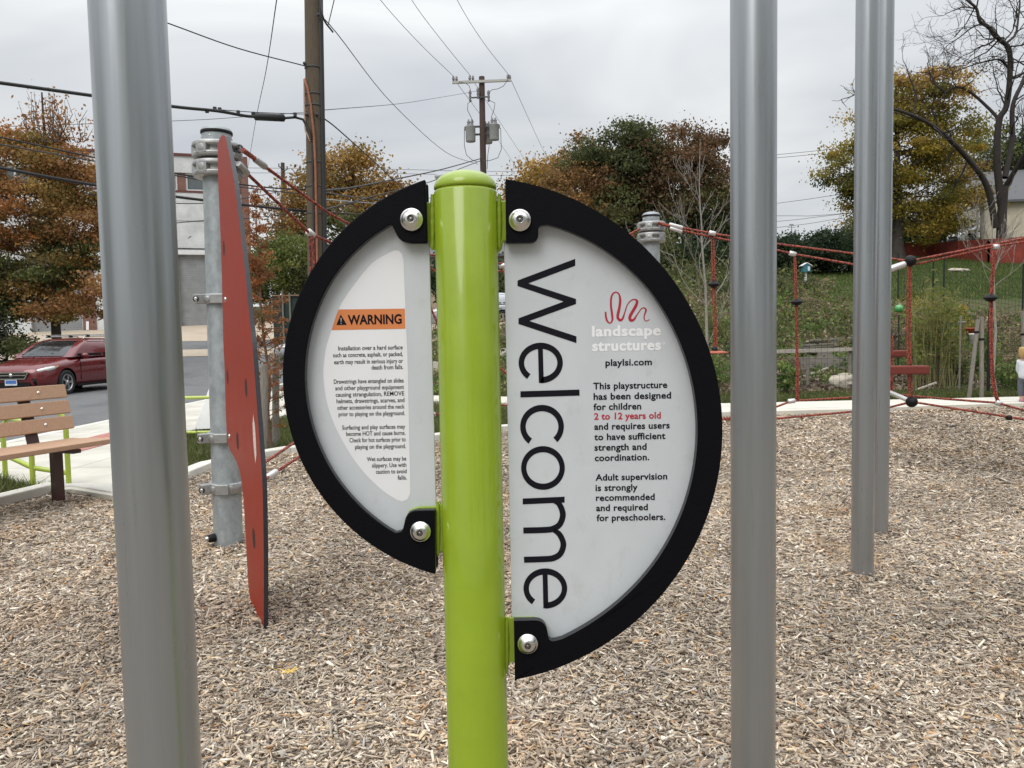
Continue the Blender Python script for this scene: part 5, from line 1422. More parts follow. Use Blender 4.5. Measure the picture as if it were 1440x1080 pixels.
for pts in ([(645, 115), (655, 117), (660, 121), (661.5, 127)], [(714, 112), (708, 121), (700, 125), (692, 126), (687.5, 130)], [(664, 142), (658, 145), (657.5, 155), (662, 164), (666, 172)], [(688, 141), (696, 145), (695, 153), (691, 165)], [(653, 181), (653, 205), (656, 218), (664, 225), (672, 228)], [(704, 180), (705, 210), (700, 222), (688, 226), (680, 226)], [(688, 204), (686, 218), (685, 238)]):
    jl.tube([W(x, y, Y2 - .3) for x, y in pts], .016, 5)
jl.build('jumper_wires', WIREG, t2)
# lamp head on a short arm
la = MB().tube([W(677, 241, Y2 - .1), W(650, 243, Y2 - .6), W(634, 247.5, Y2 - .8)], .035, 8).build('lamp_arm', TRANSF, t2)
MB().lathe([(0, -.36), (.10, -.33), (.16, -.1), (.15, .15), (.08, .34), (0, .36)], W(621, 247.5, Y2 - .9), 14, (1, 0, .08)).build('lamp_head', TRANSF, t2)
t3, a3, d3 = utility_pole('distant thin utility pole standing before the ochre tree', (397.5, 230), (399, 330), 62.0, .19, .15, W(397.5, 229, 62).z, DARKPOLE)
for s, y in ((-1, 237), (1, 241)): MB().tube([W(398, y, 61.8), W(398 + s * 6, y - 3, 61.8), W(398 + s * 6, y - 7, 61.8)], .05, 5).build('bracket', WIREG, t3)

# ------------------------------------------------------------------ overhead wires, each strung between its poles
def wire(label, pts, r, mat_=WIRE, smooth=6, cat='wire', name='overhead_wire'):
    P = [W(x, y, Y) for x, y, Y in pts]
    Q = [Vector(q) for q in spline([tuple(p) for p in P], smooth)] if len(P) > 2 else P
    o = MB().tube(Q, r, 6).build(name, mat_); tag(o, label, cat, 'overhead wires'); return o
# crossarm wires overhead
wire('overhead wire meeting the far tip of the crossarm, nearest the thick weathered pole', [(470, -90, 22), (535, 0, 28), (590, 61, 34), (637.5, 107, Y2 - .2)], .011)
wire('middle overhead wire of the three rising from the crossarm', [(530, -90, 22), (579, 0, 28), (622, 58, 34), (662, 107, Y2 - .2)], .011)
wire('overhead wire meeting the crossarm tip farthest from the thick weathered pole', [(605, -90, 22), (643, 0, 28), (680, 60, 34), (716, 106, Y2 - .2)], .011)
wire('wire running on from the crossarm down behind the golden tree, outermost', [(717.5, 110, Y2 - .2), (760, 203, 62), (772, 226, 75)], .013, WIREG)
wire('wire running on from the crossarm past the transformers, innermost', [(639, 112, Y2 - .2), (686, 176, 56), (727, 236, 75), (740, 252, 80)], .013, WIREG)
wire('wire running on from the crossarm through the transformers to the golden tree', [(664, 111, Y2 - .2), (700, 167, 56), (741, 229, 75), (752, 246, 80)], .013, WIREG)
wire('thin wire rising from the thick weathered pole to the crossarm pole', [(452, 155, PY_), (560, 146, 24), (613, 138, 32), (671, 128, Y2 - .25)], .0085, WIREG)
wire('long sagging cable from high on the thick weathered pole to the transformers', [(450, 24, PY_), (473, 46, 15.5), (552, 146, 24), (627, 214, 34), (672, 231, Y2 - .2)], .010)
wire('looped cable at the top of the thick weathered pole', [(450, -6, PY_ - .1), (455, 26, PY_ - .2), (468, 45, PY_ + .4)], .016)
wire('cable rising from the loop beside the thick weathered pole out of sight', [(461, 37, PY_ + .2), (471, -5, PY_ - 1.5), (482, -60, PY_ - 3)], .008)
wire('service cable running down from the thick weathered pole behind the smaller half moon', [(452, 164, PY_), (480, 186, 16), (546, 246, 21), (602, 300, 27)], .013)
wire('heavy black cable running from the thick weathered pole up to the transformer pole', [(453, 268.5, PY_), (500, 263, 18), (555, 252, 24), (620, 238.5, 32), (676, 223, Y2 - .1)], .022)
wire('black cable just under the heavy one, ending at the transformer pole', [(453, 296, PY_), (540, 272, 22), (607, 255, 30), (640, 240, 35), (676, 226, Y2 - .1)], .016)
wire('slack cable running from the thick weathered pole level across the ochre tree', [(453, 270, PY_), (500, 277, 18), (560, 281, 24), (640, 276, 33)], .014, WIREG)
wire('pale cable lowest across the ochre tree', [(453, 280, PY_), (500, 284, 18), (560, 288, 24), (640, 290, 33)], .013, TRANSF)
wire('dark cable crossing low behind the upper red ropes', [(453, 298, PY_), (520, 301, 18), (600, 300, 27)], .012)
# thick cable with a splice box
sp_ = wire('thick black cable with a splice case, slung across the sky to the thick weathered pole', [(-120, 101, 10.5), (0, 116.5, 11), (130, 134.5, 11.7), (245, 150, 12.4), (305, 156, 12.9), (345, 163, 13.2), (362, 164, 13.3)], .026)
wire_t = MB().tube([W(357, 164, 13.3), W(359, 164, 13.3), W(399, 166, 13.6), W(401, 166, 13.6)], [.03, .062, .062, .03], 14).build('splice_case', WIRE, sp_)
MB().tube([W(400, 166, 13.6), W(415, 165, 13.75), W(426, 168, 13.85), W(434, 182, 13.8), W(437, 196, 13.8)], .022, 8).build('cable_tail', WIRE, sp_)
for x, y in ((302, 153), (309, 154), (335, 158), (356, 160), (415, 161), (291, 156)): MB().box(W(x, y, 12.9 + (x - 300) * .007), (.05, .04, .06)).build('cable_clip', WIRE, sp_)
wire('thin support strand above the splice case', [(305, 154, 12.9), (362, 158, 13.3), (428, 160.5, PY_)], .007, WIREG)
wire('thin wire sloping down to a bracket on the thick weathered pole', [(120, -10, 11), (240, 34, 12), (335, 68, 13), (430, 93, PY_ - .1)], .0095)
wire('faint thin wire crossing the sky below the splice case', [(-60, 180, 40), (245, 170, 44), (340, 164.5, 46), (440, 157, 48)], .016, WIREG)
wire('nearly upright thin wire crossing behind the splice case', [(398, -60, 9.5), (389, 0, 11), (374, 100, 17), (360, 168, 24), (347, 245, 40)], .008, WIREG)
wire('uppermost of the three wires in front of the red maple', [(-60, 184, 10.8), (0, 193, 11), (135, 222, 11.8), (265, 247, 12.6), (360, 262, 13.3), (430, 267, PY_)], .013)
wire('middle of the three wires in front of the red maple', [(-60, 194, 10.8), (0, 203, 11), (135, 227, 11.8), (265, 250, 12.6), (360, 266, 13.3), (430, 273, PY_)], .011, WIREG)
wire('lowest and thickest of the wires in front of the red maple', [(-60, 222, 10.8), (0, 236, 11), (138, 261, 11.8), (250, 277, 12.5), (360, 290, 13.3), (432, 297, PY_)], .024)
wire('black wire crossing low in front of the white warehouse', [(120, 272, 20), (250, 286, 22), (330, 281, 24), (430, 262, 26)], .014)
wire('second black wire crossing low in front of the white warehouse', [(200, 318, 24), (300, 309, 24), (360, 306, 25), (430, 297, 26), (520, 282, 27)], .014)
# far wires
for i, (l, pts) in enumerate((('far wire above another, level behind the green post cap', [(330, 236, 80), (545, 238, 82), (720, 241, 84), (930, 236, 86)]), ('lower far wire, level behind the green post cap', [(330, 243, 80), (545, 244, 82), (720, 246.5, 84), (930, 241, 86)]),
    ('highest far wire between the grey posts over the distant hedge', [(800, 243, 82), (1092, 217.5, 74), (1175, 208.5, 72), (1300, 192, 68)]), ('second far wire between the grey posts over the distant hedge', [(800, 247, 82), (1092, 222, 74), (1175, 213.5, 72), (1300, 198, 68)]),
    ('lone sagging far wire between the grey posts', [(850, 318, 82), (1092, 286, 74), (1150, 278, 73), (1250, 262, 70)]), ('slack far wire above the cupola', [(850, 305, 84), (1092, 303.5, 76), (1150, 303, 74), (1260, 293, 70)]),
    ('far wire just above the weather vane', [(850, 333, 84), (1092, 311.5, 76), (1150, 305, 74), (1260, 292, 70)]), ('far wire touching the weather vane', [(850, 344, 84), (1092, 320, 76), (1180, 307.5, 74), (1260, 296, 70)]))):
    wire(l, pts, .022, WIREG)
# ------------------------------------------------------------------ trees
PAL = {
 'redmaple': [(.27, .11, .038), (.235, .14, .043), (.15, .125, .034), (.34, .18, .07), (.21, .10, .037), (.22, .15, .046)],
 'maplegreen': [(.06, .085, .022), (.085, .095, .03), (.05, .07, .02), (.12, .085, .03), (.15, .10, .035)],
 'bushgreen': [(.10, .115, .028), (.13, .135, .036), (.075, .095, .024)],
 'green': [(.05, .062, .022), (.066, .074, .028), (.04, .048, .018)],
 'gold': [(.30, .19, .04), (.25, .15, .035), (.34, .22, .07), (.17, .13, .03)],
 'ochre': [(.20, .115, .025), (.155, .10, .025), (.24, .15, .05), (.11, .085, .02), (.19, .09, .03)],
 'brown': [(.115, .062, .032), (.135, .07, .034), (.085, .055, .026), (.085, .075, .03)],
 'orangebrown': [(.20, .105, .032), (.16, .088, .034), (.13, .085, .030), (.22, .125, .05)],
 'yellowgreen': [(.24, .175, .024), (.16, .135, .022), (.095, .10, .02), (.29, .20, .038), (.13, .115, .022)],
 'evergreen': [(.018, .034, .013), (.026, .045, .018), (.014, .026, .012)],
 'olive': [(.075, .088, .028), (.10, .098, .036), (.058, .068, .024)],
 'rust': [(.285, .105, .035), (.23, .085, .032), (.33, .15, .06), (.19, .085, .035)],
}
LEAFN, LEAFS = 1.75, .66
for _k in PAL:
    PAL[_k] = [tuple(c * (1.0 if _k in ('evergreen',) else 1.18) for c in q) for q in PAL[_k]]
def leaf_quads(C, size, col, rg, aspect=.62, flat=0.0):
    n = len(C); a = rg.normal(size=(n, 3)); a /= np.linalg.norm(a, axis=1)[:, None]
    b = rg.normal(size=(n, 3))
    if flat: b[:, 2] += flat * np.sign(b[:, 2])
    b -= a * (a * b).sum(1)[:, None]; b /= np.linalg.norm(b, axis=1)[:, None] + 1e-9
    s = size * np.exp(rg.normal(0, .28, n))[:, None]
    V = np.stack([C - a * s, C + b * s * aspect, C + a * s, C - b * s * aspect], 1).reshape(-1, 3)
    F = np.arange(n * 4).reshape(-1, 4)
    return V, F, np.repeat(col, 4, 0)
def crown_leaves(ells, ncl, lpc, rc, size, rg, shell=.45, flatten=.62, noise=.25, droop=0):
    """ells: (cx,cy,cz,rx,ry,rz,palette,weight)"""
    wts = np.array([e[7] if len(e) > 7 else e[3] * e[4] * e[5] for e in ells], float); wts /= wts.sum()
    V, F, Cc, CEN = [], [], [], []; off = 0
    for e, w_ in zip(ells, wts):
        k = max(1, int(round(ncl * .86 * w_)))
        u = rg.normal(size=(k, 3)); u /= np.linalg.norm(u, axis=1)[:, None]
        r = (shell + (1 - shell) * rg.rand(k)) ** .6 * (1 + rg.normal(0, noise * .5, k))
        ce = np.array(e[:3]) + u * r[:, None] * np.array(e[3:6])
        pal = np.array(PAL[e[6]])
        for c in ce:
            nl = int(LEAFN * lpc * rg.uniform(.45, 1.5)); s_ = rc * rg.uniform(.55, 1.35)
            q = rg.normal(size=(nl, 3)) * np.array([s_, s_, s_ * flatten]) * .62
            base = pal[rg.randint(len(pal))] * rg.uniform(.85, 1.55)
            col = (base[None] * .7 + pal[rg.randint(0, len(pal), nl)] * .3) * np.exp(rg.normal(0, .22, nl))[:, None]
            v, f, cc = leaf_quads(c + q, size * LEAFS, col, rg, flat=.6); V.append(v); F.append(f + off); Cc.append(cc); off += len(v)
            CEN.append(c)
    return np.concatenate(V), np.concatenate(F), np.concatenate(Cc), np.array(CEN)
class Branches:
    def __init__(s): s.V = []; s.F = []; s.o = 0
    def tube(s, P, r, n=5):
        P = np.asarray(P, float); k = len(P); T_ = np.gradient(P, axis=0); T_ /= np.linalg.norm(T_, axis=1)[:, None] + 1e-9
        ref = np.array([.31, .77, .55]); A = np.cross(T_, ref); A /= np.linalg.norm(A, axis=1)[:, None] + 1e-9; B = np.cross(T_, A)
        a = np.linspace(0, 2 * pi, n, endpoint=False); r = np.broadcast_to(r, (k,)) if not hasattr(r, '__len__') else np.asarray(r)
        V = P[:, None] + r[:, None, None] * (A[:, None] * np.cos(a)[None, :, None] + B[:, None] * np.sin(a)[None, :, None])
        i = np.arange(k - 1)[:, None] * n + np.arange(n)[None]; j = np.arange(k - 1)[:, None] * n + (np.arange(n)[None] + 1) % n
        s.V.append(V.reshape(-1, 3)); s.F.append(np.stack([i, j, j + n, i + n], -1).reshape(-1, 4) + s.o); s.o += k * n
    def build(s, name, mt, parent): return npmesh(name, np.concatenate(s.V), np.concatenate(s.F), mt, parent=parent, smooth=True)
def skeleton(base, top, r0, centres, rg, lower=.25, wig=.03, max_l=90):
    base = np.array(base, float); top = np.array(top, float); Ht = np.linalg.norm(top - base)
    n = 14; t = np.linspace(0, 1, n); P = base + (top - base) * t[:, None]
    P[:, :2] += np.cumsum(rg.normal(0, wig * Ht / n, (n, 2)), 0) * np.clip(t, 0, 1)[:, None]
    B = Branches(); B.tube(P, r0 * (1 - .86 * t) * (1 + .5 * np.exp(-t * 18)), 9)
    od = rg.permutation(len(centres))[:max_l]
    for i in od:
        c = centres[i]; h = np.linalg.norm(c[:2] - P[0, :2])
        zt = np.clip((c[2] - h * rg.uniform(.45, .9) - base[2]) / Ht, lower, .93); k = zt * (n - 1); a = P[int(k)] + (P[min(int(k) + 1, n - 1)] - P[int(k)]) * (k - int(k))
        d = c - a; L_ = np.linalg.norm(d); m_ = 7; tt = np.linspace(0, 1, m_)
        Q = a + d * tt[:, None]; Q[:, 2] += -.10 * L_ * np.sin(tt * pi) * rg.uniform(.2, 1.3); Q[1:-1] += rg.normal(0, .035 * L_, (m_ - 2, 3))
        rr_ = max(.012, r0 * .30 * (1 - zt) ** .5 * (L_ / Ht * 2) ** .5); B.tube(Q, rr_ * (1 - .85 * tt), 4)
        for _ in range(2):
            j = rg.randint(3, m_); e = Q[j] + rg.normal(0, .16 * L_, 3); B.tube(np.array([Q[j], (Q[j] + e) / 2 + rg.normal(0, .03 * L_, 3), e]), [rr_ * .3, rr_ * .2, rr_ * .08], 3)
    return B
def tree(name, label, base, top, r0, ells, ncl, lpc, rc, size, seed, cat='tree', group=None, bark=BARK, lower=.25, trunk=True, **kw):
    """ells in world coordinates"""
    rg = np.random.RandomState(seed); t = thing(name, label, cat, base, group)
    V, F, Cc, ce = crown_leaves(ells, ncl, lpc, rc, size, rg, **kw)
    if trunk: skeleton(base, top, r0, ce, rg, lower).build('trunk', bark, t)
    npmesh('crown', V, F, LEAF, Cc, t); return t
def el(px, py, Y, rx, ry, pal, wt=None, depth=None):
    """crown ellipsoid from pixel centre and pixel radii"""
    c = W(px, py, Y); k = Y / FPX
    return (c.x, c.y, c.z, rx * k, (depth or max(rx, ry)) * k, ry * k, pal, wt if wt else rx * ry)
def base_at(px, Y): q = W(px, 470, Y); return Vector((q.x, Y, Hf(q.x, Y) - .05))

# red-brown street maple behind the red car
Y = 25.5; b0 = base_at(79, Y)
tree('street_maple', 'red and green maple standing behind the dark red hatchback', b0, W(62, 130, Y), .17,
     [el(15, 218, Y, 66, 40, 'redmaple', 3000), el(88, 232, Y, 54, 38, 'redmaple', 2400), el(-45, 290, Y, 70, 70, 'redmaple', 3000), el(55, 280, Y, 80, 30, 'redmaple', 2600), el(125, 320, Y, 46, 60, 'redmaple', 2600), el(20, 320, Y, 60, 30, 'redmaple', 1700), el(120, 420, Y, 44, 36, 'redmaple', 1500), el(35, 385, Y, 75, 46, 'maplegreen', 3600), el(-30, 400, Y, 60, 45, 'maplegreen', 2200), el(85, 355, Y, 55, 40, 'maplegreen', 2200), el(70, 430, Y, 60, 22, 'redmaple', 900), el(10, 440, Y, 50, 20, 'maplegreen', 900)],
     285, 165, .46, .072, 21, flatten=.42, shell=.25)
rgx = np.random.RandomState(5)
# thin sprigs above the crown
def sprigs():
    Y = 25.5; t = [o for o in COL.objects if o.name.startswith('street_maple')][0]; B = Branches(); C = []; 
    for i in range(44):
        x0 = rgx.uniform(40, 118); a = np.array(W(x0, 200, Y + rgx.uniform(-1, 1))); e = np.array(W(x0 + rgx.uniform(-22, 16), rgx.uniform(120, 178) + abs(x0 - 70) * .35, Y + rgx.uniform(-1, 1)))
        m_ = (a + e) / 2 + rgx.normal(0, .12, 3); B.tube(np.array([a, m_, e]), [.018, .012, .005], 4)
        for _ in range(22): s_ = rgx.rand(); C.append(a + (e - a) * s_ + rgx.normal(0, .16, 3))
    B.build('sprig', BARK, t); C = np.array(C); pal = np.array(PAL['redmaple'])[[0, 3, 4]]
    v, f, c = leaf_quads(C, .048, pal[rgx.randint(0, 3, len(C))], rgx); npmesh('sprig_leaves', v, f, LEAF, c, t)
sprigs()
Y = 24.0
tree('dark_bush', 'dark evergreen bush at the roadside beyond the nose of the dark red hatchback', base_at(5, Y), W(10, 440, Y), .05, [el(2, 476, Y, 30, 24, 'evergreen'), el(-45, 465, Y, 36, 38, 'evergreen'), el(30, 492, Y, 24, 14, 'olive')], 60, 130, .3, .055, 31, cat='bush')
# ochre tree behind the thick pole
Y = 50; b0 = base_at(505, Y)
tree('ochre_tree', 'ochre leaved tree behind the thick weathered utility pole', b0, W(490, 210, Y), .3,
     [el(487, 232, Y, 40, 34, 'ochre'), el(455, 252, Y, 42, 36, 'ochre'), el(525, 262, Y, 40, 30, 'ochre'), el(480, 290, Y, 62, 42, 'ochre'), el(545, 285, Y, 34, 30, 'ochre'), el(430, 300, Y, 34, 34, 'ochre'), el(500, 340, Y, 80, 40, 'olive')], 130, 135, .95, .135, 22, flatten=.5)
Y = 56
tree('ochre_tree', 'thin ragged ochre tree between the white warehouse and the thick pole', base_at(390, Y), W(398, 280, Y), .2,
     [el(395, 305, Y, 22, 26, 'orangebrown'), el(410, 330, Y, 26, 22, 'ochre'), el(365, 345, Y, 12, 16, 'orangebrown')], 30, 80, .9, .12, 33, flatten=.5)
Y = 34
tree('green_bush_tree', 'round green shrub tree behind the rusty orange sapling', base_at(410, Y), W(410, 345, Y), .12, [el(410, 372, Y, 46, 36, 'bushgreen', 2200), el(392, 350, Y, 24, 16, 'bushgreen'), el(432, 396, Y, 40, 30, 'olive'), el(375, 395, Y, 26, 26, 'olive')], 95, 150, .6, .085, 23, cat='tree')
# feathery rust sapling inside the kerb of grass
Y = 8.9; b0 = base_at(377, Y)
def rust_sapling():
    rg = np.random.RandomState(8); t = thing('rust_sapling', 'feathery rusty orange sapling behind the red fin panel', 'sapling', b0)
    top = np.array(W(356, 262, Y)); B = Branches(); base = np.array(b0); n = 12; tt = np.linspace(0, 1, n); P = base + (top - base) * tt[:, None]; P[:, :2] += rg.normal(0, .012, (n, 2))
    B.tube(P, .024 * (1 - .85 * tt), 7); C = []; K = []
    pal = np.array(PAL['rust'])
    for i in range(120):
        s = rg.uniform(.10, .99); a = base + (top - base) * s; ang = rg.uniform(0, 2 * pi); L_ = (.46 * (1 - s) ** .8 + .07) * rg.uniform(.5, 1.1)
        e = a + np.array([cos(ang) * L_, sin(ang) * L_, L_ * rg.uniform(-.05, .5)]); B.tube(np.array([a, (a + e) / 2 + np.array([0, 0, .03]), e]), [.006, .004, .0015], 4)
        col = pal[rg.randint(len(pal))] * rg.uniform(.8, 1.25)
        if s < .5 and rg.rand() < .12: col = np.array((.10, .10, .03))
        for j in range(46):
            u = rg.uniform(.15, 1.05); q = a + (e - a) * u + rg.normal(0, .022, 3); C.append(q); K.append(col * rg.uniform(.8, 1.2))
    B.build('trunk', M('sapling_bark', (.15, .09, .06), .9), t); v, f, c = leaf_quads(np.array(C), .019, np.array(K), rg, .38); npmesh('crown', v, f, LEAF, c, t)
rust_sapling()
# big mixed group behind the sign
Y = 62
tree('golden_tree', 'golden yellow tree, lowest in the group behind the larger half moon', base_at(752, Y), W(752, 232, Y), .25, [el(748, 252, Y, 28, 22, 'gold'), el(775, 248, Y, 30, 26, 'gold'), el(760, 290, Y, 46, 40, 'gold'), el(728, 275, Y, 22, 22, 'ochre')], 75, 135, 1.05, .16, 24, flatten=.5)
Y = 58
tree('orange_brown_tree', 'orange brown tree between the golden tree and the tall dark green tree', base_at(822, Y), W(822, 205, Y), .32, [el(818, 225, Y, 34, 28, 'orangebrown'), el(850, 255, Y, 42, 34, 'orangebrown'), el(805, 270, Y, 48, 40, 'orangebrown'), el(860, 310, Y, 60, 44, 'orangebrown'), el(830, 330, Y, 70, 50, 'olive')], 125, 140, 1.05, .15, 25, flatten=.5)
Y = 53
tree('dark_green_tree', 'tall dark green tree, highest of the group behind the larger half moon', base_at(872, Y), W(880, 190, Y), .4, [el(887, 194, Y, 30, 20, 'green', 700), el(905, 212, Y, 20, 18, 'brown', 350), el(845, 236, Y, 30, 18, 'orangebrown', 450), el(862, 206, Y, 36, 22, 'green', 900), el(835, 216, Y, 28, 18, 'green', 600), el(808, 226, Y, 18, 12, 'green', 300), el(898, 222, Y, 26, 24, 'green', 700), el(880, 240, Y, 34, 20, 'green', 700), el(870, 255, Y, 40, 20, 'brown', 500), el(880, 300, Y, 60, 40, 'olive', 1500), el(830, 290, Y, 40, 40, 'orangebrown', 900)], 150, 140, .85, .13, 26, flatten=.5)
Y = 54
tree('brown_oak', 'broad dark brown leaved oak, partly behind the grey steel post', base_at(968, Y), W(955, 205, Y), .42, [el(958, 204, Y, 34, 22, 'brown'), el(930, 238, Y, 26, 20, 'brown'), el(992, 210, Y, 24, 20, 'brown'), el(930, 228, Y, 24, 20, 'green', 450), el(975, 240, Y, 30, 18, 'green', 350), el(1000, 235, Y, 24, 26, 'brown'), el(955, 255, Y, 70, 40, 'brown'), el(900, 262, Y, 42, 34, 'brown'), el(1025, 275, Y, 28, 40, 'brown'), el(930, 300, Y, 55, 30, 'brown'), el(1000, 300, Y, 46, 40, 'olive'), el(1030, 330, Y, 40, 40, 'olive'), el(960, 340, Y, 80, 40, 'evergreen')], 270, 140, 1.0, .14, 27, flatten=.48)
# undergrowth line of shrubs beneath
Y = 44
for i, (px, py, rx, ry, pal, lab) in enumerate(((905, 365, 60, 40, 'olive', 'mixed olive shrub under the orange brown tree'), (1000, 375, 50, 40, 'evergreen', 'dark shrub below the brown oak beside the pale sapling'), (820, 372, 60, 40, 'evergreen', 'dark shrub low behind the larger half moon'), (655, 395, 60, 26, 'evergreen', 'dark hedge shrub behind the green post'))):
    tree('shrub', lab, base_at(px, Y - i), W(px, py - ry * .5, Y - i), .08, [el(px, py, Y - i, rx, ry, pal), el(px + 20, py + 12, Y - i, rx * .8, ry * .8, 'olive')], 60, 120, .9, .12, 40 + i, cat='shrub', group='shrubs along the hill foot')
# yellow-green tree at the right
Y = 49; b0 = base_at(1261, Y)
tree('yellow_green_tree', 'spreading yellow and green tree behind the paired grey posts', b0, W(1262, 112, Y), .36,
     [el(1262, 125, Y, 30, 26, 'gold', 750), el(1330, 128, Y, 44, 30, 'gold', 1300), el(1290, 150, Y, 50, 36, 'yellowgreen'), el(1225, 190, Y, 40, 34, 'yellowgreen'), el(1195, 235, Y, 38, 36, 'yellowgreen'), el(1188, 265, Y, 26, 30, 'green', 420), el(1262, 215, Y, 60, 50, 'yellowgreen'), el(1340, 200, Y, 40, 50, 'yellowgreen'), el(1350, 265, Y, 46, 40, 'gold', 1300), el(1305, 275, Y, 56, 40, 'yellowgreen'), el(1300, 315, Y, 56, 22, 'yellowgreen'), el(1220, 290, Y, 36, 40, 'yellowgreen')],
     330, 135, .78, .11, 28, flatten=.42, lower=.3)
# evergreens
Y = 39
for i, (px, py, rx, ry, lab) in enumerate(((1105, 358, 34, 22, 'low dark evergreen hedge under the cupola'), (1165, 352, 30, 26, 'taller rounded dark evergreen beside the paired grey posts'), (1195, 362, 26, 24, 'dark evergreen behind the paired grey posts'), (1135, 362, 26, 20, 'dark evergreen behind the little teal bird house'))):
    tree('evergreen_shrub', lab, base_at(px, Y + .7 * i), W(px, py - ry * .6, Y + .7 * i), .07, [el(px, py, Y + .7 * i, rx, ry, 'evergreen')] + ([el(1205, 335, Y + .7 * i, 14, 16, 'green')] if i == 2 else []), 46, 120, .5, .085, 50 + i, cat='shrub', group='dark evergreen shrubs on the hill')
Y = 58
tree('dark_conifer', 'dark evergreen tree behind the roof of the cream house', base_at(1437, Y), W(1440, 165, Y), .3, [el(1438, 220, Y, 20, 46, 'evergreen'), el(1448, 255, Y, 28, 40, 'evergreen'), el(1398, 215, Y, 30, 34, 'olive', 700), el(1380, 240, Y, 24, 30, 'green', 500)], 80, 140, .9, .13, 60)
Y = 60
tree('tree_line', 'green trees closing the lawn behind the red fence', base_at(1330, Y), W(1330, 260, Y), .25, [el(1290, 318, Y, 60, 28, 'evergreen'), el(1350, 312, Y, 50, 34, 'evergreen'), el(1240, 330, Y, 50, 24, 'evergreen')], 70, 120, 1.1, .15, 61)

# ------------------------------------------------------------------ leafless trees
def grow(B, p, d, L_, r, depth, rg, spread=.6, curl=.22, up=.06, seg=5, nkid=3, tips=None, tmin=.0035):
    p = np.array(p, float); d = np.array(d, float); d /= np.linalg.norm(d); P = [p]
    for i in range(seg):
        d = d + rg.normal(0, curl, 3) * np.array([1, .7, 1]); d[2] += up; d /= np.linalg.norm(d); P.append(P[-1] + d * L_ / seg)
    P = np.array(P); t = np.linspace(0, 1, seg + 1); B.tube(P, np.maximum(r * (1 - .55 * t), tmin), 6 if r > .04 else 4 if r > .015 else 3)
    if depth <= 0:
        if tips is not None: tips.append(P[-1])
        return
    for k in range(nkid):
        s = 1.0 if k == 0 else rg.uniform(.3, .95); j = min(int(s * seg), seg - 1); a = P[j] + (P[j + 1] - P[j]) * (s * seg - j)
        dd = d + rg.normal(0, spread, 3); grow(B, a, dd, L_ * rg.uniform(.55, .82), r * (.62 if k == 0 else .48), depth - 1, rg, spread, curl, up, seg, nkid, tips, tmin)
def bare_tree():
    Y = 45.3; rg = np.random.RandomState(14); b0 = base_at(1408, Y); k = Y / FPX * .58
    t = thing('bare_tree', 'leafless dark tree with crooked limbs in front of the cream house', 'tree', b0)
    B = Branches()
    def limb(pts, w0, w1, dz=0.0, kids=8, kl=1.2, dep=2):
        kl *= 1.35; dz *= 1.4
        Q = np.array([np.array(W(x, y, Y + dz * i / max(1, len(pts) - 1))) for i, (x, y) in enumerate(pts)]); Q = np.array(spline(Q, 5)); n = len(Q)
        rad = np.linspace(w0, w1, n) * k / 2; B.tube(Q, rad, 8)
        for _ in range(kids):
            j = rg.randint(int(n * .25), n); tg = Q[min(j + 1, n - 1)] - Q[max(j - 1, 0)]; tg /= np.linalg.norm(tg) + 1e-9
            grow(B, Q[j], tg * .6 + rg.normal(0, .75, 3), kl * rg.uniform(.6, 1.3), min(rad[j] * .55, .05), dep, rg, .55, .24, .05, tmin=.008)
        grow(B, Q[-1], Q[-1] - Q[-3], kl, rad[-1] * .9, dep, rg, .5, .22, .05, tmin=.008)
    B.tube(np.array([np.array(b0) + [0, 0, -.3], np.array(W(1408, 350, Y)), np.array(W(1409, 300, Y)), np.array(W(1412, 262, Y))]), np.array([34, 24, 21, 19]) * k / 2, 12)
    limb([(1408, 290), (1402, 225), (1405, 170), (1415, 150), (1420, 110), (1419, 70), (1405, 55), (1390, 38), (1378, 30), (1373, 12), (1362, 2)], 17, 5, -1, 14, 1.5)
    limb([(1400, 320), (1388, 262), (1360, 222), (1330, 192), (1300, 170), (1262, 155), (1230, 150)], 15, 5, -2.0, 7, 1.1)
    limb([(1362, 222), (1352, 245), (1340, 268)], 5, 3, .5, 3, .8)
    limb([(1404, 167), (1390, 152), (1365, 130), (1345, 122), (1328, 130), (1312, 112)], 8, 3.5, 1.5, 8, 1.1)
    limb([(1284, 160), (1288, 135), (1280, 112), (1275, 95)], 4, 2, 0, 3, .7)
    limb([(1328, 128), (1310, 115), (1308, 104), (1298, 102)], 4, 2, 0, 3, .7)
    limb([(1413, 250), (1423, 200), (1424, 150), (1436, 120), (1446, 95), (1462, 60)], 14, 6, 1.5, 9, 1.4)
    limb([(1414, 262), (1432, 232), (1450, 200), (1475, 160)], 13, 6, -2, 7, 1.4)
    limb([(1421, 110), (1432, 108), (1448, 95)], 6, 4, 0, 4, 1.0)
    limb([(1420, 98), (1408, 85), (1398, 84), (1372, 90), (1350, 98)], 6, 2.5, -1.2, 9, 1.0)
    limb([(1416, 60), (1428, 48), (1432, 25), (1434, 0), (1430, -30)], 6, 3, 1, 9, 1.2)
    limb([(1400, 54), (1390, 62), (1378, 66), (1368, 72)], 5, 2.5, 0, 6, .9)
    limb([(1378, 34), (1365, 40), (1350, 52), (1335, 62)], 4, 2, .8, 6, .9)
    limb([(1372, 12), (1355, 10), (1338, 16)], 4, 2, .6, 5, .8)
    B.build('trunk', M('dark_wet_bark', (.028, .022, .019), .9, 0, var=.3, nscale=6), t)
    C = np.concatenate([np.array(W(x, y, Y + .3))[None] + rg.normal(0, .22, (60, 3)) for x, y in ((1398, 78), (1386, 95), (1402, 104), (1415, 92))]); v, f, c = leaf_quads(C, .05, np.array(PAL['olive'])[rg.randint(0, 3, len(C))], rg); npmesh('last_leaves', v, f, LEAF, c, t)
bare_tree()
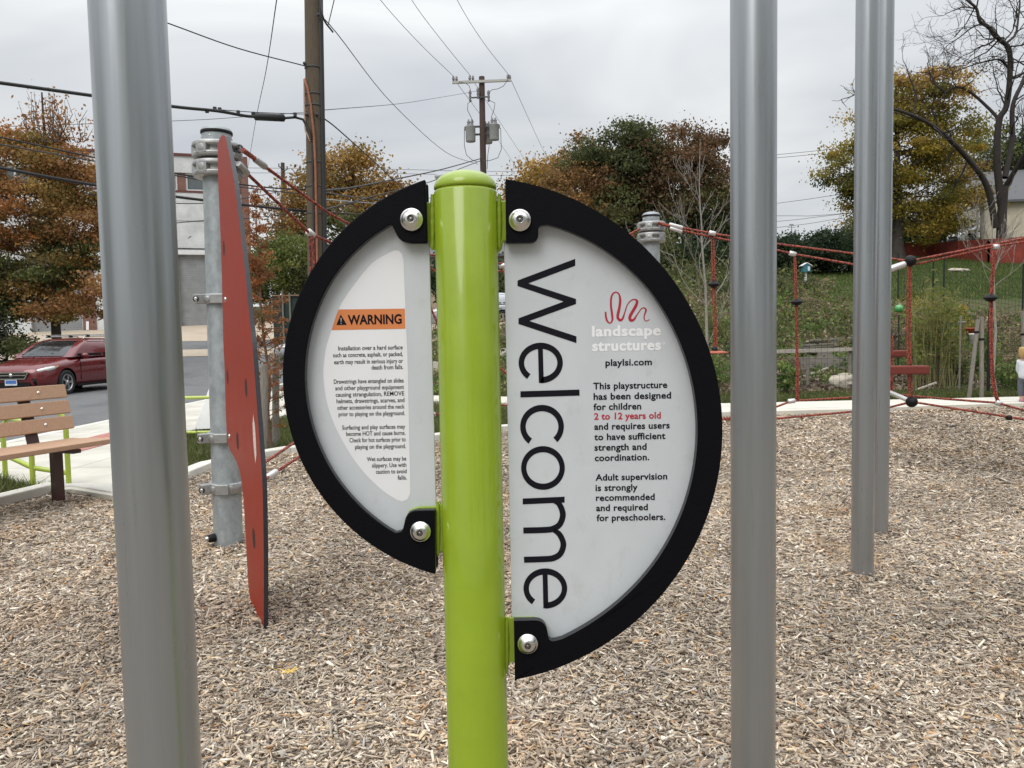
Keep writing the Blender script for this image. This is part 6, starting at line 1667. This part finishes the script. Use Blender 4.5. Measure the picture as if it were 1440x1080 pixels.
def pale_sapling(label, px, Y, ytop, ybr, seed, h_r=.028, n=10, sway=0):
    rg = np.random.RandomState(seed); b0 = base_at(px[0], Y); t = thing('pale_sapling', label, 'sapling', b0, 'young leafless trees')
    B = Branches(); top = np.array(W(px[1], ytop, Y)); base = np.array(b0); m_ = 14; tt = np.linspace(0, 1, m_); P = base + (top - base) * tt[:, None]; P[:, :2] += np.cumsum(rg.normal(0, .012, (m_, 2)), 0)
    B.tube(P, h_r * (1 - .88 * tt), 8)
    sb = (ybr - W(0, 0, Y).z) if False else None
    zb = W(px[0], ybr, Y).z
    for i in range(n):
        s = rg.uniform(max(.05, (zb - base[2]) / (top[2] - base[2])), .92); j = int(s * (m_ - 1)); a = P[j]; ang = rg.uniform(0, 2 * pi)
        L_ = (1.25 * (1 - s) + .25) * rg.uniform(.6, 1.15)
        grow(B, a, np.array([cos(ang) * .8, sin(ang) * .6, .75]), L_, h_r * .42 * (1 - s * .7), 2, rg, .35, .10, .08, 5, 3)
    B.build('trunk', PALEBARK, t)
pale_sapling('pale leafless sapling beside the rope with the orange foot disc', (1000, 983), 13.6, 196, 470, 4, .034, 13)
pale_sapling('staked pale leafless sapling in front of the garden fence', (1402, 1393), 13.4, 300, 400, 6, .034, 13)

# unseen crowns added behind the viewer, spaced to band reflections in posts and bolts
rgw = np.random.RandomState(99); Vw, Fw, Cw = [], [], []; ow = 0
for (x, y, r_, h_) in ((1, -17, 4.5, 13), (8, -18, 5, 14), (15, -13, 5, 13), (21, -5, 5, 13), (24, 3, 4, 10), (-22, -6, 4, 9), (-25, 2, 4, 10)):
    v, f, c, _ce = crown_leaves([(x, y, h_ * .55, r_, r_, h_ * .5, 'olive')], 40, 45, 1.2, .32, rgw); Vw.append(v); Fw.append(f + ow); Cw.append(c); ow += len(v)
o = npmesh('added_reflection_trees', np.concatenate(Vw), np.concatenate(Fw), LEAF, np.concatenate(Cw)); tag(o, kind='stuff')
# ------------------------------------------------------------------ community garden on the slope
def weeds(name, poly, n, size, pals, seed, hmax, cl=6):
    """low leafy ground cover as leaf quads in tufts (stuff)"""
    rg = np.random.RandomState(seed); P = scatter(poly, n, seed); C = []; K = []
    pp = np.concatenate([np.array(PAL[p]) for p in pals]) if isinstance(pals[0], str) else np.array(pals)
    nz = lin_noise(P[:, 0] + 40, P[:, 1], seed, .55); nz2 = lin_noise(P[:, 0] + 9, P[:, 1] + 3, seed + 1, 1.6); nz3 = lin_noise(P[:, 0] + 21, P[:, 1] * 1.6 + 13, seed + 2, .42)
    for p, a, b_, c_ in zip(P, nz, nz2, nz3):
        if b_ < .34: continue
        h = hmax * (.25 + 1.1 * a) * rg.uniform(.4, 1.3); k = max(2, int(cl * rg.uniform(.5, 1.5)))
        zi = int(np.clip((c_ - .22) / .56, 0, .999) * len(pals)); pz = np.array(PAL[pals[zi]]) if rg.rand() < .78 else pp
        col = pz[rg.randint(len(pz))] * rg.uniform(.7, 1.35)
        q = p + np.stack([rg.normal(0, h * .45, k), rg.normal(0, h * .45, k), rg.rand(k) * h], 1); C.append(q); K.append(np.tile(col, (k, 1)) * np.exp(rg.normal(0, .25, k))[:, None])
    C = np.concatenate(C); K = np.concatenate(K)
    v, f, c = leaf_quads(C, size, K, rg, .5); o = npmesh(name, v, f, LEAF, c); tag(o, kind='stuff'); return o
PAL['weedy'] = [(.105, .135, .036), (.15, .155, .055), (.07, .10, .028), (.19, .15, .075), (.11, .09, .05)]
PAL['dry'] = [(.22, .165, .10), (.17, .125, .08), (.28, .225, .14), (.12, .095, .06)]
PAL['lush'] = [(.085, .15, .03), (.12, .19, .042), (.06, .105, .023), (.17, .20, .06)]
gx = lambda y, s: .69 * y + s
def band_poly(y0, y1, x0=-.2):
    return [(x0 * y0, y0), (gx(y0, 1.5), y0), (gx(y1, 1.5), y1), (x0 * y1, y1)]
PAL['litter'] = [(.20, .15, .11), (.11, .08, .055), (.42, .36, .29), (.26, .20, .145), (.07, .05, .037)]
weeds('garden_soil_litter', band_poly(14.75, 17.4), 9500, .042, ['litter', 'litter', 'dry'], 71, .05, 6)
weeds('garden_weeds', band_poly(15.9, 22), 5200, .035, ['weedy', 'lush', 'dry', 'lush'], 72, .38, 12)
weeds('garden_growth', [(-2, 19), (14.6, 19), (16, 23.5), (11, 26), (14, 34), (-3.4, 34)], 7000, .055, ['weedy', 'lush', 'dry', 'weedy'], 73, .62, 12)
weeds('hillside_brush', [(2.5, 30), (12.0, 30), (15, 40), (4, 40)], 3000, .075, ['olive', 'weedy', 'green'], 74, .8, 12)
weeds('slope_cover', [(-5, 18.5), (0, 16), (0, 30), (-6, 27)], 3500, .045, ['weedy', 'dry'], 75, .25, 8)
blades('lawn', scatter([(8, 29), (24, 29), (36, 50), (14, 50)], 60000, 76), .10, [(.075, .128, .026), (.095, .145, .034), (.058, .095, .02), (.12, .13, .045)], 76, wid=.012)
# individual plants
def stalks():
    rg = np.random.RandomState(80); Y = 15.6; b0 = base_at(1315, Y); t = thing('tall_reed_clump', 'clump of tall yellow green reedy stalks inside the garden fence', 'plant', b0)
    B = Branches(); C = []; K = []
    for i in range(80):
        px = rg.uniform(1284, 1346); yy = Y + rg.uniform(-.35, .7); q = W(px, 480, yy); a = np.array((q.x, yy, Hf(q.x, yy))); h = rg.uniform(1.0, 2.1) * (1.15 - abs(px - 1315) / 80)
        e = a + np.array([rg.normal(0, .12), rg.normal(0, .12), h]); B.tube(np.array([a, (a + e) / 2 + rg.normal(0, .02, 3), e]), [.008, .007, .003], 4)
        for j in range(24):
            u = rg.uniform(.42, 1.06); C.append(a + (e - a) * u + rg.normal(0, .075, 3)); K.append(np.array([(.17, .19, .04), (.12, .15, .03), (.21, .19, .06)][rg.randint(3)]) * rg.uniform(.8, 1.2))
    B.build('stem', M('reed_stem', (.22, .20, .08), .8), t); v, f, c = leaf_quads(np.array(C), .06, np.array(K), rg, .28); npmesh('foliage', v, f, LEAF, c, t)
stalks()
def plant(label, px, Y, hpx, wpx, pal, seed, size=.035, n=36, name='garden_plant', cat='plant', lpc=26):
    b0 = base_at(px, Y); zt = hpx * Y / FPX; wd = wpx * Y / FPX
    rg = np.random.RandomState(seed); t = thing(name, label, cat, b0, 'garden plants')
    V, F, C, ce = crown_leaves([(b0.x, b0.y, b0.z + zt * .5, wd / 2, wd / 2, zt * .5, pal)], n, lpc, min(zt, wd) * .16, size, rg, shell=.2)
    B = Branches()
    for c in ce[:24]: B.tube(np.array([np.array(b0) + rg.normal(0, .03, 3), (np.array(b0) + c) / 2 + rg.normal(0, .03, 3), c]), [.008, .006, .003], 3)
    B.build('stem', M('green_stem', (.09, .10, .04), .8), t); npmesh('foliage', V, F, LEAF, C, t)
for a in (('fresh green leafy plant by the small child', 1425, 14.7, 62, 46, 'lush', 90), ('brown withered bush behind the small child', 1440, 16.4, 80, 60, 'dry', 91), ('leafy green plant behind the staked sapling', 1385, 17.0, 66, 40, 'lush', 92), ('low green plant beside the grey steel post and the fence', 1106, 14.9, 58, 34, 'lush', 93),
          ('yellowish bush on the slope above the reeds', 1300, 22.0, 66, 70, 'yellowgreen', 94), ('green bush on the slope near the paired grey posts', 1187, 17.6, 34, 34, 'lush', 95), ('brown seedy shrub high on the slope', 1150, 25.0, 46, 70, 'dry', 96), ('olive shrub on the slope below the bird house', 1115, 28.0, 40, 60, 'olive', 97),
          ('grey green broad leaved plant by the white bucket', 1348, 16.0, 46, 28, 'olive', 98), ('leafy plant at the foot of the pale sapling beside the orange disc', 1000, 15.2, 66, 46, 'lush', 99), ('olive bush on the slope behind the black rope pod', 1010, 20.0, 60, 54, 'weedy', 100), ('tall dry bush beside the reed clump', 1262, 18.5, 70, 40, 'dry', 101), ('bright yellow green bush above the white bowl', 1335, 20.5, 60, 60, 'yellowgreen', 102)):
    plant(*a)
# boulders and slabs
def boulder(label, px, Y, w_, h, seed, name='boulder', mat_=ROCK):
    rg = np.random.RandomState(seed); b0 = base_at(px, Y); bm = bmesh.new(); bmesh.ops.create_icosphere(bm, subdivisions=3, radius=1)
    dirs = rg.normal(size=(9, 3)); dirs /= np.linalg.norm(dirs, axis=1)[:, None]
    for v in bm.verts:
        c = np.array(v.co)
        for d in dirs:
            e = c @ d - .72
            if e > 0: c = c - d * e * .8
        c *= 1 + .05 * rg.randn(); v.co = Vector((c[0] * w_ / 2, c[1] * w_ * .4, c[2] * h * .62 + h * .3)) + b0
    me = bpy.data.meshes.new(name); bm.to_mesh(me); bm.free(); me.materials.append(mat_); o = link(name, me); tag(o, label, 'boulder', 'pale stones in the garden')
boulder('large pale boulder beside the paired grey posts', 1186, 15.9, .62, .36, 1)
boulder('small pale stone at the edge of the garden bed', 1110, 15.0, .22, .12, 2); boulder('flat pale stone near the foot of the reeds', 1262, 15.1, .24, .09, 3)
boulder('pale stone lying on the lawn by the red fence', 1345, 40.0, 1.2, .28, 4); boulder('white stone high in the garden above the green ball', 1271, 24.0, .32, .24, 5)
boulder('tan block behind the green post, seen through the narrow gap', 612, 21, .5, .5, 6); boulder('tan block close to the larger half moon, behind the green post', 707, 22, .5, .48, 7)
boulder('pale stone between the fence and the dark planks', 1150, 15.4, .2, .1, 8); boulder('pale stone by the foot of the weathered stakes', 1352, 15.0, .18, .08, 9)
# raised bed of grey boards, dry sticks
rg = np.random.RandomState(4)
def planks():
    Y = 17.5; c = base_at(1150, Y); t = thing('raised_bed', 'raised garden bed of weathered grey boards', 'garden bed', c)
    BW = M('weathered_board', (.20, .18, .16), .9, 0, var=.3, nscale=5, stretch=(1, 12, 12))
    for i, (a, b_, y) in enumerate((((1126, 484), (1196, 478), 17.4), ((1150, 472), (1198, 468), 18.4), ((1128, 492), (1130, 480), 17.4))):
        p, q = W(*a, y), W(*b_, y); p.z = Hf(p.x, p.y) + .16; q.z = Hf(q.x, q.y) + .16
        MB().bar(p, q + Vector((0, .0 if i < 2 else .9, 0)), .045, .3).build('board', BW, t)
    t2_ = thing('plank_pile', 'pile of dark planks by the raised garden bed', 'planks', base_at(1140, 19.2))
    for i in range(6):
        p = base_at(1120 + i * 9, 19.2 + .1 * i) + Vector((0, 0, .10 + .045 * i)); MB().bar(p - Vector((.6, rg.uniform(-.2, .2), 0)), p + Vector((.6, rg.uniform(-.2, .2), .05)), .14, .035).build('board', BW, t2_)
planks()
for i, (px, Y, l) in enumerate(((1105, 15.2, 'pale dry stick leaning in the bed near the grey steel post'), (1148, 16.8, 'pale dry stick lying on the slope above the raised bed'), (1300, 15.0, 'pale broken board at the foot of the reeds'))):
    b0 = base_at(px, Y) + Vector((0, 0, .12)); o = MB().bar(b0 - Vector((.3, .05, .05)), b0 + Vector((.3, .1, .12)), .04, .03).build('dry_stick', M('bleached_wood', (.42, .38, .31), .9), None); tag(o, l, 'stick', 'sticks in the garden')
for l, a_, b_, y_ in (('long pale board edging the bed between two grey steel posts', (1070, 495), (1205, 490.5), 15.9), ('long pale board edging the bed behind the red plank step', (1240, 499.5), (1326, 497.5), 16.1), ('grey board edging a higher bed below the yellow green bush', (1255, 470), (1340, 468), 18.6)):
    p, q = W(*a_, y_), W(*b_, y_); o = MB().bar(p, q, .05, .075).build('edging_board', M('pale_weathered_board', (.34, .31, .27), .9, 0, var=.25, nscale=5, stretch=(1, 12, 12))); tag(o, l, 'board', 'boards edging the garden beds')
    for u in (.06, .5, .94):
        m_ = p.lerp(q, u); MB().prism([(m_.x - .03, y_ + .03, Hf(m_.x, y_) - .15), (m_.x + .03, y_ + .03, Hf(m_.x, y_) - .15), (m_.x + .03, y_ + .08, Hf(m_.x, y_) - .15), (m_.x - .03, y_ + .08, Hf(m_.x, y_) - .15)], (0, 0, m_.z + .03 - Hf(m_.x, y_) + .15)).build('peg', STAKE, o)
# small garden things
def pot(name, label, px, py, Y, r, h, mat_, cat):
    c = W(px, py, Y); o = MB().lathe([(0, -h / 2), (r * .72, -h / 2), (r * .95, h * .34), (r * 1.06, h * .36), (r * 1.06, h / 2), (r * .9, h / 2), (r * .85, h * .3), (0, h * .25)], c, 20).build(name, mat_); tag(o, label, cat); return o
OP = M('orange_plastic', (.42, .085, .03), .5, 0, var=.15); WPL = M('white_plastic', (.66, .66, .64), .5, 0, var=.1)
o = pot('plant_pot', 'orange plant pot among the reeds', 1300, 467, 17.6, .13, .22, OP, 'pot'); o['group'] = 'orange pots'
o = pot('plant_pot', 'second orange plant pot, fainter, close beside the first among the reeds', 1314, 468, 18.0, .11, .18, OP, 'pot'); o['group'] = 'orange pots'
o = pot('plant_pot', 'orange plant pot above the white bucket by the weathered stakes', 1365, 466, 17.0, .11, .16, OP, 'pot'); o['group'] = 'orange pots'
pot('bucket', 'white bucket hanging low beside the weathered stakes', 1369, 476, 15.2, .085, .2, WPL, 'bucket')
o = MB().lathe([(0, -.05), (.12, -.05), (.22, .03), (.24, .05), (.21, .045), (.11, -.03), (0, -.03)], W(1341, 455.5, 16.4), 24).build('bowl', WPL); tag(o, 'white shallow bowl on a stick above the garden plants', 'bowl')
MB().tube([W(1341, 459, 16.4), Vector((W(1341, 459, 16.4).x, 16.4, Hf(W(1341, 459, 16.4).x, 16.4) - .1))], .02, 6).build('stand', M('bleached_wood', (.42, .38, .31), .9), o)
c = W(1264, 434, 16.6); o = MB().lathe([(.085 * sin(a), -.085 * cos(a)) for a in np.linspace(0.02, pi - .02, 14)], c, 18).build('garden_ball', M('green_gloss_plastic', (.06, .30, .09), .3, 0, var=.2, coat=.4)); tag(o, 'bright green ball on a stick beside the paired grey posts', 'ball')
MB().tube([c - Vector((0, 0, .14)), Vector((c.x, c.y, Hf(c.x, c.y) - .1))], .015, 6).build('stand', GREENWIRE, o)
def bird_house():
    Y = 33; c = W(1133, 378, Y); k = Y / FPX; t = thing('bird_house', 'little teal bird house with a white roof on a post', 'bird house', (c.x, Y, Hf(c.x, Y)))
    TE = M('teal_paint', (.03, .16, .19), .5, 0, var=.1); k *= .78; w_ = 6.5 * k
    MB().prism([(c.x - w_, Y - w_, c.z - 6 * k), (c.x + w_, Y - w_, c.z - 6 * k), (c.x + w_, Y - w_, c.z + 5 * k), (c.x, Y - w_, c.z + 9 * k), (c.x - w_, Y - w_, c.z + 5 * k)], (0, 2 * w_, 0)).build('wall', TE, t)
    for s in (-1, 1): MB().prism([(c.x + s * 9 * k, Y - w_ * 1.2, c.z + 4.2 * k), (c.x, Y - w_ * 1.2, c.z + 9.6 * k), (c.x, Y - w_ * 1.2, c.z + 10.9 * k), (c.x + s * 9.5 * k, Y - w_ * 1.2, c.z + 5.2 * k)], (0, 2.4 * w_, 0)).build('roof', WPL, t)
    MB().prism([(c.x + 1 * k, Y - w_ - .03, c.z - 4 * k), (c.x + 4.5 * k, Y - w_ - .03, c.z - 4 * k), (c.x + 4.5 * k, Y - w_ - .03, c.z + 3.5 * k), (c.x + 1 * k, Y - w_ - .03, c.z + 3.5 * k)], (0, .025, 0)).build('window', WPL, t)
    MB().tube([(c.x, Y, c.z - 6 * k), (c.x, Y, Hf(c.x, Y) - .2)], .05, 8).build('post', WPL, t)
bird_house()
# stakes: pair bracing the sapling and others
def stake(label, a, b_, Y, r=.035, ties=()):
    p, q = W(*a, Y), W(*b_, Y); q.z = Hf(q.x, q.y) - .1
    o = MB().tube([q, p - (p - q).normalized() * .03, p], [r, r, r * .85], 10).build('wooden_stake', STAKE); tag(o, label, 'stake', 'weathered wooden stakes')
    for y in ties:
        c = W(a[0] + (b_[0] - a[0]) * (y - a[1]) / (b_[1] - a[1]), y, Y); MB().lathe([(r + .002, -.02), (r + .010, -.015), (r + .010, .015), (r + .002, .02)], c, 12).build('strap', PLASTB, o)
stake('leaning weathered stake of the close pair before the garden', (1375.5, 449), (1361.5, 556), 13.3, .034, (467,))
stake('upright weathered stake of the close pair before the garden', (1380.5, 445), (1380.5, 557), 13.3, .036, (477,))
stake('weathered stake above the head of the small child', (1439, 437), (1440, 560), 13.6, .036, (470,))
stake('taller grey stake close to the red fin panel behind the kerb', (388, 505), (387, 628), 9.3, .042)
stake('grey stake touching the rust sapling behind the red fin panel', (372, 513), (370, 640), 8.6, .042)
stake('thin brown stick standing among the reeds', (1351, 444), (1349, 540), 14.9, .018)
# ------------------------------------------------------------------ wire fences
def wire_fence(label, pts, h, post_h, gx_, gz, r, postpx=(), group=None):
    P = [Vector(p) for p in pts]; t = thing('wire_fence', label, 'fence', (P[0].x, P[0].y, Hf(P[0].x, P[0].y)), group)
    V, F = [], []; o = 0
    def strip(a, b_):
        nonlocal o
        d = b_ - a; s = Vector((0, 0, r)) if abs(d.z) < d.length * .7 else Vector((r, 0, 0)); s2 = Vector((0, r, 0))
        q = [a - s, a + s2, a + s, b_ - s, b_ + s2, b_ + s]; V.extend(q); F.extend([(o, o + 1, o + 4, o + 3), (o + 1, o + 2, o + 5, o + 4), (o + 2, o, o + 3, o + 5)]); o += 6
    for i in range(len(P) - 1):
        a, b_ = P[i], P[i + 1]; n = max(2, int((b_ - a).length / gx_))
        for j in range(n):
            q = a.lerp(b_, j / n); q.z = Hf(q.x, q.y); strip(q, q + Vector((0, 0, h)))
        m_ = max(2, int((b_ - a).length / 1.5))
        for kz in range(int(h / gz) + 1):
            for j in range(m_):
                p, q = a.lerp(b_, j / m_), a.lerp(b_, (j + 1) / m_); p.z = Hf(p.x, p.y) + kz * gz; q.z = Hf(q.x, q.y) + kz * gz; strip(p, q)
        m2 = max(1, round((b_ - a).length / 2.9))
        for j in range(m2):
            q = a.lerp(b_, j / m2); z = Hf(q.x, q.y); MB().tube([(q.x, q.y, z - .2), (q.x, q.y, z + post_h)], .028, 8).build('post', M('black_fence_post', (.012, .013, .012), .5, .2), t)
    npmesh('wire_mesh', np.array([tuple(v) for v in V]), np.array(F), GREENWIRE, parent=t)
def fx(px, Y): q = W(px, 480, Y); return Vector((q.x, Y, 0))
wire_fence('dark wire mesh fence with thin black posts along the near edge of the garden', [fx(905, 15.1), fx(1250, 14.6), fx(1391, 14.25), fx(1600, 14.0)], 1.45, 1.6, .11, .105, .0022)
wire_fence('dark wire mesh fence along the upper edge of the garden below the lawn', [fx(1262, 29.5), fx(1311, 28), fx(1326, 27.6), fx(1437, 24), fx(1560, 22)], 1.3, 1.75, .14, .14, .004)
# green mesh fence behind the rust sapling
def mesh_fence():
    Y = 29.0; a, b_ = W(385, 470, Y), W(470, 470, Y); t = thing('screen_fence', 'chain link fence with a dark green screen behind the rust sapling', 'fence', (a.x, Y, Hf(a.x, Y)))
    z0, z1 = Hf(a.x, Y) + .1, W(400, 416, Y).z
    MB().prism([(a.x, Y, z0), (b_.x, Y, z0), (b_.x, Y, z1), (a.x, Y, z1)], (0, .02, 0)).build('screen', M('dark_green_screen', (.014, .028, .022), .8, 0, var=.25, nscale=3), t)
    for px in (398, 408, 440, 468):
        q = W(px, 440, Y - .06); MB().tube([(q.x, Y - .06, z0 - .3), (q.x, Y - .06, z1 + .1)], .035, 8).build('post', STAKE, t)
    MB().tube([(a.x, Y - .06, z1), (b_.x, Y - .06, z1)], .03, 8).build('top_rail', M('brown_rail', (.16, .10, .06), .8), t)
mesh_fence()

# ------------------------------------------------------------------ small child at the path, back turned
def skin_body(name, verts, edges, rad, mat_, parent, sub=2, root=0):
    me = bpy.data.meshes.new(name); me.from_pydata([tuple(v) for v in verts], edges, []); o = link(name, me); me.materials.append(mat_)
    md = o.modifiers.new('skin', 'SKIN'); md.use_smooth_shade = True
    bpy.context.view_layer.update()
    for i, r in enumerate(rad):
        me.skin_vertices[0].data[i].radius = (r, r) if not hasattr(r, '__len__') else r
    me.skin_vertices[0].data[root].use_root = True
    o.modifiers.new('sub', 'SUBSURF').render_levels = sub; o.modifiers['sub'].levels = sub
    bpy.context.view_layer.update(); dg = bpy.context.evaluated_depsgraph_get(); nm = bpy.data.meshes.new_from_object(o.evaluated_get(dg)); o.modifiers.clear(); o.data = nm
    for p in nm.polygons: p.use_smooth = True
    if not nm.materials: nm.materials.append(mat_)
    if parent: par(o, parent)
    return o
def child():
    f = G(1443, 566, .045); Yp = f.y; Hc = (566 - 481) * Yp / FPX; s = Hc / .95      # about 0.95 m
    L0 = Vector((f.x + .02, Yp + .06, .045))
    SK = M('child_skin', (.58, .36, .27), .5); 
    TR_ = Matrix.Rotation(R(-68), 3, 'Z')
    def Q(x, y, z): return L0 + TR_ @ (Vector((x, y, z)) * s)
    # continuous body: pelvis root
    V = [Q(0, 0, .40), Q(0, 0, .50), Q(0, .0, .60), Q(0, .01, .665), Q(0, .015, .715), Q(0, 0, .80), Q(0, -.0, .87),
         Q(-.055, 0, .375), Q(-.06, -.005, .21), Q(-.06, .01, .06), Q(-.062, .07, .025),
         Q(.055, 0, .375), Q(.065, .02, .21), Q(.07, -.03, .065), Q(.072, .03, .025),
         Q(-.105, 0, .635), Q(-.135, .02, .50), Q(-.12, .09, .41), Q(.105, 0, .635), Q(.14, .03, .50), Q(.13, .11, .42)]
    E = [(0, 1), (1, 2), (2, 3), (3, 4), (4, 5), (5, 6), (0, 7), (7, 8), (8, 9), (9, 10), (0, 11), (11, 12), (12, 13), (13, 14), (3, 15), (15, 16), (16, 17), (3, 18), (18, 19), (19, 20)]
    Rd = [.080, .082, .080, .062, .036, .082, .068, .060, .045, .034, .030, .060, .045, .034, .030, .040, .030, .024, .040, .030, .024]
    body = skin_body('person', V, E, [r * s for r in Rd], SK, None); tag(body, 'small child with blond hair in a pale top and grey trousers walking on the path', 'person')
    skin_body('shirt', [Q(0, 0, .345), Q(0, 0, .47), Q(0, 0, .585), Q(0, .01, .655), Q(-.09, 0, .637), Q(-.128, .02, .50), Q(-.12, .085, .425), Q(.09, 0, .637), Q(.135, .03, .50), Q(.13, .10, .435)], [(0, 1), (1, 2), (2, 3), (3, 4), (4, 5), (5, 6), (3, 7), (7, 8), (8, 9)], [r * s for r in (.112, .104, .098, .066, .058, .043, .034, .058, .043, .034)], M('pale_grey_cotton', (.60, .62, .65), .85, 0, var=.06, nscale=20), body)
    skin_body('trousers', [Q(0, 0, .47), Q(0, 0, .39), Q(-.056, 0, .36), Q(-.061, -.005, .21), Q(-.061, .008, .075), Q(.056, 0, .36), Q(.066, .02, .21), Q(.071, -.028, .08)], [(0, 1), (1, 2), (2, 3), (3, 4), (1, 5), (5, 6), (6, 7)], [r * s for r in (.088, .090, .070, .054, .042, .070, .054, .042)], M('grey_cotton', (.10, .105, .13), .85, 0, var=.1, nscale=20), body)
    HR = M('blond_hair', (.42, .27, .11), .55, 0, var=.35, nscale=30, stretch=(8, 8, 1))
    skin_body('hair', [Q(0, -.012, .865), Q(0, -.035, .82), Q(-.01, -.05, .755), Q(-.03, -.05, .695)], [(0, 1), (1, 2), (2, 3)], [r * s for r in (.088, .092, .072, .045)], HR, body)
    for x, y in ((-.062, .05), (.072, .01)):
        o = MB().lathe([(0, -.06), (.032, -.055), (.042, 0), (.036, .055), (.0, .062)], Q(x, y, .028), 16, TR_ @ Vector((0, 1, .05))).build('shoe', M('pink_shoe', (.45, .22, .28), .6), body)
    # face on the far side: eyes, nose, mouth, ears
    for sx in (-1, 1):
        MB().lathe([(0, 0), (.010, .001), (.0, .006)], Q(sx * .03, .078, .795), 10, TR_ @ Vector((0, 1, 0))).build('eye', PLASTB, body)
        MB().lathe([(0, -.006), (.02, 0), (.012, .008), (0, .008)], Q(sx * .083, .0, .79), 12, TR_ @ Vector((sx, .1, 0))).build('ear', SK, body)
    MB().lathe([(.012, 0), (.009, .012), (0, .018)], Q(0, .078, .772), 10, TR_ @ Vector((0, 1, -.2))).build('nose', SK, body)
    MB().bar(Q(-.018, .079, .748), Q(.018, .079, .748), .006, .006).build('mouth', M('lips', (.40, .14, .13), .5), body)
    hb = MB()
    for sx, cx, cy, cz in ((-1, -.12, .09, .41), (1, .13, .11, .42)):
        for i in range(4):
            a = Q(cx + .0 + (i - 1.5) * .009, cy + .012, cz - .012); hb.tube([a, a + TR_ @ Vector((.0, .012, -.016)) * s, a + TR_ @ Vector((.0, .016, -.034 + .003 * abs(i - 1.5))) * s], [.0065 * s, .006 * s, .0045 * s], 8)
        a = Q(cx - sx * .018, cy + .012, cz); hb.tube([a, a + TR_ @ Vector((-sx * .012, .012, -.012)) * s, a + TR_ @ Vector((-sx * .014, .018, -.026)) * s], [.007 * s, .0065 * s, .005 * s], 8)
    hb.build('fingers', SK, body)
child()
